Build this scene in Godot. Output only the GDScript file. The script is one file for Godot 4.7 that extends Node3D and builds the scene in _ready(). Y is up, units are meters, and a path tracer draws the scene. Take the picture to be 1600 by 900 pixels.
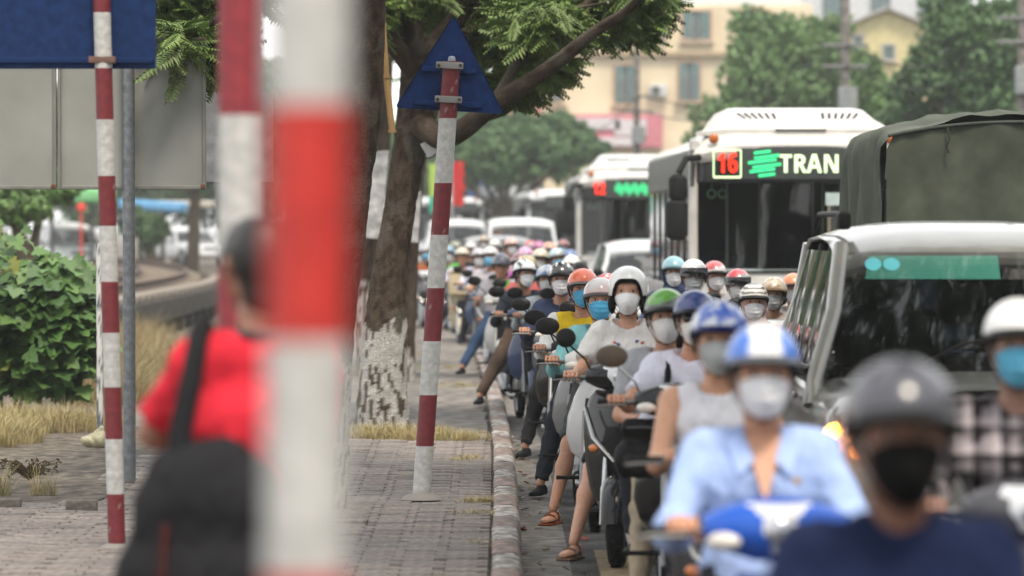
extends Node3D

func _ready() -> void:
	# camera, sky, sun, exposure
	var cam := Camera3D.new()
	cam.name = "camera"; add_child(cam)
	cam.position = Vector3(0, EYE, 0)
	cam.rotation.x = -atan((450.0 - HOR) / F)
	cam.near = 0.1; cam.far = 2500.0
	cam.fov = rad_to_deg(2.0 * atan(450.0 / F))
	var lens := CameraAttributesPhysical.new()
	lens.frustum_focal_length = 12.0 / (450.0 / F)
	lens.frustum_focus_distance = 25.5
	lens.exposure_aperture = 3.0
	lens.frustum_near = 0.1; lens.frustum_far = 2500.0
	cam.attributes = lens
	var we := WorldEnvironment.new()
	we.name = "world"; add_child(we)
	var env := Environment.new()
	we.environment = env
	env.background_mode = Environment.BG_SKY
	env.sky = Sky.new()
	var sky := ProceduralSkyMaterial.new()
	sky.sky_top_color = Color(.78, .79, .8)
	sky.sky_horizon_color = Color(.85, .845, .835)
	sky.ground_bottom_color = Color(.35, .34, .32)
	sky.ground_horizon_color = Color(.6, .6, .6)
	sky.sun_angle_max = 1.0
	env.sky.sky_material = sky
	env.tonemap_mode = Environment.TONE_MAPPER_LINEAR
	env.tonemap_exposure = 2.75
	env.sdfgi_enabled = true; env.ssao_enabled = true; env.ssil_enabled = true
	env.fog_enabled = true; env.fog_density = 0.0006; env.fog_light_color = Color(.9, .92, .92)
	var sun := DirectionalLight3D.new()
	sun.name = "sun"; add_child(sun)
	sun.light_energy = 0.5; sun.light_angular_distance = 14.0; sun.light_color = Color(1, .95, .88)
	sun.shadow_enabled = true
	sun.rotation = Vector3(deg_to_rad(-62), deg_to_rad(20), 0)
	var t0 := Time.get_ticks_msec()
	# the setting
	build_ground()
	build_background()
	print("ground, background ", Time.get_ticks_msec() - t0)
	build_street_trees()
	build_bush()
	build_grass()
	print("plants ", Time.get_ticks_msec() - t0)
	# things
	build_vehicles()
	build_posts()
	build_litter()
	print("vehicles, posts ", Time.get_ticks_msec() - t0)
	people_setup()
	build_riders()
	build_man()
	print("people ", Time.get_ticks_msec() - t0)

# ---------------------------------------------------------------- mesh builder
class B:
	var v := PackedVector3Array()
	var i := PackedInt32Array()
	var c := PackedColorArray()
	var col := Color.WHITE
	var colored := false
	func add(p: Vector3) -> int:
		v.push_back(p); c.push_back(col)
		return v.size() - 1
	func quad(a: int, b: int, d: int, e: int) -> void:
		i.push_back(a); i.push_back(b); i.push_back(d)
		i.push_back(a); i.push_back(d); i.push_back(e)
	func paint(k: Color) -> void:
		col = k; colored = true
	func face(pts: Array) -> void:      # flat convex polygon with its own vertices
		var f := v.size()
		for p in pts: add(p)
		for n in range(1, pts.size() - 1):
			i.push_back(f); i.push_back(f + n); i.push_back(f + n + 1)
	func grid(rows: Array, closed := false) -> void:
		var f := v.size()
		var w: int = rows[0].size()
		for r in rows:
			for p in r: add(p)
		for r in rows.size() - 1:
			for k in (w if closed else w - 1):
				var k2 := (k + 1) % w
				quad(f + r * w + k, f + r * w + k2, f + (r + 1) * w + k2, f + (r + 1) * w + k)
	func loft(rings: Array, caps := true) -> void:
		grid(rings, true)
		if caps:
			var a: Array = Array(rings[0]); a.reverse()
			fan(a); fan(Array(rings[-1]))
	func fan(ring: Array) -> void:
		var m := Vector3.ZERO
		for p in ring: m += p
		m /= ring.size()
		var f := add(m)
		for p in ring: add(p)
		for n in ring.size():
			i.push_back(f); i.push_back(f + 1 + n); i.push_back(f + 1 + (n + 1) % ring.size())
	func box(at: Vector3, size: Vector3, bevel := 0.0, basis := Basis.IDENTITY) -> void:
		var h := size / 2.0
		if bevel <= 0.0:
			for ax in 3:
				for s in [-1.0, 1.0]:
					var n := Vector3.ZERO; n[ax] = s
					var u := Vector3.ZERO; u[(ax + 1) % 3] = 1.0
					var w := n.cross(u)
					face([at + basis * ((n + u + w) * h), at + basis * ((n + u - w) * h), at + basis * ((n - u - w) * h), at + basis * ((n - u + w) * h)])
			return
		var b := minf(bevel, minf(h.x, minf(h.y, h.z)) * 0.98)
		var id := {}
		for sx in [-1, 1]:
			for sy in [-1, 1]:
				for sz in [-1, 1]:
					for ax in 3:
						var s := Vector3(sx, sy, sz)
						var p := s * (h - Vector3(b, b, b))
						p[ax] = s[ax] * h[ax]
						id[[sx, sy, sz, ax]] = add(at + basis * p)
		for ax in 3:
			var u := (ax + 1) % 3
			var w := (ax + 2) % 3
			for s in [-1, 1]:
				var q := []
				for e in [[1, 1], [1, -1], [-1, -1], [-1, 1]]:
					var k := [0, 0, 0]; k[ax] = s; k[u] = e[0]; k[w] = e[1]
					q.append(id[[k[0], k[1], k[2], ax]])
				if s < 0: q.reverse()
				quad(q[0], q[1], q[2], q[3])
			for e in [[1, 1], [1, -1], [-1, -1], [-1, 1]]:   # edges along ax
				var k0 := [0, 0, 0]; k0[u] = e[0]; k0[w] = e[1]; k0[ax] = -1
				var k1 := k0.duplicate(); k1[ax] = 1
				var q := [id[[k0[0], k0[1], k0[2], u]], id[[k1[0], k1[1], k1[2], u]], id[[k1[0], k1[1], k1[2], w]], id[[k0[0], k0[1], k0[2], w]]]
				if e[0] * e[1] < 0: q.reverse()
				quad(q[0], q[1], q[2], q[3])
		for sx in [-1, 1]:
			for sy in [-1, 1]:
				for sz in [-1, 1]:
					var t := [id[[sx, sy, sz, 0]], id[[sx, sy, sz, 1]], id[[sx, sy, sz, 2]]]
					if sx * sy * sz > 0: t.reverse()
					i.push_back(t[0]); i.push_back(t[1]); i.push_back(t[2])
	func tube(path: Array, radii: Variant, sides := 8, caps := true, squash := 1.0) -> void:
		var rings := []
		var n := path.size()
		var up := Vector3.UP
		var d0: Vector3 = (path[1] - path[0]).normalized()
		if absf(d0.dot(up)) > 0.9: up = Vector3.RIGHT
		for k in n:
			var d: Vector3 = ((path[mini(k + 1, n - 1)] - path[maxi(k - 1, 0)]) as Vector3).normalized()
			var x := up.cross(d).normalized()
			up = d.cross(x).normalized()
			var r: float = radii[k] if radii is Array else radii
			var ring := PackedVector3Array()
			for s in sides:
				var a := TAU * s / sides
				ring.push_back(path[k] + x * cos(a) * r + up * sin(a) * r * squash)
			rings.append(ring)
		loft(rings, caps)
	func lathe(profile: Array, xf: Transform3D, sides := 16) -> void:   # profile of Vector2(radius, height) about local y
		var rings := []
		for p in profile:
			var ring := PackedVector3Array()
			for s in sides:
				var a := -TAU * s / sides
				ring.push_back(xf * Vector3(cos(a) * p.x, p.y, sin(a) * p.x))
			rings.append(ring)
		grid(rings, true)
	func ball(at: Vector3, r: Vector3, n := 10, basis := Basis.IDENTITY) -> void:
		var rings := []
		for k in range(n + 1):
			var t := PI * k / n
			var ring := PackedVector3Array()
			for s in n * 2:
				var a := -TAU * s / (n * 2)
				ring.push_back(at + basis * (Vector3(cos(a) * sin(t), -cos(t), sin(a) * sin(t)) * r))
			rings.append(ring)
		grid(rings, true)
	func append(o: B, xf: Transform3D) -> void:
		var f := v.size()
		var flip := xf.basis.determinant() < 0.0
		v.append_array(xf * o.v); c.append_array(o.c)
		colored = colored or o.colored
		for k in range(0, o.i.size(), 3):
			i.push_back(f + o.i[k]); i.push_back(f + o.i[k + (2 if flip else 1)]); i.push_back(f + o.i[k + (1 if flip else 2)])
	func mesh(mat: Material = null) -> ArrayMesh:
		var n := PackedVector3Array()
		n.resize(v.size())
		for k in range(0, i.size(), 3):
			var a := i[k]; var b := i[k + 1]; var d := i[k + 2]
			var f := (v[d] - v[a]).cross(v[b] - v[a])
			n[a] += f; n[b] += f; n[d] += f
		for k in n.size():
			n[k] = n[k].normalized() if n[k].length_squared() > 1e-20 else Vector3.UP
		var ar := []
		ar.resize(Mesh.ARRAY_MAX)
		ar[Mesh.ARRAY_VERTEX] = v; ar[Mesh.ARRAY_NORMAL] = n; ar[Mesh.ARRAY_INDEX] = i
		if colored: ar[Mesh.ARRAY_COLOR] = c
		var m := ArrayMesh.new()
		m.add_surface_from_arrays(Mesh.PRIMITIVE_TRIANGLES, ar)
		if mat: m.surface_set_material(0, mat)
		return m

# ---------------------------------------------------------------- surface nets over tapered capsules
# bone: [a, b, radius_a, radius_b, end cut flat at b, start cut flat at a, colour index]; cuts: spheres taken away [centre, radius]
func nets(bones: Array, cell: float, k: float, cuts := [], wobble := 0.0, wseed := 1) -> B:
	var lo := Vector3(1e9, 1e9, 1e9)
	var hi := -lo
	for bn in bones:
		var r := maxf(bn[2], bn[3]) + cell * 2.5
		for e in 2:
			lo = lo.min(bn[e] - Vector3(r, r, r)); hi = hi.max(bn[e] + Vector3(r, r, r))
	var nx := int((hi.x - lo.x) / cell) + 2
	var ny := int((hi.y - lo.y) / cell) + 2
	var nz := int((hi.z - lo.z) / cell) + 2
	var f := PackedFloat32Array()
	f.resize(nx * ny * nz); f.fill(1.0)
	var sy := nx
	var sz := nx * ny
	for bn in bones:
		var a: Vector3 = bn[0]
		var b: Vector3 = bn[1]
		var ra: float = bn[2]
		var rb: float = bn[3]
		var flat_b: bool = bn.size() > 4 and bn[4]
		var flat_a: bool = bn.size() > 5 and bn[5]
		var ab := b - a
		var l2 := maxf(ab.length_squared(), 1e-9)
		var dirn := ab.normalized()
		var pad := maxf(ra, rb) + maxf(cell * 2.0, k)
		var p0 := (a.min(b) - Vector3(pad, pad, pad) - lo) / cell
		var p1 := (a.max(b) + Vector3(pad, pad, pad) - lo) / cell
		for z in range(maxi(0, int(p0.z)), mini(nz, int(p1.z) + 2)):
			for y in range(maxi(0, int(p0.y)), mini(ny, int(p1.y) + 2)):
				var at := z * sz + y * sy
				for x in range(maxi(0, int(p0.x)), mini(nx, int(p1.x) + 2)):
					var p := lo + Vector3(x, y, z) * cell
					var t := clampf((p - a).dot(ab) / l2, 0.0, 1.0)
					var d := p.distance_to(a + ab * t) - ra - (rb - ra) * t
					if flat_b: d = maxf(d, (p - b).dot(dirn))
					if flat_a: d = maxf(d, (a - p).dot(dirn))
					var o := f[at + x]
					var h := maxf(k - absf(o - d), 0.0) / k
					f[at + x] = minf(o, d) - h * h * k * 0.25
	for ct in cuts:
		var a: Vector3 = ct[0]
		var r: float = ct[1]
		var p0 := (a - Vector3(r, r, r) * 1.5 - lo) / cell
		var p1 := (a + Vector3(r, r, r) * 1.5 - lo) / cell
		for z in range(maxi(0, int(p0.z)), mini(nz, int(p1.z) + 2)):
			for y in range(maxi(0, int(p0.y)), mini(ny, int(p1.y) + 2)):
				for x in range(maxi(0, int(p0.x)), mini(nx, int(p1.x) + 2)):
					var p := lo + Vector3(x, y, z) * cell
					f[z * sz + y * sy + x] = maxf(f[z * sz + y * sy + x], r - p.distance_to(a))
	if wobble > 0.0:
		var ns := FastNoiseLite.new()
		ns.seed = wseed; ns.frequency = 9.0; ns.fractal_octaves = 2
		for z in nz:
			for y in ny:
				for x in nx:
					var at := z * sz + y * sy + x
					if absf(f[at]) < 0.04:
						var p := lo + Vector3(x, y, z) * cell
						f[at] += wobble * ns.get_noise_3d(p.x * 1.4 + p.y, p.y * 0.7 - p.z * 0.6, p.z)
	var out := B.new()
	var id := PackedInt32Array()
	id.resize(nx * ny * nz); id.fill(-1)
	var off := PackedInt32Array([0, 1, sy, sy + 1, sz, sz + 1, sz + sy, sz + sy + 1])
	var ed := PackedInt32Array([0, 1, 2, 3, 4, 5, 6, 7, 0, 2, 1, 3, 4, 6, 5, 7, 0, 4, 1, 5, 2, 6, 3, 7])
	for z in nz - 1:
		for y in ny - 1:
			var at := z * sz + y * sy
			for x in nx - 1:
				var q := at + x
				var in0 := f[q] < 0.0
				if (f[q + 1] < 0.0) == in0 and (f[q + sy] < 0.0) == in0 and (f[q + sz] < 0.0) == in0 and (f[q + sy + 1] < 0.0) == in0 and (f[q + sz + 1] < 0.0) == in0 and (f[q + sz + sy] < 0.0) == in0 and (f[q + sz + sy + 1] < 0.0) == in0:
					continue
				var s := Vector3.ZERO
				var n := 0
				for e in 12:
					var a := ed[e * 2]
					var b := ed[e * 2 + 1]
					var fa := f[q + off[a]]
					var fb := f[q + off[b]]
					if (fa < 0.0) != (fb < 0.0):
						var t := fa / (fa - fb)
						s += Vector3(a & 1, (a >> 1) & 1, a >> 2).lerp(Vector3(b & 1, (b >> 1) & 1, b >> 2), t)
						n += 1
				id[q] = out.add(lo + (Vector3(x, y, z) + s / n) * cell)
	for z in range(1, nz - 1):
		for y in range(1, ny - 1):
			for x in range(1, nx - 1):
				var q := z * sz + y * sy + x
				var a := f[q] < 0.0
				if a != (f[q + 1] < 0.0):
					nq(out, id[q], id[q - sy], id[q - sy - sz], id[q - sz], a)
				if a != (f[q + sy] < 0.0):
					nq(out, id[q], id[q - sz], id[q - sz - 1], id[q - 1], a)
				if a != (f[q + sz] < 0.0):
					nq(out, id[q], id[q - 1], id[q - 1 - sy], id[q - sy], a)
	return out

func nq(o: B, a: int, b: int, c: int, d: int, flip: bool) -> void:
	if a < 0 or b < 0 or c < 0 or d < 0: return
	if flip: o.quad(a, d, c, b)
	else: o.quad(a, b, c, d)

# ---------------------------------------------------------------- nodes
var taken := {}
func numbered(called: String) -> String:
	taken[called] = taken.get(called, -1) + 1
	return called if taken[called] == 0 else "%s_%03d" % [called, taken[called]]
func meta(o: Node, label: String, category: String, group := "", kind := "") -> void:
	if label: o.set_meta("label", label)
	if category: o.set_meta("category", category)
	if group: o.set_meta("group", group)
	if kind: o.set_meta("kind", kind)
func thing(called: String, label: String, category: String, at := Vector3.ZERO, turn := 0.0, group := "") -> Node3D:
	var o := Node3D.new()
	o.name = numbered(called); add_child(o)
	o.position = at; o.rotation.y = turn
	meta(o, label, category, group)
	return o
func part(parent: Node, called: String, m: Mesh, mat: Material = null, xf := Transform3D.IDENTITY) -> MeshInstance3D:
	var o := MeshInstance3D.new()
	o.name = called; o.mesh = m; o.transform = xf
	if mat: o.material_override = mat
	parent.add_child(o, true)
	return o
func pb(parent: Node, called: String, b: B, mat: Material) -> MeshInstance3D:
	return part(parent, called, b.mesh(mat))
func single(called: String, b: B, mat: Material, label: String, category: String, group := "", at := Vector3.ZERO, turn := 0.0) -> MeshInstance3D:
	var o := part(self, numbered(called), b.mesh(mat))
	o.position = at; o.rotation.y = turn
	meta(o, label, category, group)
	return o
func structure(called: String, b: B, mat: Material) -> MeshInstance3D:
	var o := part(self, numbered(called), b.mesh(mat))
	o.set_meta("kind", "structure")
	return o
func copy(o: Node3D, at: Vector3, turn: float, label: String, group := "") -> Node3D:
	var r: Node3D = o.duplicate()
	r.name = numbered(String(o.name).rstrip("_0123456789")); add_child(r)
	r.position = at; r.rotation.y = turn
	if label: r.set_meta("label", label)
	if group: r.set_meta("group", group)
	return r
func V(x: float, y: float, z: float) -> Vector3: return Vector3(x, y, z)

# ---------------------------------------------------------------- the lens: pixel (of 1600 x 900) and distance to a point; used to place things
const F := 6000.0
const EYE := 1.85
const HOR := 355.0
func P(x: float, y: float, z: float) -> Vector3:
	return Vector3((x - 800.0) / F * z, EYE - (y - HOR) / F * z, -z)
func PX(x: float, z: float, h := 0.0) -> Vector3:      # the point at height h, distance z, in pixel column x
	return Vector3((x - 800.0) / F * z, h, -z)
func kerb_x(z: float) -> float:
	if z < 18.7: return -0.1
	if z > 85.0: return -0.1 - 0.000354 * 66.3 * 66.3 - 0.0469 * (z - 85.0)
	return -0.1 - 0.000354 * (z - 18.7) * (z - 18.7)
func heading(z: float) -> float:                       # turn of things that face down the road towards the camera
	return atan(0.000708 * clampf(z - 18.7, 0.0, 66.3))

# ---------------------------------------------------------------- textures and materials
var tex := {}
func noise_img(key: String, size: int, freq: float, octaves: int, lo_: float, hi_: float, sd: int, kind := FastNoiseLite.TYPE_SIMPLEX_SMOOTH, gamma := 1.0) -> ImageTexture:
	if tex.has(key): return tex[key]
	var n := FastNoiseLite.new()
	n.seed = sd; n.frequency = freq; n.fractal_octaves = octaves; n.noise_type = kind
	var im := n.get_seamless_image(size, size, false, false, 0.15)
	im.convert(Image.FORMAT_L8)
	var d := im.get_data()
	for k in d.size():
		d[k] = int(clampf(lo_ + (hi_ - lo_) * pow(d[k] / 255.0, gamma), 0, 1) * 255.0)
	im = Image.create_from_data(size, size, false, Image.FORMAT_L8, d)
	im.generate_mipmaps()
	tex[key] = ImageTexture.create_from_image(im)
	return tex[key]
func lin(r: float, g: float, b: float) -> Color: return Color(r, g, b).linear_to_srgb()
func mat(c: Color, rough := 0.6, metal := 0.0, grain: Texture2D = null, scale := 2.0, bump: Texture2D = null, depth := 0.2, bscale := -1.0) -> StandardMaterial3D:
	var m := StandardMaterial3D.new()
	m.albedo_color = c; m.roughness = rough; m.metallic = metal
	if rough > .55: m.metallic_specular = .25
	m.uv1_triplanar = true; m.uv1_scale = Vector3.ONE * scale
	if grain: m.albedo_texture = grain
	if bump:
		m.heightmap_enabled = true; m.heightmap_texture = bump; m.heightmap_scale = depth
	m.cull_mode = BaseMaterial3D.CULL_DISABLED
	return m
func vmat(rough := 0.6, metal := 0.0, grain: Texture2D = null, scale := 2.0, bump: Texture2D = null, depth := 0.2) -> StandardMaterial3D:
	var m := mat(Color.WHITE, rough, metal, grain, scale, bump, depth)
	m.vertex_color_use_as_albedo = true
	return m
func glow(c: Color, e: float) -> StandardMaterial3D:
	var m := mat(c * 0.3, 0.4)
	m.emission_enabled = true; m.emission = c; m.emission_energy_multiplier = e
	return m
func pane_mat(c: Color, a: float) -> StandardMaterial3D:
	var m := StandardMaterial3D.new()
	m.transparency = BaseMaterial3D.TRANSPARENCY_ALPHA
	m.albedo_color = Color(c.r, c.g, c.b, a); m.roughness = 0.03
	m.cull_mode = BaseMaterial3D.CULL_DISABLED
	return m
func S(hex: String) -> Color: return Color.html(hex)     # an sRGB base colour
# ---------------------------------------------------------------- ground, road, pavement, kerb
var rng := RandomNumberGenerator.new()
func strip(x0: Callable, x1: Callable, z0: float, z1: float, y: float, step: float, across := 1) -> B:
	var b := B.new()
	var rows := []
	var z := z0
	while z <= z1 + .001:
		var row := PackedVector3Array()
		for k in across + 1:
			row.push_back(V(lerpf(x0.call(z), x1.call(z), float(k) / across), y, -z))
		rows.append(row)
		z += step
	b.grid(rows)
	return b

func build_ground() -> void:
	rng.seed = 11
	var asphalt := mat(lin(.155, .15, .145), .85, 0, noise_img("asphalt", 512, .05, 5, .6, 1.0, 21), .7, noise_img("asph_b", 512, .2, 3, 0, 1, 22), .5)
	asphalt.uv1_world_triplanar = true
	asphalt.detail_enabled = true; asphalt.detail_blend_mode = BaseMaterial3D.BLEND_MODE_MUL
	asphalt.detail_albedo = noise_img("road_stain", 512, .006, 5, .62, 1.0, 23); asphalt.uv2_triplanar = true; asphalt.uv2_world_triplanar = true; asphalt.uv2_scale = Vector3.ONE * .17
	var g := B.new()
	g.box(V(0, -.35, -700), V(1600, .2, 1700))
	structure("ground", g, mat(lin(.2, .17, .12), .95, 0, noise_img("dirt", 512, .012, 5, .55, 1.0, 31), .1))
	var edge := func(z): return kerb_x(z) + .12
	structure("road", strip(edge, func(z): return kerb_x(z) + 22.0, 2.0, 420.0, 0.0, 1.0, 8), asphalt)
	structure("gutter", strip(edge, func(z): return kerb_x(z) + .42, 2.0, 140.0, .004, .5), mat(lin(.27, .255, .235), .9, 0, noise_img("conc", 512, .015, 5, .55, 1.0, 33), .8))
	# worn tan paint at the lane edge
	var pm := mat(lin(.33, .25, .16), .85, 0, noise_img("wear", 256, .02, 5, .6, 1.0, 35), 1.3)
	structure("lane_marking", strip(func(z): return kerb_x(z) + .57, func(z): return kerb_x(z) + .79, 10.0, 21.9, .008, .35), pm)
	# pavement
	var pave := Node3D.new()
	pave.name = "pavement"; add_child(pave); pave.set_meta("kind", "structure")
	var earth := mat(lin(.23, .2, .165), .95, 0, noise_img("dirt2", 512, .02, 5, .5, 1.0, 41), .6, noise_img("dirt_b", 512, .05, 4, 0, 1, 42), 2.0)
	earth.uv1_world_triplanar = true
	pb(pave, "bed", strip(func(z): return -40.0, func(z): return kerb_x(z) + .01, 1.0, 420.0, .1, 1.0, 4), earth)
	var cols := [lin(.3, .262, .242), lin(.275, .243, .225), lin(.325, .285, .262), lin(.245, .22, .208), lin(.29, .264, .248)]
	var variants := []
	for c in cols:
		variants.append(mat(c, .9, 0, noise_img("brick", 256, .03, 5, .68, 1.0, 44), 2.5, noise_img("brick_b", 256, .06, 3, 0, 1, 45), .4))
	var brick := B.new()
	brick.box(Vector3.ZERO, V(.212, .05, .102), .006)
	var bm := brick.mesh()
	var rest := B.new()
	rest.colored = true
	var made := 0
	var row := 0
	var z := 18.35
	while z < 30.4:
		var left := -3.4 if z < 23.6 else (-2.62 if z > 27.5 else -2.75)
		var x := kerb_x(z) - .02 - (.055 if row % 2 else 0.0)
		var mound := .012 * sin(z * 1.7) + .008 * sin(z * .6 + 2.0)
		while x > left:
			var bp := V(x - .106, .118 + rng.randf_range(-.004, .004) + mound + .01 * sin(x * 3.0 + z), -z)
			var bs := Basis(Vector3.UP, rng.randf_range(-.015, .015)) * Basis(Vector3.BACK, rng.randf_range(-.018, .018)) * Basis(Vector3.RIGHT, rng.randf_range(-.03, .03))
			if bp.x > (270.0 - 800.0) / F * z * 1.9 or z > 19.0:
				if made < 300:
					part(pave, "paver", bm, variants[rng.randi() % 5], Transform3D(bs, bp)); made += 1
				elif rng.randf() > .006:
					var k: Color = cols[rng.randi() % 5]
					rest.paint(k.srgb_to_linear() * rng.randf_range(.9, 1.08))
					rest.box(bp, V(.212, .05, .102), .006, bs)
			x -= .22
		z += .11; row += 1
	var o := part(pave, "paver_field", rest.mesh(vmat(.9, 0, noise_img("brick", 256, .03, 5, .68, 1.0, 44), 2.5, noise_img("brick_b", 256, .06, 3, 0, 1, 45), .4)))
	o.set_meta("kind", "stuff")
	# concrete slabs beyond the pavers
	var slabm := [mat(lin(.29, .265, .24), .92, 0, noise_img("conc", 512, .015, 5, .55, 1.0, 33), .5), mat(lin(.26, .24, .22), .92, 0, noise_img("conc", 512, .015, 5, .55, 1.0, 33), .6), mat(lin(.31, .282, .25), .92, 0, noise_img("conc", 512, .015, 5, .55, 1.0, 33), .45)]
	z = 33.4
	var n := 0
	while z < 92.0:
		for c in 3:
			if c == 1 and z < 34.5: continue
			var sb := B.new()
			sb.box(Vector3.ZERO, V(1.07, .1, 1.48), .012)
			var bs := Basis(Vector3.UP, -heading(z)) * Basis(Vector3.RIGHT, rng.randf_range(-.006, .006)) * Basis(Vector3.BACK, rng.randf_range(-.008, .008))
			part(pave, "slab", sb.mesh(), slabm[(n * 7 + c * 5) % 3], Transform3D(bs, V(kerb_x(z) - .58 - c * 1.09, .09 + rng.randf_range(-.006, .006), -z)))
		z += 1.5; n += 1
	# short slabs between tree pit and kerb
	for k in 2:
		var sb := B.new()
		sb.box(Vector3.ZERO, V(.9, .1, 1.4), .012)
		part(pave, "slab", sb.mesh(), slabm[k], Transform3D(Basis.IDENTITY, V(kerb_x(31.5) - .5, .088, -(31.2 + k * 1.43))))
	# kerb of stones painted white and faded red in turn
	var kerb := Node3D.new()
	kerb.name = "kerb"; add_child(kerb); kerb.set_meta("kind", "structure")
	var wn := FastNoiseLite.new(); wn.seed = 9; wn.frequency = 7.0; wn.fractal_octaves = 4
	var km := vmat(.88, 0, noise_img("conc", 512, .015, 5, .55, 1.0, 33), 1.2, noise_img("brick_b", 256, .06, 3, 0, 1, 45), .2)
	z = 16.0
	n = 0
	while z < 100.0:
		var l := .86
		var b := B.new()
		b.colored = true
		var prof := [V(-.005, -.02, 0), V(-.005, .15, 0), V(.02, .162, 0), V(.1, .164, 0), V(.135, .152, 0), V(.152, .12, 0), V(.165, -.02, 0)]
		var rows := []
		var len_n := 18 if z < 45.0 else 4
		for q in len_n + 1:
			var zz: float = (l - .012) * (q / float(len_n) - .5)
			var r := PackedVector3Array()
			for e in prof.size() - 1:
				for h in 3:
					var p: Vector3 = prof[e].lerp(prof[e + 1], h / 3.0)
					r.push_back(p + V(0, wn.get_noise_3d(p.x * 3.0, p.y * 3.0, z + zz) * .005, zz))
			r.push_back(prof[-1] + V(0, 0, zz))
			rows.append(r)
		b.grid(rows)
		b.fan(Array(rows[0])); b.fan(Array(rows[-1]))
		var base := Color(.64, .61, .58) if n % 2 == 0 else Color(.44, .32, .29)
		for q in b.v.size():
			var p: Vector3 = b.v[q]
			var w := wn.get_noise_3d(p.x * 1.6, p.y * 1.6, (z + p.z) * .8) + wn.get_noise_3d(p.x * .4, 5, z + p.z) * .7
			var bare := Color(.3, .272, .245)
			var worn: float = smoothstep(-.12, .14, w + (.12 if n % 3 == 1 else -.02))
			b.c[q] = base.lerp(bare, worn * .95)
		part(kerb, "kerb_stone", b.mesh(km), null, Transform3D(Basis(Vector3.UP, heading(z)) * Basis(Vector3.UP, rng.randf_range(-.006, .006)), V(kerb_x(z) + rng.randf_range(-.006, .006), rng.randf_range(-.004, .004), -z)))
		z += l; n += 1
	# ground at the rail side, with pale concrete patches
	var yard := B.new()
	var fn := FastNoiseLite.new(); fn.seed = 2; fn.frequency = .35; fn.fractal_octaves = 4
	var rows := []
	for q in 61:
		var zz := 23.5 + q * .6
		var r := PackedVector3Array()
		for k in 31:
			var x := lerpf(-14.0, -2.6, k / 30.0)
			r.push_back(V(x, .135 + .05 * fn.get_noise_2d(x * 2.0, zz * 2.0) + .05 * smoothstep(30.0, 50.0, zz), -zz))
		rows.append(r)
	yard.grid(rows)
	structure("dirt_path", yard, earth)

# ---------------------------------------------------------------- grass, leaves
func blades_mesh(n: int, h: float, spread: float, sd: int, wid := .0026) -> B:
	var r := RandomNumberGenerator.new(); r.seed = sd
	var b := B.new()
	for k in n:
		var a := r.randf() * TAU
		var o := V(cos(a), 0, sin(a)) * r.randf() * spread * .4
		var lean := V(cos(a + r.randf_range(-.6, .6)), 0, sin(a)) * r.randf_range(.2, 1.3) * h * .9
		var hh := h * r.randf_range(.5, 1.0)
		var side := V(-sin(a), 0, cos(a)) * wid
		var p1 := o + V(0, hh * .6, 0) + lean * .35
		var p2 := o + V(0, hh, 0) + lean
		var f := b.v.size()
		for p in [o - side, o + side, p1 + side * .7, p1 - side * .7, p2]: b.add(p)
		b.quad(f, f + 1, f + 2, f + 3)
		b.i.append_array([f + 3, f + 2, f + 4])
	return b
func multi(parent: Node, called: String, m: Mesh, mt: Material, xs: Array, cs: Array) -> MultiMeshInstance3D:
	var mm := MultiMesh.new()
	mm.transform_format = MultiMesh.TRANSFORM_3D
	mm.use_colors = cs.size() > 0
	mm.mesh = m; mm.instance_count = xs.size()
	for k in xs.size():
		mm.set_instance_transform(k, xs[k])
		if cs.size(): mm.set_instance_color(k, cs[k])
	var o := MultiMeshInstance3D.new()
	o.name = called; o.multimesh = mm; o.material_override = mt
	parent.add_child(o, true)
	return o
func merged(parent: Node, called: String, t: B, mt: Material, xs: Array, cs: Array) -> MeshInstance3D:
	var tm := t.mesh().surface_get_arrays(0)
	var tv: PackedVector3Array = tm[Mesh.ARRAY_VERTEX]
	var tn: PackedVector3Array = tm[Mesh.ARRAY_NORMAL]
	var v := PackedVector3Array()
	var n := PackedVector3Array()
	var c := PackedColorArray()
	var ix := PackedInt32Array()
	var nv := tv.size()
	var ni := t.i.size()
	ix.resize(ni * xs.size())
	var one := PackedColorArray()
	one.resize(nv)
	var at := 0
	for k in xs.size():
		var xf: Transform3D = xs[k]
		v.append_array(xf * tv)
		n.append_array(Transform3D(xf.basis.orthonormalized(), Vector3.ZERO) * tn)
		one.fill(cs[k]); c.append_array(one)
		var f := k * nv
		for q in t.i:
			ix[at] = q + f
			at += 1
	var ar := []
	ar.resize(Mesh.ARRAY_MAX)
	ar[Mesh.ARRAY_VERTEX] = v; ar[Mesh.ARRAY_NORMAL] = n; ar[Mesh.ARRAY_INDEX] = ix; ar[Mesh.ARRAY_COLOR] = c
	var m := ArrayMesh.new()
	m.add_surface_from_arrays(Mesh.PRIMITIVE_TRIANGLES, ar)
	return part(parent, called, m, mt)
func leaf_mat(rough := .55) -> StandardMaterial3D:
	if tex.has("leafmat"): return tex["leafmat"]
	var m := vmat(rough)
	m.uv1_triplanar = false
	m.backlight_enabled = true; m.backlight = Color(.22, .26, .1)
	tex["leafmat"] = m
	return m
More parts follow.
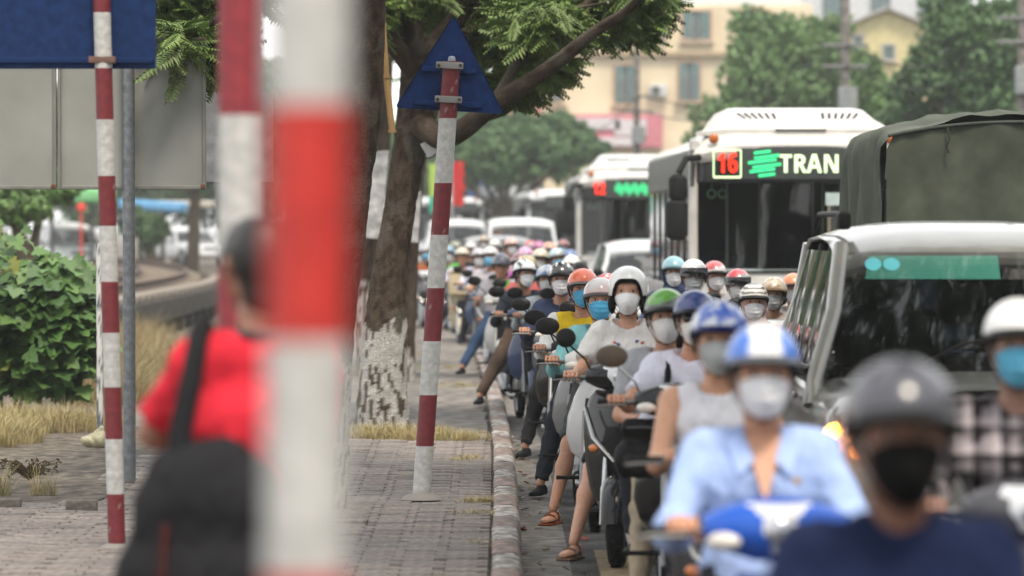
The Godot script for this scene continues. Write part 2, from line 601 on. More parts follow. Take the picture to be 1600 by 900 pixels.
func grass_patch(called: String, label: String, spots: Array, n: int, h: float, base: Color, sd: int, spread := .09) -> void:
	rng.seed = sd
	var xs := []
	var cs := []
	for s in spots:                                     # [x, z, radius x, radius z, density factor]
		for k in int(n * s[4]):
			var a := rng.randf() * TAU
			var r := sqrt(rng.randf())
			var p := V(s[0] + cos(a) * r * s[2], .128, -(s[1] + sin(a) * r * s[3]))
			var sc := rng.randf_range(.6, 1.15) * (1.0 - .45 * r * r)
			xs.append(Transform3D(Basis(Vector3.UP, rng.randf() * TAU) * Basis.from_scale(V(sc, sc, sc)), p))
			cs.append(base.lerp(Color(.2, .24, .07), rng.randf() * rng.randf() * .6) * rng.randf_range(.75, 1.2))
	var o := multi(self, numbered(called), blades_mesh(22, h, spread, sd).mesh(), leaf_mat(), xs, cs)
	meta(o, label, "grass", "", "stuff")

func build_grass() -> void:
	var tan_ := Color(.4, .31, .15)
	grass_patch("dry_grass", "pale yellow dry grass ringing the whitewashed tree base", [[-1.02, 31.0, .78, .55, 1.0], [-1.35, 30.8, .3, .4, .3]], 300, .17, tan_, 3)
	grass_patch("kerbside_weeds", "thin dry weed tufts in the paving beside the kerb", [[-.3, 31.3, .18, .8, .35], [-.34, 28.4, .14, .5, .3], [-.2, 24.0, .16, .12, .25], [-.22, 22.8, .2, .1, .3], [-1.35, 23.2, .2, .3, .25], [-.16, 20.6, .1, .15, .15], [-.55, 41.5, .35, .6, .5], [-.85, 47.0, .4, .8, .5], [-1.5, 52.0, .4, .9, .5], [-1.9, 45.0, .3, 2.5, .6]], 80, .06, tan_ * .9, 5, .2)
	grass_patch("straw_weeds", "straw coloured weeds in front of the leafy green bush", [[-4.35, 30.6, .6, 1.2, 1.5], [-4.0, 32.5, .8, .8, 1.0], [-3.5, 24.6, .6, .06, .12]], 300, .3, tan_ * .95, 7)
	grass_patch("brown_weeds", "brown withered weeds below the concrete track beam", [[-4.55, 44.0, 1.2, 2.5, 1.0], [-4.0, 38.0, .4, 2.0, .5], [-5.4, 53.0, .7, 3.5, .8]], 330, .7, Color(.27, .19, .09), 8, .35)

# lobed leaf in the xz plane, stem at the origin, tip along +z
func lobed_leaf() -> B:
	var b := B.new()
	var out := [V(0, 0, 0), V(.3, .04, -.08), V(.5, .05, .12), V(.33, .02, .28), V(.55, .05, .55), V(.28, .0, .58), V(.2, -.05, .8), V(0, -.12, 1.05), V(-.2, -.05, .8), V(-.28, .0, .58), V(-.55, .05, .55), V(-.33, .02, .28), V(-.5, .05, .12), V(-.3, .04, -.08)]
	var c := b.add(V(0, -.03, .35))
	for p in out: b.add(p)
	for k in out.size(): b.i.append_array([c, 1 + k, 1 + (k + 1) % out.size()])
	return b
func build_bush() -> void:
	rng.seed = 61
	var ctr := V(-4.55, 0, -34.0)
	var o := thing("leafy_bush", "dense green bush with lobed leaves beside the railway signs", "bush", V(ctr.x, .13, ctr.z))
	var st := B.new()
	for k in 9:
		var a := rng.randf() * TAU
		var tip := V(cos(a) * .7, rng.randf_range(1.1, 1.6), sin(a) * .5)
		st.tube([V(cos(a) * .15, 0, sin(a) * .12), tip * .5 + V(0, .1, 0), tip], [.02, .014, .005], 6)
	pb(o, "stem", st, plain(lin(.16, .12, .07), .9))
	var lm := lobed_leaf().mesh()
	var mats := []
	for c in [[.065, .135, .034], [.08, .165, .04], [.055, .115, .032], [.1, .18, .045], [.2, .23, .05]]:
		var m := mat(lin(c[0], c[1], c[2]), .42, 0, noise_img("leafv", 128, .04, 3, .8, 1.0, 66), 6.0)
		m.backlight_enabled = true; m.backlight = Color(.16, .22, .06)
		mats.append(m)
	var pts := []
	for k in 3000:
		var d := V(rng.randfn(), rng.randfn(), rng.randfn()).normalized()
		var lobes := [[V(-.25, .95, 0), V(.95, .92, .7)], [V(.35, .7, .1), V(.62, .66, .6)], [V(-.75, .8, .1), V(.7, .95, .6)], [V(.5, 1.0, .0), V(.4, .5, .5)]]
		var lb: Array = lobes[k % 4]
		var r := pow(rng.randf(), .28)
		var p: Vector3 = lb[0] + d * lb[1] * r
		if p.y < .25 or rng.randf() < .25 and p.y < .5: continue
		pts.append([p, d])
	pts.sort_custom(func(a, b): return a[0].z + a[0].y * .05 > b[0].z + b[0].y * .05)
	var xs := []
	var cs := []
	for k in pts.size():
		var p: Vector3 = pts[k][0]
		var d: Vector3 = pts[k][1]
		var sc := rng.randf_range(.1, .2)
		var out := (V(d.x, -.35 + rng.randf_range(-.3, .3), maxf(d.z, .1) + .25) + V(rng.randf_range(-.6, .6), 0, rng.randf_range(-.3, .3))).normalized()
		var nrm := (V(0, 1, .45) + V(rng.randf_range(-.9, .9), rng.randf_range(-.5, .2), rng.randf_range(-.6, .8))).normalized()
		var x := nrm.cross(out).normalized()
		var bs := Basis(x, out.cross(x).normalized(), out) * Basis.from_scale(V(sc, sc, sc))
		var c := 4 if rng.randf() < .035 else rng.randi() % 4
		if k < 300: part(o, "leaf", lm, mats[c], Transform3D(bs, p))
		else:
			xs.append(Transform3D(bs, p)); cs.append((mats[c].albedo_color as Color).srgb_to_linear())
	var rest := merged(o, "leaves", lobed_leaf(), leaf_mat(), xs, cs)
	rest.set_meta("kind", "stuff")

# ---------------------------------------------------------------- trees
func bark(b: B, path: Array, radii: Array, sides: int, per: int, rough: float, sd: int, lime_to := -1.0) -> void:
	var n := FastNoiseLite.new(); n.seed = sd; n.frequency = 1.0; n.fractal_octaves = 4
	var pts := []
	var rr := []
	for k in path.size() - 1:
		for q in per:
			var t := q / float(per)
			var a: Vector3 = path[maxi(k - 1, 0)]
			var d: Vector3 = path[mini(k + 2, path.size() - 1)]
			pts.append((path[k] as Vector3).cubic_interpolate(path[k + 1], a, d, t)); rr.append(lerpf(radii[k], radii[k + 1], t))
	pts.append(path[-1]); rr.append(radii[-1])
	var f := b.v.size()
	b.colored = true
	b.tube(pts, rr, sides)
	for k in pts.size() * sides:
		var ring := k / sides
		var p := b.v[f + k]
		var a := TAU * (k % sides) / sides
		var c: Vector3 = pts[ring]
		# ridged bark: long furrows round the trunk
		var h := 1.0 - absf(n.get_noise_3d(cos(a) * 3.4, p.y * 2.6, sin(a) * 3.4)) * 2.6
		var h2 := n.get_noise_3d(cos(a) * 11.0, p.y * 6.5, sin(a) * 11.0)
		b.v[f + k] = p + (p - c).normalized() * rr[ring] * rough * (h * .7 + h2 * .7)
		var mottle := clampf(.5 + n.get_noise_3d(p.x * 16.0, p.y * 7.0 + 30.0, p.z * 16.0) * 1.5, 0, 1)      # grey and brown patches of the bark itself
		var col := Color(.06, .043, .031).lerp(Color(.14, .105, .078), mottle)
		if n.get_noise_3d(p.x * 2.0, p.y * 2.2, p.z * 2.0 + 8.0) > .22: col = col.lerp(Color(.2, .18, .15), .5)
		if lime_to > 0.0:
			var edge: float = lime_to + n.get_noise_3d(a * .6, 3.0, 0) * .12
			if p.y < edge and n.get_noise_3d(cos(a) * 6.5, p.y * 3.6 + 60.0, sin(a) * 6.5) + .5 * n.get_noise_3d(cos(a) * 1.8, p.y * 2.2, sin(a) * 1.8 + 9.0) > -.13: col = Color(.66, .64, .6)
		b.c[f + k] = col
func bark_mat() -> StandardMaterial3D:
	return vmat(.95, 0, noise_img("barkg", 256, .06, 4, .6, 1.0, 71), 3.0, noise_img("barkb", 256, .09, 4, 0, 1, 72), 1.5)
func frond() -> B:
	var r := RandomNumberGenerator.new(); r.seed = 5
	var b := B.new()
	b.tube([V(0, 0, 0), V(0, .01, .17), V(0, -.03, .34)], [.004, .003, .001], 3)
	for k in 11:
		var z := .03 + k * .029
		for s in [-1.0, 1.0]:
			var l := .085 * (1.0 - absf(k - 5.0) / 9.0) * r.randf_range(.8, 1.15)
			var w := .015
			var y := -.02 * z
			var t := V(s * l, y - .014 - l * .25 * r.randf(), z + l * .45)
			var m := V(s * l * .5, y + .003, z + l * .2)
			var f := b.v.size()
			for p in [V(0, y, z), m + V(0, 0, w), t, m - V(0, 0, w)]: b.add(p)
			b.quad(f, f + 1, f + 2, f + 3)
	return b
func clump() -> B:
	var r := RandomNumberGenerator.new(); r.seed = 15
	var b := B.new()
	for k in 9:
		var d := V(r.randfn(), r.randfn(), r.randfn()).normalized()
		var c := d * r.randf_range(.2, .55)
		var x := d.cross(V(r.randf(), 1, r.randf())).normalized()
		var y := x.cross(d + V(0, .6, 0)).normalized()
		var f := b.v.size()
		for p in [c - y * .34, c + x * .17, c + y * .38, c - x * .17]: b.add(p)
		b.quad(f, f + 1, f + 2, f + 3)
	return b
func scatter(blobs: Array, n: int, sd: int, size: float, base: Color) -> Array:
	rng.seed = sd
	var xs := []
	var cs := []
	var tot := 0.0
	for q in blobs: tot += q[1].x * q[1].y * q[1].z
	for q in blobs:
		for k in int(n * q[1].x * q[1].y * q[1].z / tot) + 1:
			var d := V(rng.randfn(), rng.randfn(), rng.randfn()).normalized()
			var p: Vector3 = q[0] + d * q[1] * pow(rng.randf(), .35)
			var sc := size * rng.randf_range(.6, 1.3)
			xs.append(Transform3D(Basis.from_euler(V(rng.randf() * TAU, rng.randf() * TAU, rng.randf() * TAU)) * Basis.from_scale(V(sc, sc, sc)), p))
			cs.append(base * rng.randf_range(.85, 1.3))
	return [xs, cs]
var clump_b: B
func far_tree(called: String, label: String, base: Vector3, blobs: Array, n: int, size: float, col: Color, sd: int) -> Node3D:
	# blobs: [centre, radii] in world coordinates
	if not clump_b: clump_b = clump()
	var o := thing(called, label, "tree", base)
	var tr := B.new()
	var top: Vector3 = (blobs[0][0] as Vector3) - base
	tr.tube([Vector3.ZERO, top * .4 + V(.1, 0, 0), top], [.22, .17, .08], 8)
	for q in blobs:
		tr.tube([top * .45, ((q[0] as Vector3) - base).lerp(top * .5, .35), (q[0] as Vector3) - base], [.1, .07, .02], 6)
	pb(o, "trunk", tr, plain(lin(.12, .09, .065), .95))
	var big := []
	var r2 := RandomNumberGenerator.new(); r2.seed = sd + 100
	for q in blobs:                                 # break each mass into boughs so the outline is uneven
		for k in 7:
			var d := V(r2.randfn(), r2.randfn() * .8 + .15, r2.randfn()).normalized()
			big.append([(q[0] as Vector3) - base + d * q[1] * .62, (q[1] as Vector3) * r2.randf_range(.3, .52)])
		big.append([(q[0] as Vector3) - base, (q[1] as Vector3) * .6])
	var s := scatter(big, n, sd, size, col)
	merged(o, "crown", clump_b, leaf_mat(), s[0], s[1])
	return o

func street_tree(label: String, path: Array, radii: Array, limbs: Array, lime: float, sd: int, crown: Array, fronds: int, per := 26, sides := 44) -> Node3D:
	var base: Vector3 = V(path[0].x, .12, path[0].z)
	var o := thing("street_tree", label, "tree", base, 0.0, "trees along the pavement")
	var b := B.new()
	var loc := func(a: Array) -> Array:
		var q := []
		for p in a: q.append(p - base)
		return q
	bark(b, loc.call(path), radii, sides, per, .1, sd, lime)
	pb(o, "trunk", b, bark_mat())
	for l in limbs:
		var lb := B.new()
		bark(lb, loc.call(l[0]), l[1], 14, 8, .14, sd + 3)
		pb(o, "limb", lb, bark_mat())
	if fronds > 0:
		if not tex.has("frond"): tex["frond"] = frond()
		rng.seed = sd + 50
		var xs := []
		var cs := []
		for k in fronds:
			var q: Array = crown[rng.randi() % crown.size()]
			var d := V(rng.randfn(), rng.randfn(), rng.randfn()).normalized()
			var p: Vector3 = q[0] + d * (q[1] as Vector3) * pow(rng.randf(), .4) - base
			var a := rng.randf() * TAU
			var sc := rng.randf_range(.55, 1.1)
			xs.append(Transform3D(Basis(Vector3.UP, a) * Basis(Vector3.RIGHT, rng.randf_range(-.3, .8)) * Basis(Vector3.BACK, rng.randf_range(-.5, .5)) * Basis.from_scale(V(sc, sc, sc)), p))
			cs.append(Color(.105, .165, .034) * rng.randf_range(.75, 1.3))
		merged(o, "crown", tex["frond"], leaf_mat(), xs, cs)
	return o

func build_street_trees() -> void:
	# the whitewashed tree behind the triangular sign
	var z := 32.6
	var p := [P(598, 668, z), P(598, 600, z), P(602, 520, z), P(609, 430, z), P(624, 330, z), P(640, 230, z), P(652, 150, z), P(655, 90, z)]
	var limbs := [
		[[P(650, 190, z), P(700, 215, z - .5), P(770, 165, z - 1.0), P(860, 105, z - 1.6), P(930, 50, z - 2.2), P(990, 8, z - 2.6), P(1030, -60, z - 3)], [.11, .09, .075, .06, .045, .034, .022]],
		[[P(655, 110, z), P(690, 60, z), P(730, 5, z + .3), P(770, -80, z + .6)], [.12, .09, .07, .05]],
		[[P(655, 110, z), P(640, 40, z), P(610, -20, z + .3), P(570, -120, z + .5)], [.11, .09, .07, .05]],
		[[P(652, 120, z), P(600, 50, z - .5), P(560, 20, z - .9), P(500, -30, z - 1.5)], [.09, .07, .05, .03]],
		[[P(668, 235, z), P(720, 195, z + .6), P(790, 172, z + 1.2), P(850, 120, z + 1.8), P(880, 60, z + 2.2)], [.07, .045, .035, .025, .015]],
		[[P(770, 165, z - 1.0), P(830, 70, z - .8), P(900, 20, z - .6), P(960, -40, z - .4)], [.05, .04, .03, .02]],
		[[P(730, 5, z + .3), P(820, 25, z + .2), P(900, -10, z)], [.04, .03, .02]],
		[[P(690, 60, z), P(760, 40, z - .4), P(850, 22, z - .8), P(950, 4, z - 1.0)], [.03, .022, .016, .01]]]
	var crown := []
	for q in [[700, 20, 60, 70, 1.0], [790, 10, 90, 60, 1.4], [880, 20, 90, 50, 1.2], [960, 0, 70, 62, 1.0], [760, 80, 60, 40, .6], [850, 60, 70, 40, .8], [920, 55, 45, 28, .5], [1000, -5, 40, 40, .7], [620, -20, 90, 60, 1.3], [1010, 30, 18, 18, .3], [560, 0, 60, 60, 1.0], [740, -60, 300, 60, 1.6], [850, 120, 22, 14, .3], [826, 140, 22, 16, .3], [800, 158, 18, 14, .3], [990, 62, 10, 18, .15]]:
		var zz: float = z + rng.randf_range(-1.3, 2.2)
		crown.append([P(q[0], q[1] - (26.0 if q[0] > 690 else 0.0), zz), V(q[2] / F * zz, q[3] / F * zz, q[4])])
	street_tree("whitewashed tree with a forked trunk behind the triangular blue sign", p, [.225, .2, .178, .145, .126, .135, .15, .14], limbs, .92, 5, crown, 6000)
	# the tree half hidden by the big striped post
	z = 23.0
	p = [P(494, 812, z), P(502, 720, z), P(508, 600, z), P(520, 450, z), P(540, 300, z), P(558, 150, z), P(564, 20, z), P(570, -120, z)]
	crown = []
	for q in [[280, -10, 50, 60, .8], [360, -40, 90, 60, 1.0], [290, 70, 30, 40, .5], [440, -80, 140, 60, 1.2], [590, -90, 140, 50, 1.2], [330, 60, 20, 60, .4]]:
		var zz: float = z + 3.0 + rng.randf_range(0, 2.0)
		crown.append([P(q[0], q[1], zz), V(q[2] / F * zz, q[3] / F * zz, q[4])])
	limbs = [[[P(558, 150, z), P(500, 20, z + 1), P(420, -60, z + 2), P(300, -40, z + 3.4)], [.1, .08, .06, .03]], [[P(420, -60, z + 2), P(340, 30, z + 3.0), P(270, 60, z + 3.8)], [.03, .025, .012]]]
	for q in [[.6, 6.6, -17.5, 1.6, .9, 2.2], [2.4, 7.2, -19.5, 1.8, 1.0, 2.2], [3.4, 6.8, -22.0, 1.5, .9, 1.8], [1.2, 7.4, -23.0, 2.0, 1.0, 2.0], [2.0, 6.2, -16.0, 1.3, .7, 1.5], [-1.5, 6.8, -21.0, 2.0, 1.0, 2.0]]:
		for k in 4: crown.append([V(q[0], q[1], q[2]), V(q[3], q[4], q[5])])      # boughs that reach over the road
	limbs.append([[P(570, -100, z), V(-.4, 5.6, -22.4), V(1.0, 6.6, -21.0), V(2.8, 7.0, -19.6)], [.12, .1, .07, .03]])
	limbs.append([[V(-.4, 5.6, -22.4), V(.2, 6.3, -19.5), V(1.2, 6.5, -16.8)], [.08, .06, .03]])
	street_tree("whitewashed tree nearly hidden behind the wide striped post", p, [.18, .155, .15, .148, .146, .144, .14, .13], limbs, .95, 12, crown, 9000)
	# two trees farther along
	z = 46.0
	p = [P(575, 590, z), P(574, 500, z), P(578, 380, z), P(592, 240, z), P(600, 60, z), P(604, -60, z)]
	street_tree("slim tree wearing a tilted white banner strip, limewashed at the foot", p, [.14, .13, .125, .12, .11, .1], [], 1.1, 23, [[P(610, -60, z), V(2.0, .8, 1.5)]], 700, 14, 26)
	z = 42.5
	p = [P(634, 596, z), P(636, 500, z), P(642, 380, z), P(652, 260, z), P(668, 200, z), P(700, 60, z), P(720, -60, z)]
	street_tree("thin dark tree with a white paper strip, behind the whitewashed tree", p, [.1, .095, .09, .085, .08, .07, .06], [], .4, 29, [[P(700, 60, z), V(.7, .6, .6)], [P(720, -20, z), V(1.2, .7, .9)]], 700, 14, 24)

func banner_strip(label: String, top: Vector3, bot: Vector3, w: float, sd: int) -> void:
	var b := B.new()
	var rows := []
	for k in 9:
		var c := top.lerp(bot, k / 8.0)
		var r := PackedVector3Array()
		for q in 7:
			var u := q / 3.0 - 1.0
			r.push_back(c - top + V(u * w * .5, .01 * sin(k * 2.0 + u), .03 - u * u * .03 + .008 * sin(k * 1.3 + sd)))
		for q in 7:
			var u := 1.0 - q / 3.0
			r.push_back(c - top + V(u * w * .5, .01 * sin(k * 2.0 + u), .026 - u * u * .03 + .008 * sin(k * 1.3 + sd)))
		rows.append(r)
	b.loft(rows)
	single("banner_strip", b, mat(lin(.62, .62, .62), .7, 0, noise_img("wear", 256, .02, 5, .6, 1.0, 35), 1.2), label, "banner", "", top)
# ---------------------------------------------------------------- posts and signs
func striped_post(called: String, label: String, x_top: float, x_base: float, z: float, r: float, y_base: float, bounds: Array, first_red: bool, wear := .4, red := Color(.2, .022, .028)) -> Node3D:
	# bounds: picture rows at which the paint changes, from the top down
	var base := P(x_base, y_base, z)
	var o := thing(called, label, "post", base)
	var b := B.new()
	var nz := FastNoiseLite.new(); nz.seed = int(z * 10.0); nz.frequency = 14.0; nz.fractal_octaves = 4
	var white := Color(.6, .6, .585)
	var is_red := first_red
	for k in bounds.size() - 1:
		var y0: float = bounds[k]
		var y1: float = bounds[k + 1]
		var rows := []
		var n := 14
		for q in n + 1:
			var y := lerpf(y0, y1, q / float(n))
			var x := lerpf(x_base, x_top, (y_base - y) / (y_base - bounds[0]))
			var c := P(x, y, z) - base
			var ring := PackedVector3Array()
			for s in 24:
				var a := TAU * s / 24.0
				ring.push_back(c + V(cos(a) * r, 0, sin(a) * r))
			rows.append(ring)
		var f := b.v.size()
		b.paint(red if is_red else white)
		b.grid(rows, true)
		for q in range(f, b.v.size()):
			var p := b.v[q]
			var w := nz.get_noise_3d(p.x * 2.0, p.y * .8, p.z * 2.0)
			if w > .62 - .2 * wear: b.c[q] = b.c[q].lerp(Color(.42, .39, .36), .7)
		is_red = not is_red
	b.paint(red if first_red else white)
	var cap := PackedVector3Array()
	for s in 24:
		var a := TAU * s / 24.0
		cap.push_back(P(x_top, bounds[0], z) - base + V(cos(a) * r, 0, sin(a) * r))
	b.fan(Array(cap))
	pb(o, "painted_tube", b, vmat(.55, 0, noise_img("postg", 256, .025, 5, .78, 1.0, 81), 3.0, noise_img("brick_b", 256, .06, 3, 0, 1, 45), .15))
	if y_base > 700.0 and z > 15.0:
		var ft := B.new()
		ft.lathe([Vector2(r * 1.02, .03), Vector2(r * 1.9, .012), Vector2(r * 2.3, -.01)], Transform3D.IDENTITY, 20)
		pb(o, "mortar_foot", ft, plain(lin(.28, .26, .24), .95))
	return o

func build_posts() -> void:
	# kerbside post with the back of a triangular sign
	var z := 24.1
	var o := striped_post("striped_sign_post", "leaning red and white post carrying the triangular blue sign", 706, 658, z, .056, 778, [96, 185, 286, 367, 450, 533, 617, 697, 778], true)
	var base := P(658, 778, z)
	var sg := thing("triangle_sign", "blue back of a triangular road sign clamped to the leaning post", "road sign", P(704, 110, z))
	var org := P(704, 110, z)
	var blue := mat(lin(.011, .042, .17), .6, 0, noise_img("postg", 256, .025, 5, .78, 1.0, 81), 2.0)
	var dz := -.085
	var tri := [P(709, 22, z) - org, P(788, 178, z) - org, P(616, 168, z) - org]
	var corner := []
	for k in 3:                                            # rounded corners
		var a: Vector3 = tri[k]
		var p: Vector3 = a + (tri[(k + 2) % 3] - a).normalized() * .035
		var q: Vector3 = a + (tri[(k + 1) % 3] - a).normalized() * .035
		for t in 5:
			var u := t / 4.0
			corner.append(p.lerp(a, u).lerp(a.lerp(q, u), u))
	var b := B.new()
	var r0 := PackedVector3Array(); var r1 := PackedVector3Array(); var r2 := PackedVector3Array()
	for p in corner:
		r0.push_back(p + V(0, 0, dz - .002)); r1.push_back(p + V(0, 0, dz + .012)); r2.push_back(p * .985 + V(0, 0, dz + .002))
	b.loft([r0, r1], false); b.fan(Array(r0)); b.fan(Array(r2)); b.grid([r1, r2], true)
	pb(sg, "plate", b, blue)
	for e in [[103, 702, 43], [156, 700, 54]]:
		var rl := B.new()
		var c := P(e[1], e[0] + 6, z) - org
		rl.box(c + V(0, 0, dz + .016), V(e[2] / F * z * 2.0, .035, .028), .004, Basis(Vector3.BACK, -.05))
		pb(sg, "stiffener", rl, blue)
		var cl := B.new()
		c = P(e[1] + 1, e[0], z) - org
		cl.box(c + V(0, 0, .062), V(.17, .042, .012), .003, Basis(Vector3.BACK, -.05))
		cl.box(c + V(-.07, 0, .0), V(.02, .036, .12), .003, Basis(Vector3.BACK, -.05))
		cl.box(c + V(.07, 0, .0), V(.02, .036, .12), .003, Basis(Vector3.BACK, -.05))
		var cn := pb(sg, "clamp", cl, plain(lin(.33, .33, .32), .5, .3))
		for s in [-1.0, 1.0]:
			var bo := B.new()
			bo.lathe([Vector2(0, .012), Vector2(.011, .012), Vector2(.011, 0)], Transform3D(Basis(Vector3.RIGHT, PI / 2), c + V(s * .068, 0, .068)), 6)
			pb(cn, "bolt", bo, plain(lin(.12, .1, .09), .6, .5))
	var tip := B.new()
	tip.lathe([Vector2(0, .03), Vector2(.018, .026), Vector2(.024, .012), Vector2(.024, -.012)], Transform3D(Basis.IDENTITY, P(706, 95, z) - org), 12)
	pb(sg, "cap", tip, plain(lin(.35, .4, .45), .4))
	# post with the big blue sign back
	z = 20.2
	striped_post("striped_sign_post", "slender red and white post in front of the grey sign backs", 158, 182, z, .046, 858, [-60, 20, 107, 187, 275, 353, 440, 520, 605, 686, 772, 858], true)
	var bs := thing("blue_sign", "dark blue back of a large rectangular road sign", "road sign", P(20, 0, z))
	org = P(20, 0, z)
	var sb := B.new()
	sb.box(P(0, 8, z) - org + V(0, .0, -.062), V(485 / F * z, 198 / F * z, .012), .004)
	pb(bs, "plate", sb, mat(lin(.011, .036, .13), .6, 0, noise_img("postg", 256, .025, 5, .78, 1.0, 81), 2.0))
	for y in [-50, 94]:
		var rl := B.new()
		rl.box(P(0, y, z) - org + V(0, 0, -.048), V(478 / F * z, .03, .02), .003)
		pb(bs, "stiffener", rl, mat(lin(.007, .024, .09), .6))
	var cl := B.new()
	cl.box(P(161, 94, z) - org + V(0, 0, .04), V(.14, .035, .012), .003)
	for s in [-.06, .06]: cl.box(P(161, 94, z) - org + V(s, 0, -.005), V(.016, .03, .1), .003)
	pb(bs, "clamp", cl, plain(lin(.2, .12, .1), .6, .2))
	# galvanised post with the grey panels
	z = 25.8
	var gp := B.new()
	gp.tube([P(202, 752, z), P(201, 40, z)], .042, 20)
	for k in gp.v.size(): gp.v[k] -= P(202, 752, z)
	single("steel_post", gp, mat(lin(.24, .26, .28), .45, .55, noise_img("streak", 256, .03, 4, .7, 1.0, 91), 2.0), "bare galvanised steel post holding the grey sign panels", "post", "", P(202, 752, z))
	var gb := thing("panel_board", "grey backs of two metal sign panels with a thin frame", "sign board", P(120, 297, z))
	org = P(120, 297, z)
	var gm := mat(lin(.3, .305, .285), .6, .0, noise_img("dust", 256, .01, 5, .86, 1.0, 5), .5)
	for e in [[-150, 87], [89, 321]]:
		var pn := B.new()
		var c := P((e[0] + e[1]) * .5, 177, z) - org
		pn.box(c + V(0, 0, -.075), V((e[1] - e[0]) / F * z, 238 / F * z, .01), .002)
		var po := pb(gb, "panel", pn, gm)
		var fr := B.new()
		var hw: float = (e[1] - e[0]) / F * z * .5
		var hh := 119 / F * z
		for s in [-1.0, 1.0]:
			fr.box(c + V(s * (hw - .011), 0, -.06), V(.022, hh * 2, .03), .003)
			fr.box(c + V(0, s * (hh - .013), -.0595), V(hw * 2 - .046, .026, .03), .003)
		pb(po, "frame", fr, plain(lin(.22, .22, .2), .55, .3))
		for s in [-1.0, 1.0]:
			var sc := B.new()
			sc.box(c + V(hw - .02, s * (hh - .02), -.04), V(.03, .03, .012), .004)
			pb(po, "corner_bracket", sc, plain(lin(.17, .08, .05), .8))
	var wb := B.new()
	wb.box(V(0, 0, 0), V(.52, .66, .02), .004)
	single("white_board", wb, mat(lin(.68, .68, .67), .6, 0, noise_img("postg", 256, .025, 5, .78, 1.0, 81), 1.0), "plain white board peeping out beside the grey panels", "sign board", "", P(372, 214, 28.2))
	var wp := B.new()
	wp.tube([P(372, 715, 28.2) - P(372, 215, 28.2), V(0, .3, -.03)], .03, 12)
	single("white_board_post", wp, plain(lin(.4, .4, .4), .5, .4), "thin grey post holding the plain white board", "post", "", P(372, 215, 28.2) + V(0, 0, -.04))
	# thin white stake behind the slender post
	z = 29.8
	var tp := B.new()
	tp.colored = true
	var n := FastNoiseLite.new(); n.seed = 4; n.frequency = 9.0
	var pts := []
	for k in 30: pts.append(P(156, 694, z).lerp(P(155, 380, z), k / 29.0) - P(156, 694, z))
	tp.tube(pts, .025, 10)
	for k in tp.v.size(): tp.c[k] = Color(.6, .6, .58) if n.get_noise_3d(tp.v[k].x * 4.0, tp.v[k].y, tp.v[k].z) < .1 else Color(.12, .13, .15)
	single("thin_stake", tp, vmat(.7), "thin white stake with peeling paint at the bush", "post", "", P(156, 694, z))
	# the two posts close to the lens
	striped_post("striped_post", "narrow red and white post behind the man in red", 376, 370, 10.6, .06, 1320, [-60, 180, 412, 645, 875, 1100, 1320], true, 0.0, Color(.3, .03, .04))
	striped_post("wide_striped_post", "wide bright red and white post in front of the man", 486, 460, 4.1, .0445, 2840, [-190, 165, 532, 895, 1250, 1610, 1970, 2330, 2840], false, 0.0, Color(.58, .035, .025))
	# bamboo cane against the tree
	var bc := B.new()
	z = 29.5
	var cane := [P(592, -60, z), P(598, 40, z), P(604, 120, z), P(613, 205, z)]
	bc.tube([cane[0] - cane[3], cane[1] - cane[3], cane[2] - cane[3], V(0, 0, 0)], [.026, .026, .024, .024], 8)
	for k in 3: bc.tube([cane[k + 1] - cane[3] + V(0, -.012, 0), cane[k + 1] - cane[3] + V(0, .012, 0)], .031, 8)
	single("bamboo_cane", bc, plain(lin(.3, .19, .08), .6), "brown bamboo cane hanging beside the forked tree", "cane", "", cane[3])
	banner_strip("tilted white cloth strip tied along the slim tree", P(595, 236, 45.6), P(582, 372, 45.6), .2, 1)
	banner_strip("white paper strip fixed to the thin dark tree", P(650, 300, 42.2), P(645, 378, 42.2), .12, 2)
	var tag_ := B.new()
	tag_.box(V(0, 0, 0), V(.1, .13, .006), .002, Basis(Vector3.BACK, .5))
	single("paper_tag", tag_, plain(lin(.65, .65, .63), .8), "small white paper tag on the whitewashed tree", "paper tag", "", P(660, 232, 32.4) + V(.06, 0, .1))

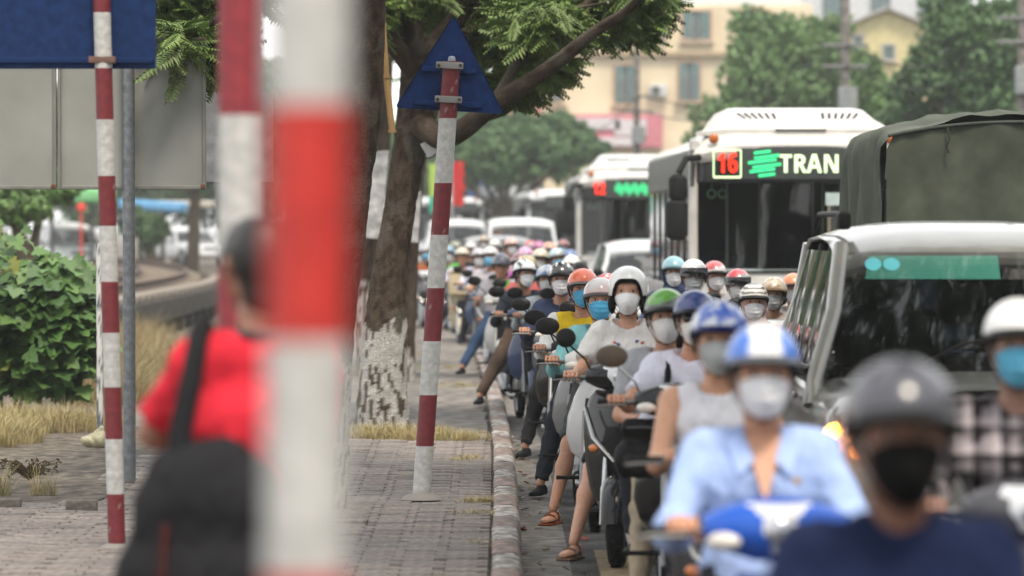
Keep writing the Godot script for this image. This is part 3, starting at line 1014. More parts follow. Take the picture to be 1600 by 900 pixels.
func build_litter() -> void:
	# grey bricks lying at the edge of the paving
	var bm := mat(lin(.2, .175, .155), .95, 0, noise_img("brick", 256, .03, 5, .68, 1.0, 44), 2.5)
	for e in [[127, 798, "loose grey brick lying near the slender striped post"], [8, 796, "loose grey brick lying apart at the edge of the weeds"]]:
		var b := B.new()
		b.box(V(0, .035, 0), V(.19, .075, .1), .008)
		var zz: float = 1.7 * F / (e[1] - HOR)
		single("loose_brick", b, bm, e[2], "brick", "loose bricks", V((e[0] - 800) / F * zz, .142, -zz), .08)
	# plastic bag at the foot of the thin stake
	var bag := nets([[V(-.06, .05, 0), V(.05, .06, .02), .05, .06], [V(.0, .08, .02), V(.09, .05, .0), .04, .035], [V(.02, .1, 0), V(.05, .15, .02), .03, .015]], .012, .03, [], .02, 4)
	single("plastic_bag", bag, mat(lin(.6, .55, .35), .4, 0, noise_img("wear", 256, .02, 5, .6, 1.0, 35), 2.0), "crumpled white and yellow plastic bag at the thin stake", "bag", "", P(150, 695, 29.6) + V(0, -.02, .05))
	# withered shrub
	rng.seed = 77
	var ws := B.new()
	for k in 46:
		var a := rng.randf() * TAU
		var t := V(cos(a) * rng.randf_range(.05, .22), rng.randf_range(.03, .14), sin(a) * .12)
		ws.tube([V(0, 0, 0), t * .6 + V(0, .03, 0), t], [.005, .004, .002], 4)
		for q in 3: ws.box(t + V(rng.randf_range(-.02, .02), rng.randf_range(-.02, .01), rng.randf_range(-.02, .02)), V(.022, .003, .011), 0.0, Basis.from_euler(V(rng.randf() * 6.0, rng.randf() * 6.0, rng.randf() * 6.0)))
	single("withered_plant", ws, plain(lin(.09, .065, .035), .95), "dark withered plant lying on the bare earth", "plant", "", P(45, 752, 25.8) + V(0, .01, 0))
	# scraps along the gutter
	var sc := B.new()
	sc.colored = true
	for k in 70:
		var z := rng.randf_range(18.5, 34.0)
		sc.paint([Color(.22, .06, .05), Color(.45, .44, .42), Color(.15, .11, .07), Color(.2, .16, .1), Color(.14, .1, .06), Color(.3, .25, .16), Color(.1, .09, .07), Color(.17, .13, .08), Color(.12, .1, .08)][rng.randi() % 9])
		sc.box(V(kerb_x(z) + .17 + rng.randf() * rng.randf() * .5, .012 + rng.randf() * .006, -z), V(rng.randf_range(.01, .045), .005, rng.randf_range(.01, .05)), 0.0, Basis.from_euler(V(rng.randf() * .5, rng.randf() * 6.0, rng.randf() * .5)))
	var o := part(self, "litter", sc.mesh(vmat(.8)))
	meta(o, "small scraps and leaves lying along the gutter", "litter", "", "stuff")
# ---------------------------------------------------------------- people
var cloth_cache := {}
func cloth(c: Color, tag_ := "") -> StandardMaterial3D:
	var key := c.to_html() + tag_
	if cloth_cache.has(key): return cloth_cache[key]
	var m := mat(c, 0.9, 0.0, noise_img("cloth", 256, 0.02, 4, 0.93, 1.0, 3), 3.0, noise_img("folds", 256, 0.018, 3, 0.0, 1.0, 9), .9)
	m.uv1_scale = Vector3(4.0, 2.2, 4.0)
	cloth_cache[key] = m
	return m
func skin(c: Color) -> StandardMaterial3D:
	var key := "skin" + c.to_html()
	if cloth_cache.has(key): return cloth_cache[key]
	var m := mat(c, 0.5, 0.0, noise_img("skin", 256, 0.03, 4, 0.86, 1.0, 17), 5.0)
	m.subsurf_scatter_enabled = true; m.subsurf_scatter_strength = 0.08
	cloth_cache[key] = m
	return m
func paint(c: Color, rough := 0.22, coat := 0.25) -> StandardMaterial3D:
	var key := "paint" + c.to_html() + str(rough)
	if cloth_cache.has(key): return cloth_cache[key]
	var m := mat(c, rough, 0.0, noise_img("dust", 256, 0.01, 5, 0.86, 1.0, 5), 1.2)
	m.metallic_specular = .3
	m.clearcoat_enabled = true; m.clearcoat = coat; m.clearcoat_roughness = 0.08
	cloth_cache[key] = m
	return m
func plain(c: Color, rough := 0.6, metal := 0.0) -> StandardMaterial3D:
	var key := "plain" + c.to_html() + str(rough) + str(metal)
	if not cloth_cache.has(key):
		cloth_cache[key] = mat(c, rough, metal, noise_img("dust", 256, 0.01, 5, 0.86, 1.0, 5), 1.5)
		if rough > .3 and metal < .3: cloth_cache[key].metallic_specular = .25
	return cloth_cache[key]

func knee(a: Vector3, b: Vector3, l1: float, l2: float, pole: Vector3) -> Vector3:
	var d := b - a
	var l := minf(d.length(), (l1 + l2) * 0.999)
	var n := d.normalized()
	var t := (l1 * l1 - l2 * l2 + l * l) / (2.0 * l)
	var h := sqrt(maxf(l1 * l1 - t * t, 0.0))
	var q := (pole - n * pole.dot(n)).normalized()
	return a + n * t + q * h

var head_fine: B
var head_coarse: B
var hand_fine: B
var hand_coarse: B
var hair_b: B
func make_head(cell: float) -> B:
	var n := [
		[V(0, .035, -.045), V(0, .035, .012), .078, .076], [V(0, .055, -.02), V(0, .05, .02), .07, .062],
		[V(0, .0, .022), V(0, -.06, .038), .064, .046], [V(-.04, -.018, .05), V(.04, -.018, .05), .03, .03],
		[V(-.052, -.055, .0), V(-.012, -.1, .052), .024, .02], [V(.052, -.055, .0), V(.012, -.1, .052), .024, .02], [V(-.012, -.1, .052), V(.012, -.1, .052), .024, .024],
		[V(0, .012, .088), V(0, -.028, .108), .008, .012], [V(-.013, -.034, .098), V(.013, -.034, .098), .009, .009],
		[V(-.04, .032, .07), V(.04, .032, .07), .017, .017], [V(-.02, -.066, .084), V(.02, -.066, .084), .01, .01],
		[V(-.079, .012, -.012), V(-.077, -.03, -.006), .014, .009], [V(.079, .012, -.012), V(.077, -.03, -.006), .014, .009],
		[V(0, -.05, -.03), V(0, -.12, -.035), .055, .052]]
	return nets(n, cell, 0.022, [[V(-.032, .006, .1), .0145], [V(.032, .006, .1), .0145]])
func make_hand(cell: float) -> B:      # the right hand round a bar along x; wrist behind (-z), thumb towards +x
	var n := [[V(-.028, .014, -.03), V(.03, .012, -.03), .017, .018], [V(-.02, .014, -.055), V(.02, .012, -.055), .019, .019], [V(0, .012, -.085), V(0, .012, -.05), .026, .027]]
	for k in 4:
		var x := -.034 + .0225 * k
		var r: float = [.0075, .0088, .009, .0085][k]
		var l: float = [.9, 1.03, 1.08, 1.0][k]
		n.append([V(x, .02, -.03), V(x, .03, .006 * l), r + .0015, r])
		n.append([V(x, .03, .006 * l), V(x, .008, .03 * l), r, r - .0006])
		n.append([V(x, .008, .03 * l), V(x, -.018, .018), r - .0006, r - .0014])
	n.append([V(.036, .004, -.045), V(.052, -.014, -.014), .014, .0105])
	n.append([V(.052, -.014, -.014), V(.043, -.02, .02), .0105, .0085])
	return nets(n, cell, 0.008)

func shoe_rings(kind: String) -> B:
	var b := B.new()
	var prof := [[-.085, .022, .05], [-.075, .034, .085], [-.04, .036, .085], [.0, .036, .078], [.05, .043, .062], [.1, .046, .05], [.15, .038, .042], [.172, .018, .03]]
	var rings := []
	for q in prof:
		var ring := PackedVector3Array()
		for s in 12:
			var a := TAU * s / 12.0
			var y: float = maxf(sin(a), -.35) * q[2] * .6 + q[2] * .25
			ring.push_back(V(cos(a) * q[1] * (0.92 if kind == "foot" else 1.0), y * (0.8 if kind == "foot" else 1.0), q[0]))
		rings.append(ring)
	b.loft(rings)
	return b

# joints of a rider on a scooter whose middle stands at the origin, looking along +z
func pose(sp: Dictionary) -> Dictionary:
	var lift: float = sp.get("lift", 0.0)
	var lean: float = sp.get("lean", 0.0)
	var back: float = -.42 if sp.get("pillion", false) else 0.0
	var j := {}
	j.pel = V(0, .862, -.27 + back)
	j.waist = V(sp.get("side", 0.0) * .3, .985 + lift * .4, -.29 + back + lean * .3)
	j.chest = V(sp.get("side", 0.0) * .6, 1.125 + lift * .7, -.27 + back + lean * .7)
	j.sh = V(sp.get("side", 0.0), 1.24 + lift, -.255 + back + lean)
	j.head = V(sp.get("side", 0.0) * 1.15, 1.452 + lift, -.2 + back + lean * 1.15)
	var w: float = sp.get("shoulder", .172)
	for s in [-1, 1]:
		var n := "r" if s < 0 else "l"
		var sh: Vector3 = j.sh + V(s * w, -.012, 0)
		var bar := V(s * sp.get("grip", .285), 1.02, .208)
		var arms: String = sp.get("arms", "bars")
		if sp.get("pillion", false): arms = "lap"
		if arms == "lap": bar = V(s * .15, .9, .04 + back)
		if arms == n + "_up": bar = j.head + V(s * .09, -.1, .16)
		j["bar_" + n] = bar
		var wr: Vector3 = bar + V(-s * .0, .012, -.085)
		if arms == "lap": wr = bar
		j["sh_" + n] = sh
		j["wr_" + n] = wr
		j["el_" + n] = knee(sh, wr, .27, .25, V(s * .32, -.9, -.25))
		var hip: Vector3 = j.pel + V(s * .085, -.015, .02)
		var foot: String = sp.get("feet", "gb")[0 if s < 0 else 1]
		var an := V(s * .285, .095, .03 + back * .5)
		if foot == "b": an = V(s * .13, .37, .19)
		if sp.get("pillion", false): an = V(s * .17, .33, -.3)
		if foot == "n": an = V(s * .18, .095, .1)            # close beside the wheel
		if foot == "k": an = V(s * .46, .245, .1)        # on the kerb
		j["hip_" + n] = hip
		j["an_" + n] = an
		j["kn_" + n] = knee(hip, an, .40, .39, V(s * .35, .25, 1.0))
	return j

var rider_cache := {}
func body_meshes(sp: Dictionary, j: Dictionary) -> Dictionary:
	var cell: float = sp.get("cell", .03)
	var far: bool = cell > .02
	var key := str([sp.get("lift", 0.0), sp.get("lean", 0.0), sp.get("side", 0.0), sp.get("pillion", false), sp.get("arms", ""), sp.get("feet", "gb"), sp.get("sleeve", "short"), sp.get("legs", "long"), cell, sp.get("hy", 0.0), sp.get("hp", 0.0), sp.get("sandals", false), sp.get("female", false), sp.get("grip", 0.0), sp.get("high_neck", false)])
	if rider_cache.has(key): return rider_cache[key]
	var fem: bool = sp.get("female", false)
	var sl: String = sp.get("sleeve", "short")
	var k := .05
	var sw: float = .145 if not fem else .125
	var cr: float = .112 if not fem else .1
	var out := {}
	# skin
	var n := [[j.sh + V(0, .0, .005), j.head + V(0, -.1, -.03), .058 if not fem else .05, .05 if not fem else .044],
		[j.sh + V(-sw, -.02, 0), j.sh + V(sw, -.02, 0), .052, .052], [j.chest + V(-.06, 0, 0), j.chest + V(.06, 0, 0), cr - .014, cr - .014],
		[j.waist + V(-.04, 0, 0), j.waist + V(.04, 0, 0), .095, .095], [j.pel + V(-.06, 0, 0), j.pel + V(.06, 0, 0), .1, .1]]
	for s in ["r", "l"]:
		n.append([j["sh_" + s], j["el_" + s], .049 if not fem else .04, .037 if not fem else .032])
		n.append([j["el_" + s], j["wr_" + s], .037 if not fem else .032, .025 if not fem else .022])
		n.append([j["hip_" + s], j["kn_" + s], .08, .052])
		n.append([j["kn_" + s], j["kn_" + s].lerp(j["an_" + s], .35) + V(0, 0, -.012), .05, .05])
		n.append([j["kn_" + s].lerp(j["an_" + s], .35) + V(0, 0, -.012), j["an_" + s], .05, .03])
	var body := nets(n, cell, .035)
	var hx := head_xf(sp, j)
	body.append(head_coarse if far else head_fine, hx)
	for s in ["r", "l"]:
		var sg := -1.0 if s == "r" else 1.0
		var d: Vector3 = (j["wr_" + s] - j["el_" + s]).normalized()
		var bs := Basis.IDENTITY
		if sp.get("arms", "bars") == "lap" or sp.get("pillion", false):
			bs = Basis.looking_at(-d, Vector3.UP)
			body.append(hand_coarse if far else hand_fine, Transform3D(bs * Basis.from_scale(V(-sg, 1, 1)), j["wr_" + s] + d * .07))
		else:
			body.append(hand_coarse if far else hand_fine, Transform3D(bs * Basis.from_scale(V(-sg, 1, 1)), j["bar_" + s]))
	if sp.get("sandals", false):
		for s in ["r", "l"]:
			body.append(shoe_rings("foot"), Transform3D(Basis(Vector3.UP, (-.25 if s == "r" else .25)), j["an_" + s] + V(0, -.07, .03)))
	out.body = body.mesh()
	# shirt
	var puff := .012
	n = [[j.sh + V(-sw, -.02, 0), j.sh + V(sw, -.02, 0), .058 + puff, .058 + puff], [j.sh + V(-.05, .005, .0), j.sh + V(.05, .005, .0), .05 + puff, .05 + puff], [j.chest + V(-.065, 0, .005), j.chest + V(.065, 0, .005), cr + puff, cr + puff],
		[j.waist + V(-.045, 0, .005), j.waist + V(.045, 0, .005), .105 + puff, .105 + puff], [j.pel + V(-.06, .0, .01), j.pel + V(.06, .0, .01), .104 + puff, .104 + puff]]
	if fem: n.append([j.chest + V(-.06, .0, .07), j.chest + V(.06, .0, .07), .055, .055])
	for s in ["r", "l"]:
		var a: Vector3 = j["sh_" + s]
		var e: Vector3 = j["el_" + s]
		if sl == "short": n.append([a, a.lerp(e, .72), .058, .06, true])
		elif sl == "long":
			n.append([a, e, .058, .05]); n.append([e, (j["wr_" + s] as Vector3).lerp(e, .06), .05, .036, true])
		elif sl == "none": n[0] = [j.sh + V(-.115, -.01, 0), j.sh + V(.115, -.01, 0), .05 + puff, .05 + puff]
	var neck: Vector3 = j.sh + V(0, .09, .035)
	var sh := nets(n, cell, k, [[neck, .088 if not fem else .094]] if not sp.get("high_neck", false) else [], .012, 5)
	out.shirt = sh.mesh()
	# trousers
	n = [[j.pel + V(-.06, -.01, 0), j.pel + V(.06, -.01, 0), .105, .105]]
	for s in ["r", "l"]:
		var kn: Vector3 = j["kn_" + s]
		if sp.get("legs", "long") == "long":
			n.append([j["hip_" + s], kn, .094, .068])
			n.append([kn, kn.lerp(j["an_" + s], .93), .066, .05, true])
		else:
			n.append([j["hip_" + s], (j["hip_" + s] as Vector3).lerp(kn, .93), .094, .075, true])
	out.trousers = nets(n, cell, .04, [], .014, 8).mesh()
	rider_cache[key] = out
	return out
func head_xf(sp: Dictionary, j: Dictionary) -> Transform3D:
	var k: float = sp.get("head_size", 1.0)
	return Transform3D(Basis(Vector3.UP, sp.get("hy", 0.0)) * Basis(Vector3.RIGHT, sp.get("hp", 0.0)) * Basis(Vector3.BACK, sp.get("hr", 0.0)) * Basis.from_scale(V(k, k, k)), j.head)

# helmet: h = {c, c2, style: plain / stripe / vents / two, rim, brim, deep}
var helmet_cache := {}
func add_helmet(p: Node3D, h: Dictionary, xf: Transform3D) -> void:
	var key := str(h)
	if not helmet_cache.has(key):
		var deep: bool = h.get("deep", false)
		var R := V(.107, .11, .129) if not deep else V(.113, .114, .134)
		var ctr := V(0, .036, -.012)
		var rim_y := func(a: float) -> float:       # a = 0 at the front
			var f := cos(a)
			if deep: return (.02 + .035 * f) if f > 0.0 else (.02 + .09 * f) 
			return .016 + (.026 * f if f > 0.0 else .035 * f)
		if deep: rim_y = func(a: float) -> float: return -.045 + .1 * smoothstep(.5, .95, cos(a)) + .012 * cos(a)
		var sd := FastNoiseLite.new(); sd.seed = 4; sd.frequency = 16.0
		var mk := func(o: float, dark: bool) -> B:
			var b := B.new()
			b.colored = true
			for r in 15:
				pass
			var rows := []
			var cols := []
			for r in 15:
				var row := PackedVector3Array()
				for q in 32:
					var a := TAU * q / 32.0
					var low: float = acos(clampf((rim_y.call(a) - ctr.y) / (R.y + o), -1, 1))
					var t := low * r / 14.0
					var sx := sin(t)
					if t > PI / 2: sx = 1.0 - (1.0 - sin(t)) * .35
					row.push_back(ctr + V(sin(a) * sx * (R.x + o), cos(t) * (R.y + o), cos(a) * sx * (R.z + o)))
					var cc: Color = h.c
					if dark: cc = Color(.02, .02, .022)
					elif h.get("style", "plain") == "stripe" and absf(row[-1].x) < .042: cc = h.c2
					elif h.style == "vents" and sin(row[-1].x * 130.0) > .25 and row[-1].y > .05 and sin(row[-1].z * 42.0 + .8) > -.35: cc = h.c2
					elif h.style == "two" and row[-1].y < .085 + .02 * sin(a * 2.0): cc = h.c2
					elif h.style == "print" and sd.get_noise_3dv(row[-1]) > .12: cc = h.c2
					elif h.style == "bands" and (sin(row[-1].y * 190.0) > .3): cc = h.c2
					cols.append(cc)
				rows.append(row)
			b.grid(rows, true)
			for q in cols.size(): b.c[q] = cols[q]
			return b
		var shell: B = mk.call(0.0, false)
		var inner: B = mk.call(-.016, true)
		# rim band: bridges shell and lining
		var rimb := B.new()
		var rr := []
		for o in [[.003, .012], [.005, 0.0], [.002, -.01], [-.008, -.012], [-.017, -.008], [-.017, .01]]:
			var row := PackedVector3Array()
			for q in 40:
				var a := TAU * q / 40.0
				var y: float = rim_y.call(a)
				var t := acos(clampf((y - ctr.y) / R.y, -1, 1))
				var sx := sin(t)
				if t > PI / 2: sx = 1.0 - (1.0 - sin(t)) * .35
				row.push_back(V(ctr.x + sin(a) * sx * (R.x + o[0]), y + o[1], ctr.z + cos(a) * sx * (R.z + o[0])))
			rr.append(row)
		rimb.grid(rr, true)
		var out := {"shell": shell.mesh(), "inner": inner.mesh(), "rim": rimb.mesh()}
		if h.get("brim", true):
			var bb := B.new()
			var rows := []
			for e in [[0.0, .012], [.02, .01], [.045, -.004], [.046, -.009], [.02, .004], [0.0, .005]]:
				var row := PackedVector3Array()
				for q in 17:
					var a := deg_to_rad(-66.0 + 132.0 * q / 16.0)
					var k := cos(a * 1.3)
					row.push_back(V(sin(a) * (R.x + e[0] * k), rim_y.call(a) + e[1] + .004, ctr.z + cos(a) * (R.z + e[0] * k * 1.1)))
				rows.append(row)
			bb.grid(rows)
			out.brim = bb.mesh()
		var st := B.new()
		for s in [-1.0, 1.0]:
			if deep: st.ball(V(s * .088, -.062, .022), V(.024, .06, .052), 8)
			st.tube([V(s * .1, .0, .01), V(s * .088, -.05, .02), V(s * .05, -.115, .045), V(0, -.132, .058)], .006, 6, true, .4)
			st.tube([V(s * .098, .0, -.05), V(s * .09, -.045, .015)], .006, 6, true, .4)
		out.strap = st.mesh()
		helmet_cache[key] = out
	var m: Dictionary = helmet_cache[key]
	var shell_mat := vmat(h.get("rough", .25))
	shell_mat.clearcoat_enabled = true; shell_mat.clearcoat = .4; shell_mat.clearcoat_roughness = .1
	var key2 := "hm" + str(h.get("rough", .25))
	if cloth_cache.has(key2): shell_mat = cloth_cache[key2]
	else: cloth_cache[key2] = shell_mat
	var o := part(p, "helmet", m.shell, shell_mat, xf)
	part(o, "lining", m.inner, plain(Color(.08, .08, .085), .9))
	part(o, "rim", m.rim, plain(h.get("rim", Color(.07, .07, .075)), .6))
	if m.has("brim"): part(o, "peak", m.brim, plain(h.get("brim_c", h.get("rim", Color(.07, .07, .075))), .35))
	part(o, "strap", m.strap, plain(Color(.06, .06, .065), .8))
	if h.get("visor", false):
		var vb := B.new()
		var rows := []
		for y in [.075, .055, .03, .008]:
			var row := PackedVector3Array()
			for q in 17:
				var a := deg_to_rad(-70.0 + 140.0 * q / 16.0)
				row.push_back(V(sin(a) * .117, y, -.01 + cos(a) * (.142 + (.075 - y) * .25)))
			rows.append(row)
		vb.grid(rows)
		pb(o, "visor", vb, plain(Color(.22, .22, .24), .12))

var mask_meshes := {}
func add_mask(p: Node3D, c: Color, kind: String, xf: Transform3D) -> void:
	if not mask_meshes.has(kind):
		var b := B.new()
		var rows := []
		for r in 17:
			var t := r / 16.0
			var row := PackedVector3Array()
			for q in 21:
				var u := q / 10.0 - 1.0
				var top := .0 - .028 * u * u
				var bot := -.122 + .045 * u * u
				if kind == "cup": bot = -.125 + .06 * u * u
				var y: float = lerpf(top, bot, t)
				var a := u * 1.22
				var bul := sin(PI * clampf(t, 0, 1)) * (.016 if kind == "pleat" else .026) * (1.0 - u * u)
				var z := .03 + cos(a) * (.076 + bul) + .013 * exp(-u * u * 14.0) * (1.0 - t)
				if kind == "pleat": z += .0028 * sin(t * 24.0) * (1.0 - u * u)
				z -= .018 * t * t
				row.push_back(V(sin(a) * (.078 - .012 * t), y, z))
			rows.append(row)
		b.grid(rows)
		var l := B.new()
		for s in [1.0]:
			l.tube([V(s * .072, -.028, .055), V(s * .082, -.005, .01), V(s * .086, .0, -.018), V(s * .083, -.035, -.01), V(s * .066, -.075, .05)], .002, 5)
		mask_meshes[kind] = [b.mesh(), l.mesh()]
	var o := part(p, "face_mask", mask_meshes[kind][0], cloth(c, "mask"), xf)
	for s in [-1.0, 1.0]: part(o, "ear_loop", mask_meshes[kind][1], plain(Color(.85, .85, .85)), Transform3D(Basis.from_scale(V(s, 1, 1)), Vector3.ZERO))

var eye_white: ArrayMesh
var eye_dark: ArrayMesh
var brow_mesh: ArrayMesh
var lash_mesh: ArrayMesh
var shoe_mesh: ArrayMesh
var sole_mesh: ArrayMesh
func people_setup() -> void:
	head_fine = make_head(.0055)
	head_coarse = make_head(.011)
	hand_fine = make_hand(.0045)
	hand_coarse = make_hand(.008)
	var w := B.new()
	w.ball(Vector3.ZERO, V(.0135, .0068, .009), 8)
	eye_white = w.mesh()
	var d := B.new()
	d.ball(V(0, 0, .0052), V(.0066, .0064, .0046), 7)
	eye_dark = d.mesh()
	var br := B.new()
	br.tube([V(.012, .027, .0885), V(.03, .0325, .0865), V(.05, .028, .0745)], [.0032, .0042, .002], 6)
	var ey := B.new()
	ey.tube([V(.018, .011, .0875), V(.032, .0165, .0885), V(.046, .01, .0815)], [.0012, .0022, .0012], 5)
	lash_mesh = ey.mesh()
	brow_mesh = br.mesh()
	shoe_mesh = shoe_rings("shoe").mesh()
	var so := B.new()
	for q in [[-.02, .105]]: so.box(V(0, -.014, .045), V(.09, .018, .265), .008)
	so.tube([V(-.042, -.02, .07), V(-.03, .035, .07), V(0, .046, .075), V(.03, .035, .07), V(.042, -.02, .07)], .011, 6, true, .5)
	so.tube([V(-.04, -.02, -.03), V(-.028, .05, -.02), V(.028, .05, -.02), V(.04, -.02, -.03)], .008, 6, true, .5)
	sole_mesh = so.mesh()
	hair_b = nets([[V(0, .04, -.05), V(0, .045, .008), .087, .083], [V(0, .0, -.06), V(0, -.06, -.06), .07, .06], [V(-.07, .02, .02), V(-.072, -.02, .015), .02, .012], [V(.07, .02, .02), V(.072, -.02, .015), .02, .012]], .009, .03)

const SKIN := Color(.74, .54, .43)
func person(sp: Dictionary) -> Node3D:
	var z: float = sp.z
	if not sp.has("lift"):
		sp.lift = clampf(EYE - (sp.top - HOR) * (z + .2) / F - 1.606, -.16, .1)
		if sp.get("cell", .03) > .02: sp.lift = snappedf(sp.lift, .05)
	var j := pose(sp)
	var m := body_meshes(sp, j)
	var yaw: float = sp.get("yaw", heading(z))
	var at: Vector3 = PX(sp.get("x", 0.0), z + .2)
	var ho := Basis(Vector3.UP, yaw) * (j.head as Vector3)
	at = sp.get("at", at - V(ho.x, 0, ho.z))
	var p := thing("person", sp.label, "person", at, yaw, sp.get("group", "riders waiting in the traffic"))
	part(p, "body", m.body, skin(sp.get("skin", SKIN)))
	var smat: Material = sp.get("shirt_mat", cloth(sp.get("shirt", Color(.7, .7, .72))))
	part(p, sp.get("top_name", "shirt"), m.shirt, smat)
	part(p, "trousers" if sp.get("legs", "long") == "long" else "shorts", m.trousers, cloth(sp.get("trousers", Color(.16, .17, .2))))
	var hx := head_xf(sp, j)
	for s in ["r", "l"]:
		var fx := Transform3D(Basis(Vector3.UP, (-.25 if s == "r" else .25)), j["an_" + s] + V(0, -.07, .03))
		if sp.get("sandals", false): part(p, "sandal", sole_mesh, plain(sp.get("shoe", Color(.4, .25, .17)), .7), fx)
		else: part(p, "shoe", shoe_mesh, plain(sp.get("shoe", Color(.1, .1, .11)), .6), fx)
	if not cloth_cache.has("hair"):
		cloth_cache["hair"] = mat(Color(.1, .085, .08), .5, 0, null, 1, noise_img("hair", 128, .08, 3, 0, 1, 77), .5)
		rider_cache["hair"] = hair_b.mesh()
	part(p, "hair", rider_cache.hair, cloth_cache.hair, hx)
	for s in [-1.0, 1.0]:
		var e := part(p, "eye", eye_white, plain(Color(.75, .72, .7), .2), hx * Transform3D(Basis(Vector3.UP, s * .25), V(s * .0315, .007, .0815)))
		part(e, "iris", eye_dark, plain(Color(.07, .045, .035), .15))
	for s in [-1.0, 1.0]:
		part(p, "eyebrow", brow_mesh, cloth_cache.hair, hx * Transform3D(Basis.from_scale(V(s, 1, 1)), Vector3.ZERO))
		part(p, "eyelid", lash_mesh, cloth_cache.hair, hx * Transform3D(Basis.from_scale(V(s, 1, 1)), Vector3.ZERO))
	if sp.get("helmet"): add_helmet(p, sp.helmet, hx)
	if sp.get("mask"): add_mask(p, sp.mask, sp.get("mask_kind", "pleat"), hx)
	if sp.get("collar"):
		var cb := B.new()
		var n: Vector3 = j.sh
		for s in [-1.0, 1.0]:
			cb.loft([PackedVector3Array([n + V(s * .03, -.03, .118), n + V(s * .075, -.075, .128), n + V(s * .105, .02, .085), n + V(s * .066, .068, .05)]), PackedVector3Array([n + V(s * .029, -.027, .108), n + V(s * .074, -.07, .118), n + V(s * .101, .024, .076), n + V(s * .06, .068, .042)])])
			var back_ := []
			for q in 7:
				var a := PI * .5 * q / 6.0
				back_.append(n + V(s * cos(a) * .066, .058 - .0 * q, -.02 - sin(a) * .05 + .06 * cos(a)))
			cb.tube(back_, .016, 6, true, .35)
		pb(p, "collar", cb, cloth(sp.collar))
	return p
# ---------------------------------------------------------------- motorbikes, front towards +z
func wheel(parent: Node3D, z: float, r: float, w: float, sh: Dictionary) -> void:
	var key := "wheel" + str([r, w])
	if not rider_cache.has(key):
		var t := B.new()
		var prof := []
		for k in 17:
			var a := TAU * k / 16.0
			prof.append(Vector2(r - w * .5 + cos(a) * w * .5, sin(a) * w * .5))
		t.lathe(prof, Transform3D(Basis(Vector3.BACK, PI / 2), Vector3.ZERO), 32)
		for k in 40:                                   # tread blocks
			var a := TAU * k / 40.0
			var o := V(0, cos(a), sin(a)) * (r - .002)
			t.box(o + V(.012 if k % 2 else -.012, 0, 0), V(w * .42, .007, .022), 0.0, Basis(Vector3.RIGHT, a) * Basis(Vector3.UP, .5 if k % 2 else -.5))
		var rm := B.new()
		rm.lathe([Vector2(r - w * .62, -w * .34), Vector2(r - w * 1.0, -w * .38), Vector2(r - w * 1.05, 0), Vector2(r - w * 1.0, w * .38), Vector2(r - w * .62, w * .34)], Transform3D(Basis(Vector3.BACK, PI / 2), Vector3.ZERO), 32)
		rm.lathe([Vector2(0, -.05), Vector2(.04, -.05), Vector2(.045, 0), Vector2(.04, .05), Vector2(0, .05)], Transform3D(Basis(Vector3.BACK, PI / 2), Vector3.ZERO), 16)
		for k in 5:
			var a := TAU * k / 5.0
			rm.box(V(0, cos(a), sin(a)) * (r - w) * .5, V(.024, r - w, .03), .006, Basis(Vector3.RIGHT, a))
		var dk := B.new()
		dk.lathe([Vector2(.05, .055), Vector2(.105, .055), Vector2(.105, .059), Vector2(.05, .059)], Transform3D(Basis(Vector3.BACK, PI / 2), Vector3.ZERO), 24)
		rider_cache[key] = [t.mesh(), rm.mesh(), dk.mesh()]
	var m: Array = rider_cache[key]
	var o := part(parent, "tyre", m[0], plain(Color(.11, .11, .112), .85), Transform3D(Basis.IDENTITY, V(0, r, z)))
	part(o, "rim", m[1], plain(sh.get("rim", Color(.5, .5, .52)), .35, .8))
	part(o, "brake_disc", m[2], plain(Color(.5, .5, .5), .3, .9))

func arc_rows(z0: float, y0: float, r: float, w: float, a0: float, a1: float, n: int, th := .006) -> B:
	var b := B.new()
	var rows := []
	for k in n + 1:
		var a := deg_to_rad(lerpf(a0, a1, float(k) / n))    # 0 = forward, 90 = up
		var row := PackedVector3Array()
		for q in 13:
			var u := q / 6.0 - 1.0
			var rr := r - u * u * .045
			row.push_back(V(u * w * .5, y0 + sin(a) * rr, z0 + cos(a) * rr))
		for q in 13:
			var u := 1.0 - q / 6.0
			var rr := r - th - u * u * .045
			row.push_back(V(u * (w * .5 - th), y0 + sin(a) * rr, z0 + cos(a) * rr))
		rows.append(row)
	b.loft(rows)
	return b

func mirror_pair(o: Node3D, c: Color, stem: Material, tall: float, round_: bool) -> void:
	for s in [-1.0, 1.0]:
		var st := B.new()
		st.tube([V(s * .17, 1.05, .24), V(s * .2, 1.12 + tall * .3, .27), V(s * .29, 1.2 + tall, .26)], .006, 7)
		var n := pb(o, "mirror", st, stem)
		var hd := B.new()
		var prof := [Vector2(0, .022), Vector2(.03, .02), Vector2(.052, .01), Vector2(.057, 0), Vector2(.054, -.006), Vector2(0, -.006)]
		var bs := Basis(Vector3.UP, s * .12) * Basis(Vector3.RIGHT, PI / 2 - .1) * Basis.from_scale(V(1.35 if not round_ else 1.0, 1, .95))
		hd.lathe(prof, Transform3D(bs, V(s * .31, 1.24 + tall, .26)), 24)
		pb(n, "mirror_head", hd, plain(c, .4))
		var gl := B.new()
		gl.lathe([Vector2(0, -.0075), Vector2(.05, -.0075)], Transform3D(bs, V(s * .31, 1.24 + tall, .26)), 24)
		pb(n, "mirror_glass", gl, plain(Color(.8, .82, .85), .04, 1.0))

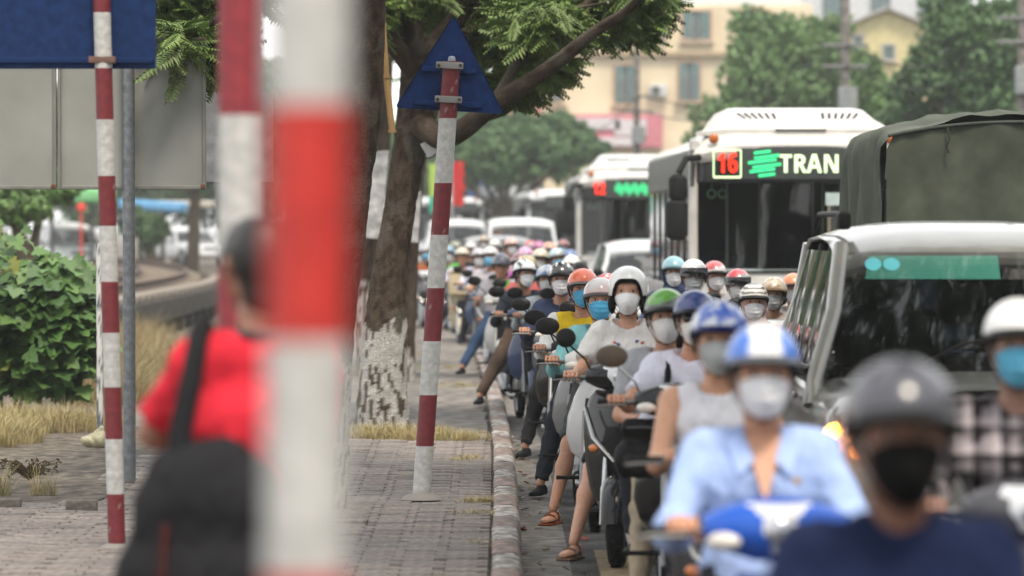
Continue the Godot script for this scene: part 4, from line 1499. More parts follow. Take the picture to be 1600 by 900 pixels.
func ring_u(y: float, zf: float, zb: float, w: float, n: int, sharp: float, th: float) -> PackedVector3Array:
	# a horizontal U: nose at zf, wings back to zb
	var ring := PackedVector3Array()
	for q in n + 1:
		var u := q * 2.0 / n - 1.0
		var k := pow(absf(u), sharp)
		ring.push_back(V(u * w * .5, y, lerpf(zf, zb, k)))
	for q in n + 1:
		var u := 1.0 - q * 2.0 / n
		var k := pow(absf(u), sharp)
		ring.push_back(V(u * (w * .5 - th), y, lerpf(zf, zb, k) - th))
	return ring

# sh: {c, c2 trim, style: "scooter" / "underbone", seat, rim, mirror, plate}
var bike_cache := {}
func motorbike(sh: Dictionary, label: String, at: Vector3, turn: float, lit := false) -> Node3D:
	var key := str(sh)
	if bike_cache.has(key):
		return copy(bike_cache[key], at, turn, label, "motorbikes waiting in the traffic")
	var o := thing("motorbike", label, "motorbike", at, turn, "motorbikes waiting in the traffic")
	bike_cache[key] = o
	var main: Material = paint(sh.c)
	var trim: Material = plain(sh.get("c2", Color(.13, .13, .135)), .5)
	var black: Material = plain(Color(.1, .1, .102), .6)
	var chrome: Material = plain(Color(.72, .72, .72), .18, 1.0)
	var alloy: Material = plain(Color(.5, .5, .5), .4, .8)
	var scoot: bool = sh.style == "scooter"
	var R := .235 if scoot else .275
	var W := .095 if scoot else .075
	var zf := .60
	var zr := -.62
	wheel(o, zf, R, W, sh)
	wheel(o, zr, R, W, sh)
	# fork
	for s in [-1.0, 1.0]:
		var f := B.new()
		f.tube([V(s * .075, R, zf), V(s * .075, R + .2, zf - .07)], .024, 10)
		f.tube([V(s * .075, R + .2, zf - .07), V(s * .07, .72, .4)], .017, 10)
		pb(o, "fork", f, chrome if scoot else alloy)
	pb(o, "front_fender", arc_rows(zf, R, R + .045, .15 if scoot else .13, 5, 150, 14), main if scoot or sh.get("fender_main", true) else trim)
	# front shield
	var ap := B.new()
	var rings := []
	if scoot:
		for q in [[.34, .43, .26, .3], [.42, .47, .25, .36], [.55, .49, .22, .41], [.68, .475, .2, .43], [.8, .44, .19, .43], [.9, .39, .18, .38], [.95, .35, .17, .3]]:
			rings.append(ring_u(q[0], q[1], q[2], q[3], 16, 1.35, .02))
	else:
		for q in [[.4, .26, .12, .2], [.46, .3, .13, .34], [.56, .345, .14, .4], [.68, .365, .14, .38], [.8, .36, .15, .3], [.9, .33, .16, .2]]:
			rings.append(ring_u(q[0], q[1], q[2], q[3], 16, 1.25, .016))
	ap.loft(rings)
	pb(o, "front_shield", ap, main)
	# trims of the shield: a dark centre panel and bright V
	var cp := B.new()
	rings = []
	if scoot:
		for q in [[.46, .492, .14], [.55, .508, .2], [.66, .5, .2], [.76, .468, .15]]:
			rings.append(ring_u(q[0], q[1], q[1] - .05, q[2], 8, 2.0, .01))
	else:
		for q in [[.5, .36, .1], [.6, .372, .14], [.7, .376, .16], [.8, .365, .14]]:
			rings.append(ring_u(q[0], q[1], q[1] - .03, q[2], 8, 2.0, .01))
	cp.loft(rings)
	pb(o, "centre_panel", cp, trim)
	var vb := B.new()
	for s in [-1.0, 1.0]:
		if scoot: vb.tube([V(s * .2, .86, .28), V(s * .14, .7, .435), V(s * .02, .575, .515)], [.012, .02, .014], 8, true, .5)
		else: vb.tube([V(s * .22, .62, .205), V(s * .16, .78, .3), V(s * .06, .86, .335)], [.01, .014, .01], 8, true, .5)
	if scoot: pb(o, "shield_trim", vb, chrome)
	# indicators on the shield
	for s in [-1.0, 1.0]:
		var ib := B.new()
		if scoot: ib.ball(V(s * .145, .64, .395), V(.04, .022, .02), 8, Basis(Vector3.UP, s * .8))
		else: ib.ball(V(s * .15, 1.0, .33), V(.05, .026, .03), 8, Basis(Vector3.UP, s * .4))
		pb(o, "indicator", ib, plain(Color(.85, .5, .25) if scoot else Color(.85, .83, .8), .15))
	# handlebar cowl with headlamp
	var cw := B.new()
	rings = []
	for q in [[-.2, .035, .05, 1.03, .23], [-.15, .06, .075, 1.03, .25], [-.07, .085, .1, 1.03, .27], [.0, .09, .11, 1.03, .275], [.07, .085, .1, 1.03, .27], [.15, .06, .075, 1.03, .25], [.2, .035, .05, 1.03, .23]]:
		var ring := PackedVector3Array()
		for s in 14:
			var a := TAU * s / 14.0
			ring.push_back(V(q[0], q[3] + sin(a) * q[1], q[4] + cos(a) * q[2]))
		rings.append(ring)
	cw.loft(rings)
	pb(o, "handlebar_cowl", cw, main if sh.get("cowl_main", true) else trim)
	var hl := B.new()
	rings = []
	var hz := .36 if not scoot else .37
	for q in [[.075, .17], [.045, .2], [.0, .19], [-.045, .13], [-.06, .08]]:
		var ring := PackedVector3Array()
		for s in 12:
			var u := s / 5.5 - 1.0
			ring.push_back(V(u * q[1] * .5, 1.03 + q[0], hz + .028 - .05 * u * u - absf(q[0]) * .35))
		rings.append(ring)
	hl.grid(rings)
	var lens := part(o, "headlamp", hl.mesh(glow(Color(1, .96, .9), 1.6) if sh.get("lit", false) else plain(Color(.88, .89, .9), .08)))
	var lb := B.new()
	lb.ball(V(0, 1.03, hz + .012), V(.042, .04, .022), 8)
	pb(lens, "bulb", lb, plain(Color(.75, .76, .78), .1, .7))
	# bars
	var hb := B.new()
	hb.tube([V(-.3, 1.02, .205), V(-.15, 1.02, .22), V(.15, 1.02, .22), V(.3, 1.02, .205)], .012, 8)
	hb.tube([V(-.24, 1.01, .24), V(-.34, 1.01, .26), V(-.38, 1.005, .255)], .006, 6)
	hb.tube([V(.24, 1.01, .24), V(.34, 1.01, .26), V(.38, 1.005, .255)], .006, 6)
	pb(o, "handlebar", hb, alloy)
	for s in [-1.0, 1.0]:
		var g := B.new()
		g.tube([V(s * .24, 1.02, .21), V(s * .36, 1.02, .203)], .0145, 10)
		g.tube([V(s * .355, 1.02, .203), V(s * .375, 1.02, .203)], .018, 10)
		pb(o, "grip", g, black)
	if sh.get("mirrors", true): mirror_pair(o, sh.get("mirror", Color(.1, .1, .1)), chrome if sh.get("chrome_stem", false) else black, sh.get("mirror_up", 0.0), sh.get("round", false))
	# body
	var rb := B.new()
	rings = []
	var sp_ := [[.18, .26, .3, .16], [.05, .27, .34, .2], [-.06, .3, .5, .22], [-.16, .36, .71, .26], [-.35, .42, .73, .3], [-.55, .5, .75, .3], [-.75, .6, .77, .25], [-.9, .68, .76, .14]]
	if not scoot: sp_ = [[.2, .42, .62, .12], [.08, .4, .56, .14], [-.05, .4, .6, .17], [-.18, .44, .7, .22], [-.35, .48, .73, .26], [-.55, .54, .75, .26], [-.75, .62, .77, .22], [-.92, .7, .77, .12]]
	for q in sp_:
		var ring := PackedVector3Array()
		for s in 14:
			var a := TAU * s / 14.0
			var cx := signf(cos(a)) * pow(absf(cos(a)), .6)
			var cy := signf(sin(a)) * pow(absf(sin(a)), .6)
			ring.push_back(V(cx * q[3] * .5, (q[1] + q[2]) * .5 + cy * (q[2] - q[1]) * .5, q[0]))
		rings.append(ring)
	rb.loft(rings)
	pb(o, "rear_body", rb, main)
	if scoot:
		var fb := B.new()
		fb.box(V(0, .285, .17), V(.36, .03, .3), .012)
		pb(o, "footboard", fb, black)
	else:
		var en := B.new()
		en.box(V(0, .36, .0), V(.2, .2, .3), .05)
		for k in 6: en.box(V(0, .36, .17 + k * .018), V(.15, .14, .008), .002)
		pb(o, "engine", en, alloy)
		var pg := B.new()
		pg.tube([V(-.26, .3, .15), V(.26, .3, .15)], .012, 8)
		pb(o, "foot_peg", pg, black)
	var seat := B.new()
	rings = []
	for q in [[.02, .71, .74, .12], [-.06, .72, .775, .2], [-.25, .725, .765, .27], [-.4, .73, .775, .28], [-.5, .735, .81, .27], [-.75, .75, .815, .22], [-.85, .76, .79, .12]]:
		var ring := PackedVector3Array()
		for s in 14:
			var a := TAU * s / 14.0
			ring.push_back(V(signf(cos(a)) * pow(absf(cos(a)), .6) * q[3] * .5, (q[1] + q[2]) * .5 + signf(sin(a)) * pow(absf(sin(a)), .7) * (q[2] - q[1]) * .5, q[0]))
		rings.append(ring)
	seat.loft(rings)
	pb(o, "seat", seat, plain(sh.get("seat", Color(.13, .13, .13)), .6))
	pb(o, "rear_fender", arc_rows(zr, R, R + .05, .15, 60, 200, 12), black)
	var ex := B.new()
	ex.tube([V(-.1, .25, .05), V(-.14, .24, -.2), V(-.15, .28, -.45)], .02, 8)
	ex.tube([V(-.15, .28, -.42), V(-.15, .3, -.46), V(-.15, .38, -.82), V(-.15, .385, -.86)], [.03, .05, .055, .03], 12)
	pb(o, "exhaust", ex, alloy)
	var tl := B.new()
	tl.box(V(0, .72, -.93), V(.16, .06, .05), .02)
	pb(o, "tail_lamp", tl, plain(Color(.5, .06, .05), .15))
	var gr := B.new()
	gr.tube([V(-.1, .79, -.6), V(-.11, .84, -.8), V(-.06, .85, -.95), V(.06, .85, -.95), V(.11, .84, -.8), V(.1, .79, -.6)], .011, 8)
	pb(o, "grab_rail", gr, alloy)
	if sh.get("plate", false):
		var pl := B.new()
		pl.box(V(0, .79, .402), V(.11, .05, .006), .002)
		pb(o, "white_panel", pl, plain(Color(.8, .8, .8), .4))
	return o
# ---------------------------------------------------------------- cars, buses, truck; front towards +z
func sring(z: float, yb: float, yt: float, w: float, e: float, n := 24) -> PackedVector3Array:
	var ring := PackedVector3Array()
	for s in n:
		var a := TAU * (s + .5) / n
		ring.push_back(V(signf(cos(a)) * pow(absf(cos(a)), e) * w, (yb + yt) * .5 + signf(sin(a)) * pow(absf(sin(a)), e) * (yt - yb) * .5, z))
	return ring
func car_wheel(o: Node3D, x: float, z: float, r: float) -> void:
	var key := "carwheel%f" % r
	if not rider_cache.has(key):
		var t := B.new()
		var xf := Transform3D(Basis(Vector3.BACK, PI / 2), Vector3.ZERO)
		t.lathe([Vector2(r * .6, -.11), Vector2(r * .93, -.115), Vector2(r, -.08), Vector2(r, .08), Vector2(r * .93, .115), Vector2(r * .6, .11)], xf, 32)
		var rm := B.new()
		rm.lathe([Vector2(0, -.09), Vector2(r * .2, -.09), Vector2(r * .5, -.07), Vector2(r * .62, -.1), Vector2(r * .62, .1), Vector2(r * .5, .07), Vector2(r * .2, .09), Vector2(0, .09)], xf, 24)
		rider_cache[key] = [t.mesh(), rm.mesh()]
	var w := part(o, "wheel", rider_cache[key][0], plain(Color(.1, .1, .1), .85), Transform3D(Basis.IDENTITY, V(x, r, z)))
	part(w, "rim", rider_cache[key][1], plain(Color(.55, .55, .56), .35, .7))

func quad_pane(a: Vector3, b: Vector3, c: Vector3, d: Vector3, bulge: Vector3, n := 8) -> B:
	var o := B.new()
	var rows := []
	for r in n + 1:
		var t := r / float(n)
		var row := PackedVector3Array()
		for q in n + 1:
			var u := q / float(n)
			row.push_back(a.lerp(b, u).lerp(d.lerp(c, u), t) + bulge * (1.0 - pow(2.0 * u - 1.0, 2)) * (1.0 if true else t))
		rows.append(row)
	o.grid(rows)
	return o

func car(called: String, label: String, category: String, sp: Dictionary, at: Vector3, turn: float, group := "") -> Node3D:
	var o := thing(called, label, category, at, turn, group)
	var L: float = sp.L * .5
	var W: float = sp.W * .5
	var H: float = sp.H
	var belt: float = sp.get("belt", H * .6)
	var hood: float = sp.get("hood", belt - .08)
	var cz: float = sp.cowl                        # z of the windscreen's foot
	var hz: float = sp.header                      # z of its top
	var pm := paint(sp.c, .32, .8)
	pm.metallic = sp.get("metal", .0)
	var rings := []
	for q in [[-L, .48, belt - .1, W * .86, .5], [-L + .08, .4, belt - .02, W * .96, .4], [-L + .3, .34, belt, W, .34], [-.6, .32, belt, W, .34], [cz - .3, .32, belt, W, .34], [cz, .32, belt - .0, W, .34], [cz + .15, .32, belt - .03, W, .36], [lerpf(cz, L, .6), .34, hood, W * .985, .38], [L - .28, .36, hood - .05, W * .95, .42], [L - .1, .38, hood - .14, W * .88, .45], [L, .46, hood - .3, W * .74, .5]]:
		rings.append(sring(q[0], q[1], q[2], q[3], q[4]))
	var b := B.new()
	b.loft(rings)
	pb(o, "body", b, pm)
	# bonnet: a slightly raised panel
	if L - cz > .7:
		var bn := B.new()
		var rows := []
		for k in 9:
			var t := k / 8.0
			var z := lerpf(cz + .06, L - .3, t)
			var row := PackedVector3Array()
			for q in 13:
				var u := q / 6.0 - 1.0
				row.push_back(V(u * W * lerpf(.84, .72, t), lerpf(belt - .005, hood - .03, t) + .035 * (1.0 - u * u) - .02, z))
			rows.append(row)
		bn.grid(rows)
		pb(o, "bonnet", bn, pm)
	# roof
	var rf := B.new()
	var rows2 := []
	var tw: float = W * sp.get("tumble", .78)
	var rl: float = -L + .22
	for e in [[hz, H - .19], [hz - .1, H - .13], [hz - .3, H - .06], [hz - .7, H - .015], [lerpf(hz, rl, .55), H], [rl + .4, H - .015], [rl + .08, H - .07], [rl, H - .14]]:
		var ring := PackedVector3Array()
		for q in 17:
			var u := q / 8.0 - 1.0
			ring.push_back(V(u * tw, e[1] - .085 * pow(absf(u), 3.5), e[0]))
		for q in 17:
			var u := 1.0 - q / 8.0
			ring.push_back(V(u * (tw - .02), e[1] - .03 - .08 * pow(absf(u), 3.5), e[0]))
		rows2.append(ring)
	rf.loft(rows2)
	pb(o, "roof", rf, pm)
	var ytop := H - .16
	# pillars and panes
	var zs := [cz - .02]
	var zt := [hz - .02]
	for k in sp.get("bays", [.1, -.75, -1.6]):
		zs.append(k); zt.append(k - .06)
	zs.append(-L + .14); zt.append(rl + .06)
	var dark := pane_mat(Color(.02, .025, .025), sp.get("tint", .55))
	var trim := plain(Color(.09, .09, .09), .5)
	for s in [-1.0, 1.0]:
		for k in zs.size():
			var p := B.new()
			var inset: float = 0.0 if k == 0 or k == zs.size() - 1 else s * .06        # door pillars stand behind the glass
			p.tube([V(s * (W - .03) - inset, belt - .16, zs[k] + .05), V(s * (W - .045) - inset, belt - .03, zs[k]), V(s * (W - .075 - (W - tw) * .45) - inset, lerpf(belt, ytop, .5), lerpf(zs[k], zt[k], .5)), V(s * (tw - .03) - inset, ytop + .03, zt[k])], [.05, .045, .042, .04], 8)
			pb(o, "pillar", p, pm if k == 0 or k == zs.size() - 1 else trim)
		for k in zs.size() - 1:
			pb(o, "side_window", quad_pane(V(s * (W - .04), belt - .02, zs[k]), V(s * (W - .04), belt - .02, zs[k + 1]), V(s * (tw - .015), ytop, zt[k + 1]), V(s * (tw - .015), ytop, zt[k]), V(s * .01, 0, 0), 4), dark)
			if k > 0:
				var hd := B.new()
				hd.box(V(s * (W + .012), belt - .14, zs[k] + .12), V(.025, .03, .16), .008)
				pb(o, "door_handle", hd, pm)
		var bl := B.new()
		bl.box(V(s * (W - .012), belt + .005, (cz - L) * .5), V(.03, .03, cz + L - .3), .008)
		pb(o, "window_trim", bl, trim)
		if sp.get("rails", false):
			var ra := B.new()
			ra.tube([V(s * (tw - .05), H - .03, hz - .45), V(s * (tw - .06), H + .035, hz - .55), V(s * (tw - .06), H + .035, rl + .4), V(s * (tw - .05), H - .03, rl + .3)], .016, 8)
			pb(o, "roof_rail", ra, trim)
			var rb := B.new()
			rb.box(V(s * (tw - .07), H - .002, hz - .42), V(.07, .09, .16), .015)
			pb(o, "rail_foot", rb, trim)
		var mi := B.new()
		mi.ball(V(s * (W + .13), belt + .05, cz - .3), V(.11, .085, .075), 8)
		mi.tube([V(s * (W - .02), belt, cz - .33), V(s * (W + .08), belt + .03, cz - .31)], .03, 8)
		var mo := pb(o, "wing_mirror", mi, pm)
		var mg := B.new()
		mg.box(V(s * (W + .13), belt + .05, cz - .372), V(.17, .125, .004))
		pb(mo, "mirror_glass", mg, plain(Color(.8, .82, .85), .04, 1.0))
		# lamps
		var hl := B.new()
		hl.ball(V(s * (W * .73), hood - .24, L - .2), V(.2, .095, .13), 8, Basis(Vector3.UP, s * .45))
		pb(o, "headlamp", hl, plain(Color(.82, .84, .85), .08))
		var ind := B.new()
		ind.ball(V(s * (W * .93), hood - .25, L - .3), V(.06, .085, .1), 8, Basis(Vector3.UP, s * .6))
		pb(o, "indicator", ind, glow(Color(1.0, .55, .16), 7.0) if sp.get("blink", false) else plain(Color(.8, .42, .12), .15))
		var tl := B.new()
		tl.box(V(s * (W - .1), belt - .2, -L + .02), V(.14, .3, .1), .03)
		pb(o, "tail_lamp", tl, plain(Color(.5, .05, .05), .15))
		car_wheel(o, s * (W - .1), L - .85, .36); car_wheel(o, s * (W - .1), -L + .9, .36)
	pb(o, "windscreen", quad_pane(V(-W + .08, belt - .02, cz), V(W - .08, belt - .02, cz), V(tw - .06, ytop, hz), V(-tw + .06, ytop, hz), V(0, 0, .07)), pane_mat(Color(.03, .04, .04), sp.get("front_tint", .22)))
	pb(o, "rear_window", quad_pane(V(-W + .08, belt, -L + .12), V(W - .08, belt, -L + .12), V(tw - .06, ytop, rl + .04), V(-tw + .06, ytop, rl + .04), V(0, 0, -.04)), dark)
	var gr := B.new()
	gr.box(V(0, hood - .26, L - .08), V(W * .8, .16, .12), .03)
	var go := pb(o, "grille", gr, trim)
	for k in 3:
		var bar := B.new()
		bar.box(V(0, hood - .31 + k * .05, L - .01), V(W * .76, .018, .02), .005)
		pb(go, "bar", bar, plain(Color(.7, .7, .7), .2, 1.0))
	var bu := B.new()
	bu.box(V(0, .5, L - .02), V(W * 1.84, .22, .2), .07)
	pb(o, "bumper", bu, pm)
	var wi := B.new()
	for s in [-.45, .15]: wi.tube([V(s, belt + .0, cz + .05), V(s + .3, belt + .14, cz - .06), V(s + .42, belt + .16, cz - .06)], .009, 5)
	pb(o, "wiper", wi, trim)
	# inside
	var ds := B.new()
	ds.box(V(0, belt - .06, cz - .42), V(W * 1.75, .16, .5), .06)
	pb(o, "dashboard", ds, plain(Color(.1, .095, .09), .85))
	for s in [-1.0, 1.0]:
		for zz in [.05, -.9]:
			var se := B.new()
			se.box(V(s * .38, belt - .02, cz - 1.25 + zz - .05), V(.5, .62, .14), .06, Basis(Vector3.RIGHT, -.2))
			se.box(V(s * .38, belt + .34, cz - 1.34 + zz - .05), V(.26, .17, .1), .04)
			pb(o, "seat", se, plain(Color(.12, .115, .11), .9))
	var sw := B.new()
	var ringp := []
	for k in 17: ringp.append(V(.38 + cos(TAU * k / 16.0) * .18, belt + .04 + sin(TAU * k / 16.0) * .17, cz - .72 - sin(TAU * k / 16.0) * .07))
	sw.tube(ringp, .014, 6)
	pb(o, "steering_wheel", sw, trim)
	if sp.get("rear_view", true):
		var rv := B.new()
		rv.box(V(0, ytop - .12, hz - .08), V(.22, .065, .03), .015)
		pb(o, "rear_view_mirror", rv, trim)
	return o

func led_digits(parent: Node3D, called: String, txt: String, at: Vector3, h: float, m: Material, wide := 1.0) -> MeshInstance3D:
	var t := TextMesh.new()
	t.text = txt; t.depth = .004; t.font_size = 64; t.pixel_size = h / 46.0
	var f := SystemFont.new(); f.font_names = PackedStringArray(["Droid Sans"]); f.font_weight = 700
	t.font = f
	t.horizontal_alignment = HORIZONTAL_ALIGNMENT_LEFT
	return part(parent, called, t, m, Transform3D(Basis.from_scale(V(wide, 1, 1)), at))

func bus(called: String, label: String, sp: Dictionary, at: Vector3, turn: float) -> Node3D:
	# at: the middle of the front at ground level
	var o := thing(called, label, "bus", at, turn, "buses in the queue")
	var W := 1.23
	var LEN := 9.0
	var white := paint(sp.get("c", Color(.8, .79, .77)), .35, .5)
	var black := plain(Color(.075, .08, .085), .25)
	var trim := plain(Color(.12, .12, .125), .6)
	var n := -1.0                                     # body runs to -z
	# roof with rounded edges
	var rings := []
	for e in [[0.02, 2.75, .97], [-.03, 2.82, .985], [-.12, 2.89, 1.0], [-.5, 2.92, 1.0], [-LEN + .2, 2.92, 1.0], [-LEN, 2.84, .98]]:
		var ring := PackedVector3Array()
		for q in 25:
			var u := q / 12.0 - 1.0
			ring.push_back(V(u * W * e[2], e[1] - .2 * pow(absf(u), 7.0), e[0]))
		for q in 9:
			var u := 1.0 - q / 4.0
			ring.push_back(V(u * (W - .05), 2.66, e[0]))
		rings.append(ring)
	var b := B.new(); b.loft(rings)
	pb(o, "roof", b, white)
	# sides
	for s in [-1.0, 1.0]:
		var lo := B.new()
		lo.box(V(s * (W - .03), .74, -LEN * .5), V(.06, .86, LEN - .1), .02)
		pb(o, "side_panel", lo, white)
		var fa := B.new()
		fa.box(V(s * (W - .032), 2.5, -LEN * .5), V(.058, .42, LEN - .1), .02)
		pb(o, "side_fascia", fa, plain(lin(.14, .145, .13), .5))  # dark tone stands in for shade along the bus side
		for k in 7:
			var z0 := -.12 - k * 1.25
			var pl := B.new()
			pl.box(V(s * (W - .034), 1.73, z0 - .04), V(.056, 1.14, .1), .01)
			pb(o, "window_post", pl, black)
			if k < 6 or true:
				var gl := B.new()
				gl.box(V(s * (W - .03), 1.73, z0 - .665), V(.012, 1.12, 1.13), .003)
				pb(o, "side_window", gl, pane_mat(Color(.02, .03, .028), .6))
		car_wheel(o, s * (W - .16), -2.1, .46); car_wheel(o, s * (W - .16), -6.6, .46)
	# front
	var fr := B.new()
	rings = []
	for e in [[.32, -.02], [.4, .03], [.9, .05], [1.3, .03], [1.34, .0]]:
		var ring := PackedVector3Array()
		for q in 21:
			var u := q / 10.0 - 1.0
			ring.push_back(V(u * W, e[0], e[1] - .16 * pow(absf(u), 4.0)))
		for q in 5:
			var u := 1.0 - q / 2.0
			ring.push_back(V(u * (W - .04), e[0], -.22))
		rings.append(ring)
	fr.loft(rings)
	pb(o, "front_panel", fr, white)
	for s in [-1.0, 1.0]:
		var cp := B.new()
		cp.tube([V(s * (W - .045), 1.3, -.1), V(s * (W - .04), 2.0, -.11), V(s * (W - .05), 2.8, -.12)], .055, 10)
		pb(o, "corner_post", cp, white)
		var hl := B.new()
		hl.ball(V(s * .9, .72, .02), V(.2, .1, .06), 8)
		pb(o, "headlamp", hl, plain(Color(.8, .82, .84), .1))
		var mk := B.new()
		mk.ball(V(s * .97, 2.825, .015), V(.055, .055, .03), 8)
		pb(o, "marker_lamp", mk, plain(lin(.5, .13, .02), .2))
		# mirrors on arms
		var ma := B.new()
		ma.tube([V(s * (W - .1), 2.62, .02), V(s * (W + .06), 2.6, .2), V(s * (W + .14), 2.45, .28)], .035, 8)
		ma.box(V(s * (W + .15), 2.28, .28), V(.2, .3, .13), .05)
		ma.box(V(s * (W + .16), 1.93, .28), V(.24, .44, .15), .05)
		pb(o, "mirror", ma, trim)
	pb(o, "windscreen", quad_pane(V(-W + .1, 1.36, -.03), V(W - .1, 1.36, -.03), V(W - .1, 2.34, -.06), V(-W + .1, 2.34, -.06), V(0, 0, .09)), pane_mat(Color(.02, .03, .03), .3))
	var dv := B.new()
	dv.box(V(.12, 1.85, .03), V(.03, 1.0, .02), .005)
	pb(o, "windscreen_divider", dv, black)
	var wl := B.new()
	wl.box(V(0, 1.375, .03), V(W * 1.7, .03, .03), .008)
	pb(o, "windscreen_sill", wl, plain(lin(.3, .36, .36), .4))
	var bd := B.new()
	rings = []
	for e in [[2.33, .03], [2.36, .045], [2.7, .03], [2.76, .015]]:
		var ring := PackedVector3Array()
		for q in 17:
			var u := q / 8.0 - 1.0
			ring.push_back(V(u * (W - .06), e[0], e[1] - .12 * pow(absf(u), 4.0)))
		for q in 5:
			var u := 1.0 - q / 2.0
			ring.push_back(V(u * (W - .1), e[0], -.25))
		rings.append(ring)
	bd.loft(rings)
	var brd := pb(o, "destination_board", bd, black)
	var pl2 := B.new()
	pl2.box(V(.16, 2.55, .052), V(1.75, .34, .012), .003)
	pb(brd, "display", pl2, plain(lin(.05, .058, .055), .3))
	var red := glow(Color(1.0, .16, .04), 1.1)
	var green := glow(Color(.2, .8, .5), .8)
	var pale := glow(Color(.85, .95, .72), .8)
	if sp.get("number", "") != "":
		var nx: float = sp.get("nx", -.97)
		led_digits(brd, "route_number", sp.number, V(nx + .03, 2.55, .066), .21, red, .72)
		if sp.number == "16":
			for e in [[V(nx + .145, 2.70, .064), V(.3, .016, .004)], [V(nx + .145, 2.4, .064), V(.3, .022, .004)], [V(nx - .005, 2.55, .064), V(.014, .3, .004)], [V(nx + .295, 2.55, .064), V(.014, .3, .004)]]:
				var fr_ := B.new(); fr_.box(e[0], e[1])
				pb(brd, "number_border", fr_, pale)
			# round emblem of slanting stripes
			for k in 6:
				var y := .125 - k * .05
				var w := sqrt(maxf(.0, .15 * .15 - y * y)) * 2.0 + .02
				var e := B.new()
				e.box(V(-.42 + (.03 if k % 2 else -.02), 2.55 + y, .066), V(w, .034, .004), 0.0, Basis(Vector3.BACK, .12))
				pb(brd, "emblem_stripe", e, green)
			led_digits(brd, "display_lettering", "TRAN", V(-.25, 2.545, .066), .2, pale, .92)
		else:
			for k in 26:
				var e := B.new()
				var hh := .05 + .1 * absf(sin(k * 2.3))
				e.box(V(-.52 + k * .04, 2.55 + .03 * sin(k * 1.7), .064), V(.026, hh + .06, .004))
				pb(brd, "lamp_row", e, green)
	# air-conditioning pod on the roof
	if sp.get("pod", true):
		var pd := B.new()
		rings = []
		for e in [[-.12, 2.9, 2.93, 1.16], [-.3, 2.9, 3.05, 1.1], [-.75, 2.9, 3.17, 1.0], [-1.2, 2.9, 3.2, .98], [-3.2, 2.9, 3.2, .98], [-3.7, 2.9, 3.0, 1.0]]:
			var ring := PackedVector3Array()
			for q in 25:
				var u := q / 12.0 - 1.0
				ring.push_back(V(u * e[3], lerpf(e[2], e[1], smoothstep(.72, 1.0, absf(u))), e[0]))
			ring.push_back(V(e[3], 2.86, e[0])); ring.push_back(V(-e[3], 2.86, e[0]))
			rings.append(ring)
		pd.loft(rings)
		var po := pb(o, "roof_pod", pd, white)
		for s in [-1.0, 1.0]:
			for k in 8:
				var vt := B.new()
				var tall := .5 if k == 0 or k == 7 else 1.0
				vt.box(V(s * (.2 + k * .072), 3.085 - (1.0 - tall) * .03, -.42), V(.03 if tall > .6 else .045, .012, .24 * tall), .004, Basis(Vector3.RIGHT, .29) * Basis(Vector3.UP, -s * .35 * k / 7.0))
				pb(po, "vent_slot", vt, plain(Color(.05, .05, .05), .8))
		var sl := B.new()
		sl.box(V(0, 2.925, -.11), V(.56, .014, .03), .003)
		pb(po, "seam", sl, plain(Color(.08, .08, .08), .8))
	# inside: floor, rear wall, driver's dash, seats, poles
	var inn := B.new()
	inn.box(V(0, .45, -LEN * .5), V(W * 1.9, .06, LEN - .3)); inn.box(V(0, 1.6, -LEN + .1), V(W * 1.9, 2.2, .06))
	pb(o, "interior_shell", inn, plain(Color(.13, .14, .14), .9))
	var da := B.new()
	da.box(V(0, 1.2, -.45), V(W * 1.8, .3, .5), .08)
	pb(o, "dashboard", da, plain(Color(.14, .14, .14), .8))
	for k in 5:
		for s in [-1.0, 1.0]:
			var se := B.new()
			se.box(V(s * .75, 1.15, -1.9 - k * 1.3), V(.8, .75, .12), .05)
			pb(o, "seat", se, plain(Color(.08, .12, .2), .85))
	for e in [[-.75, -1.0], [-.35, -1.4], [.35, -1.2]]:
		var pol := B.new()
		pol.tube([V(e[0], .5, e[1]), V(e[0], 2.7, e[1])], .017, 8)
		pb(o, "hand_pole", pol, plain(lin(.35, .4, .3), .4))
	for k in 2:
		var hg := B.new()
		var ringp := []
		for q in 13: ringp.append(V(-.98 + k * .12 + cos(TAU * q / 12.0) * .045, 2.22 + sin(TAU * q / 12.0) * .045, -.2))
		hg.tube(ringp, .01, 5)
		hg.tube([V(-.98 + k * .12, 2.26, -.2), V(-.98 + k * .12, 2.5, -.2)], .006, 5)
		pb(o, "strap_handle", hg, plain(lin(.25, .5, .32), .5))
	var stc := B.new()
	stc.box(V(.38 + .0, 2.16, .052), V(.24, .14, .004))
	pb(o, "windscreen_notice", stc, plain(lin(.5, .6, .58), .5))
	return o

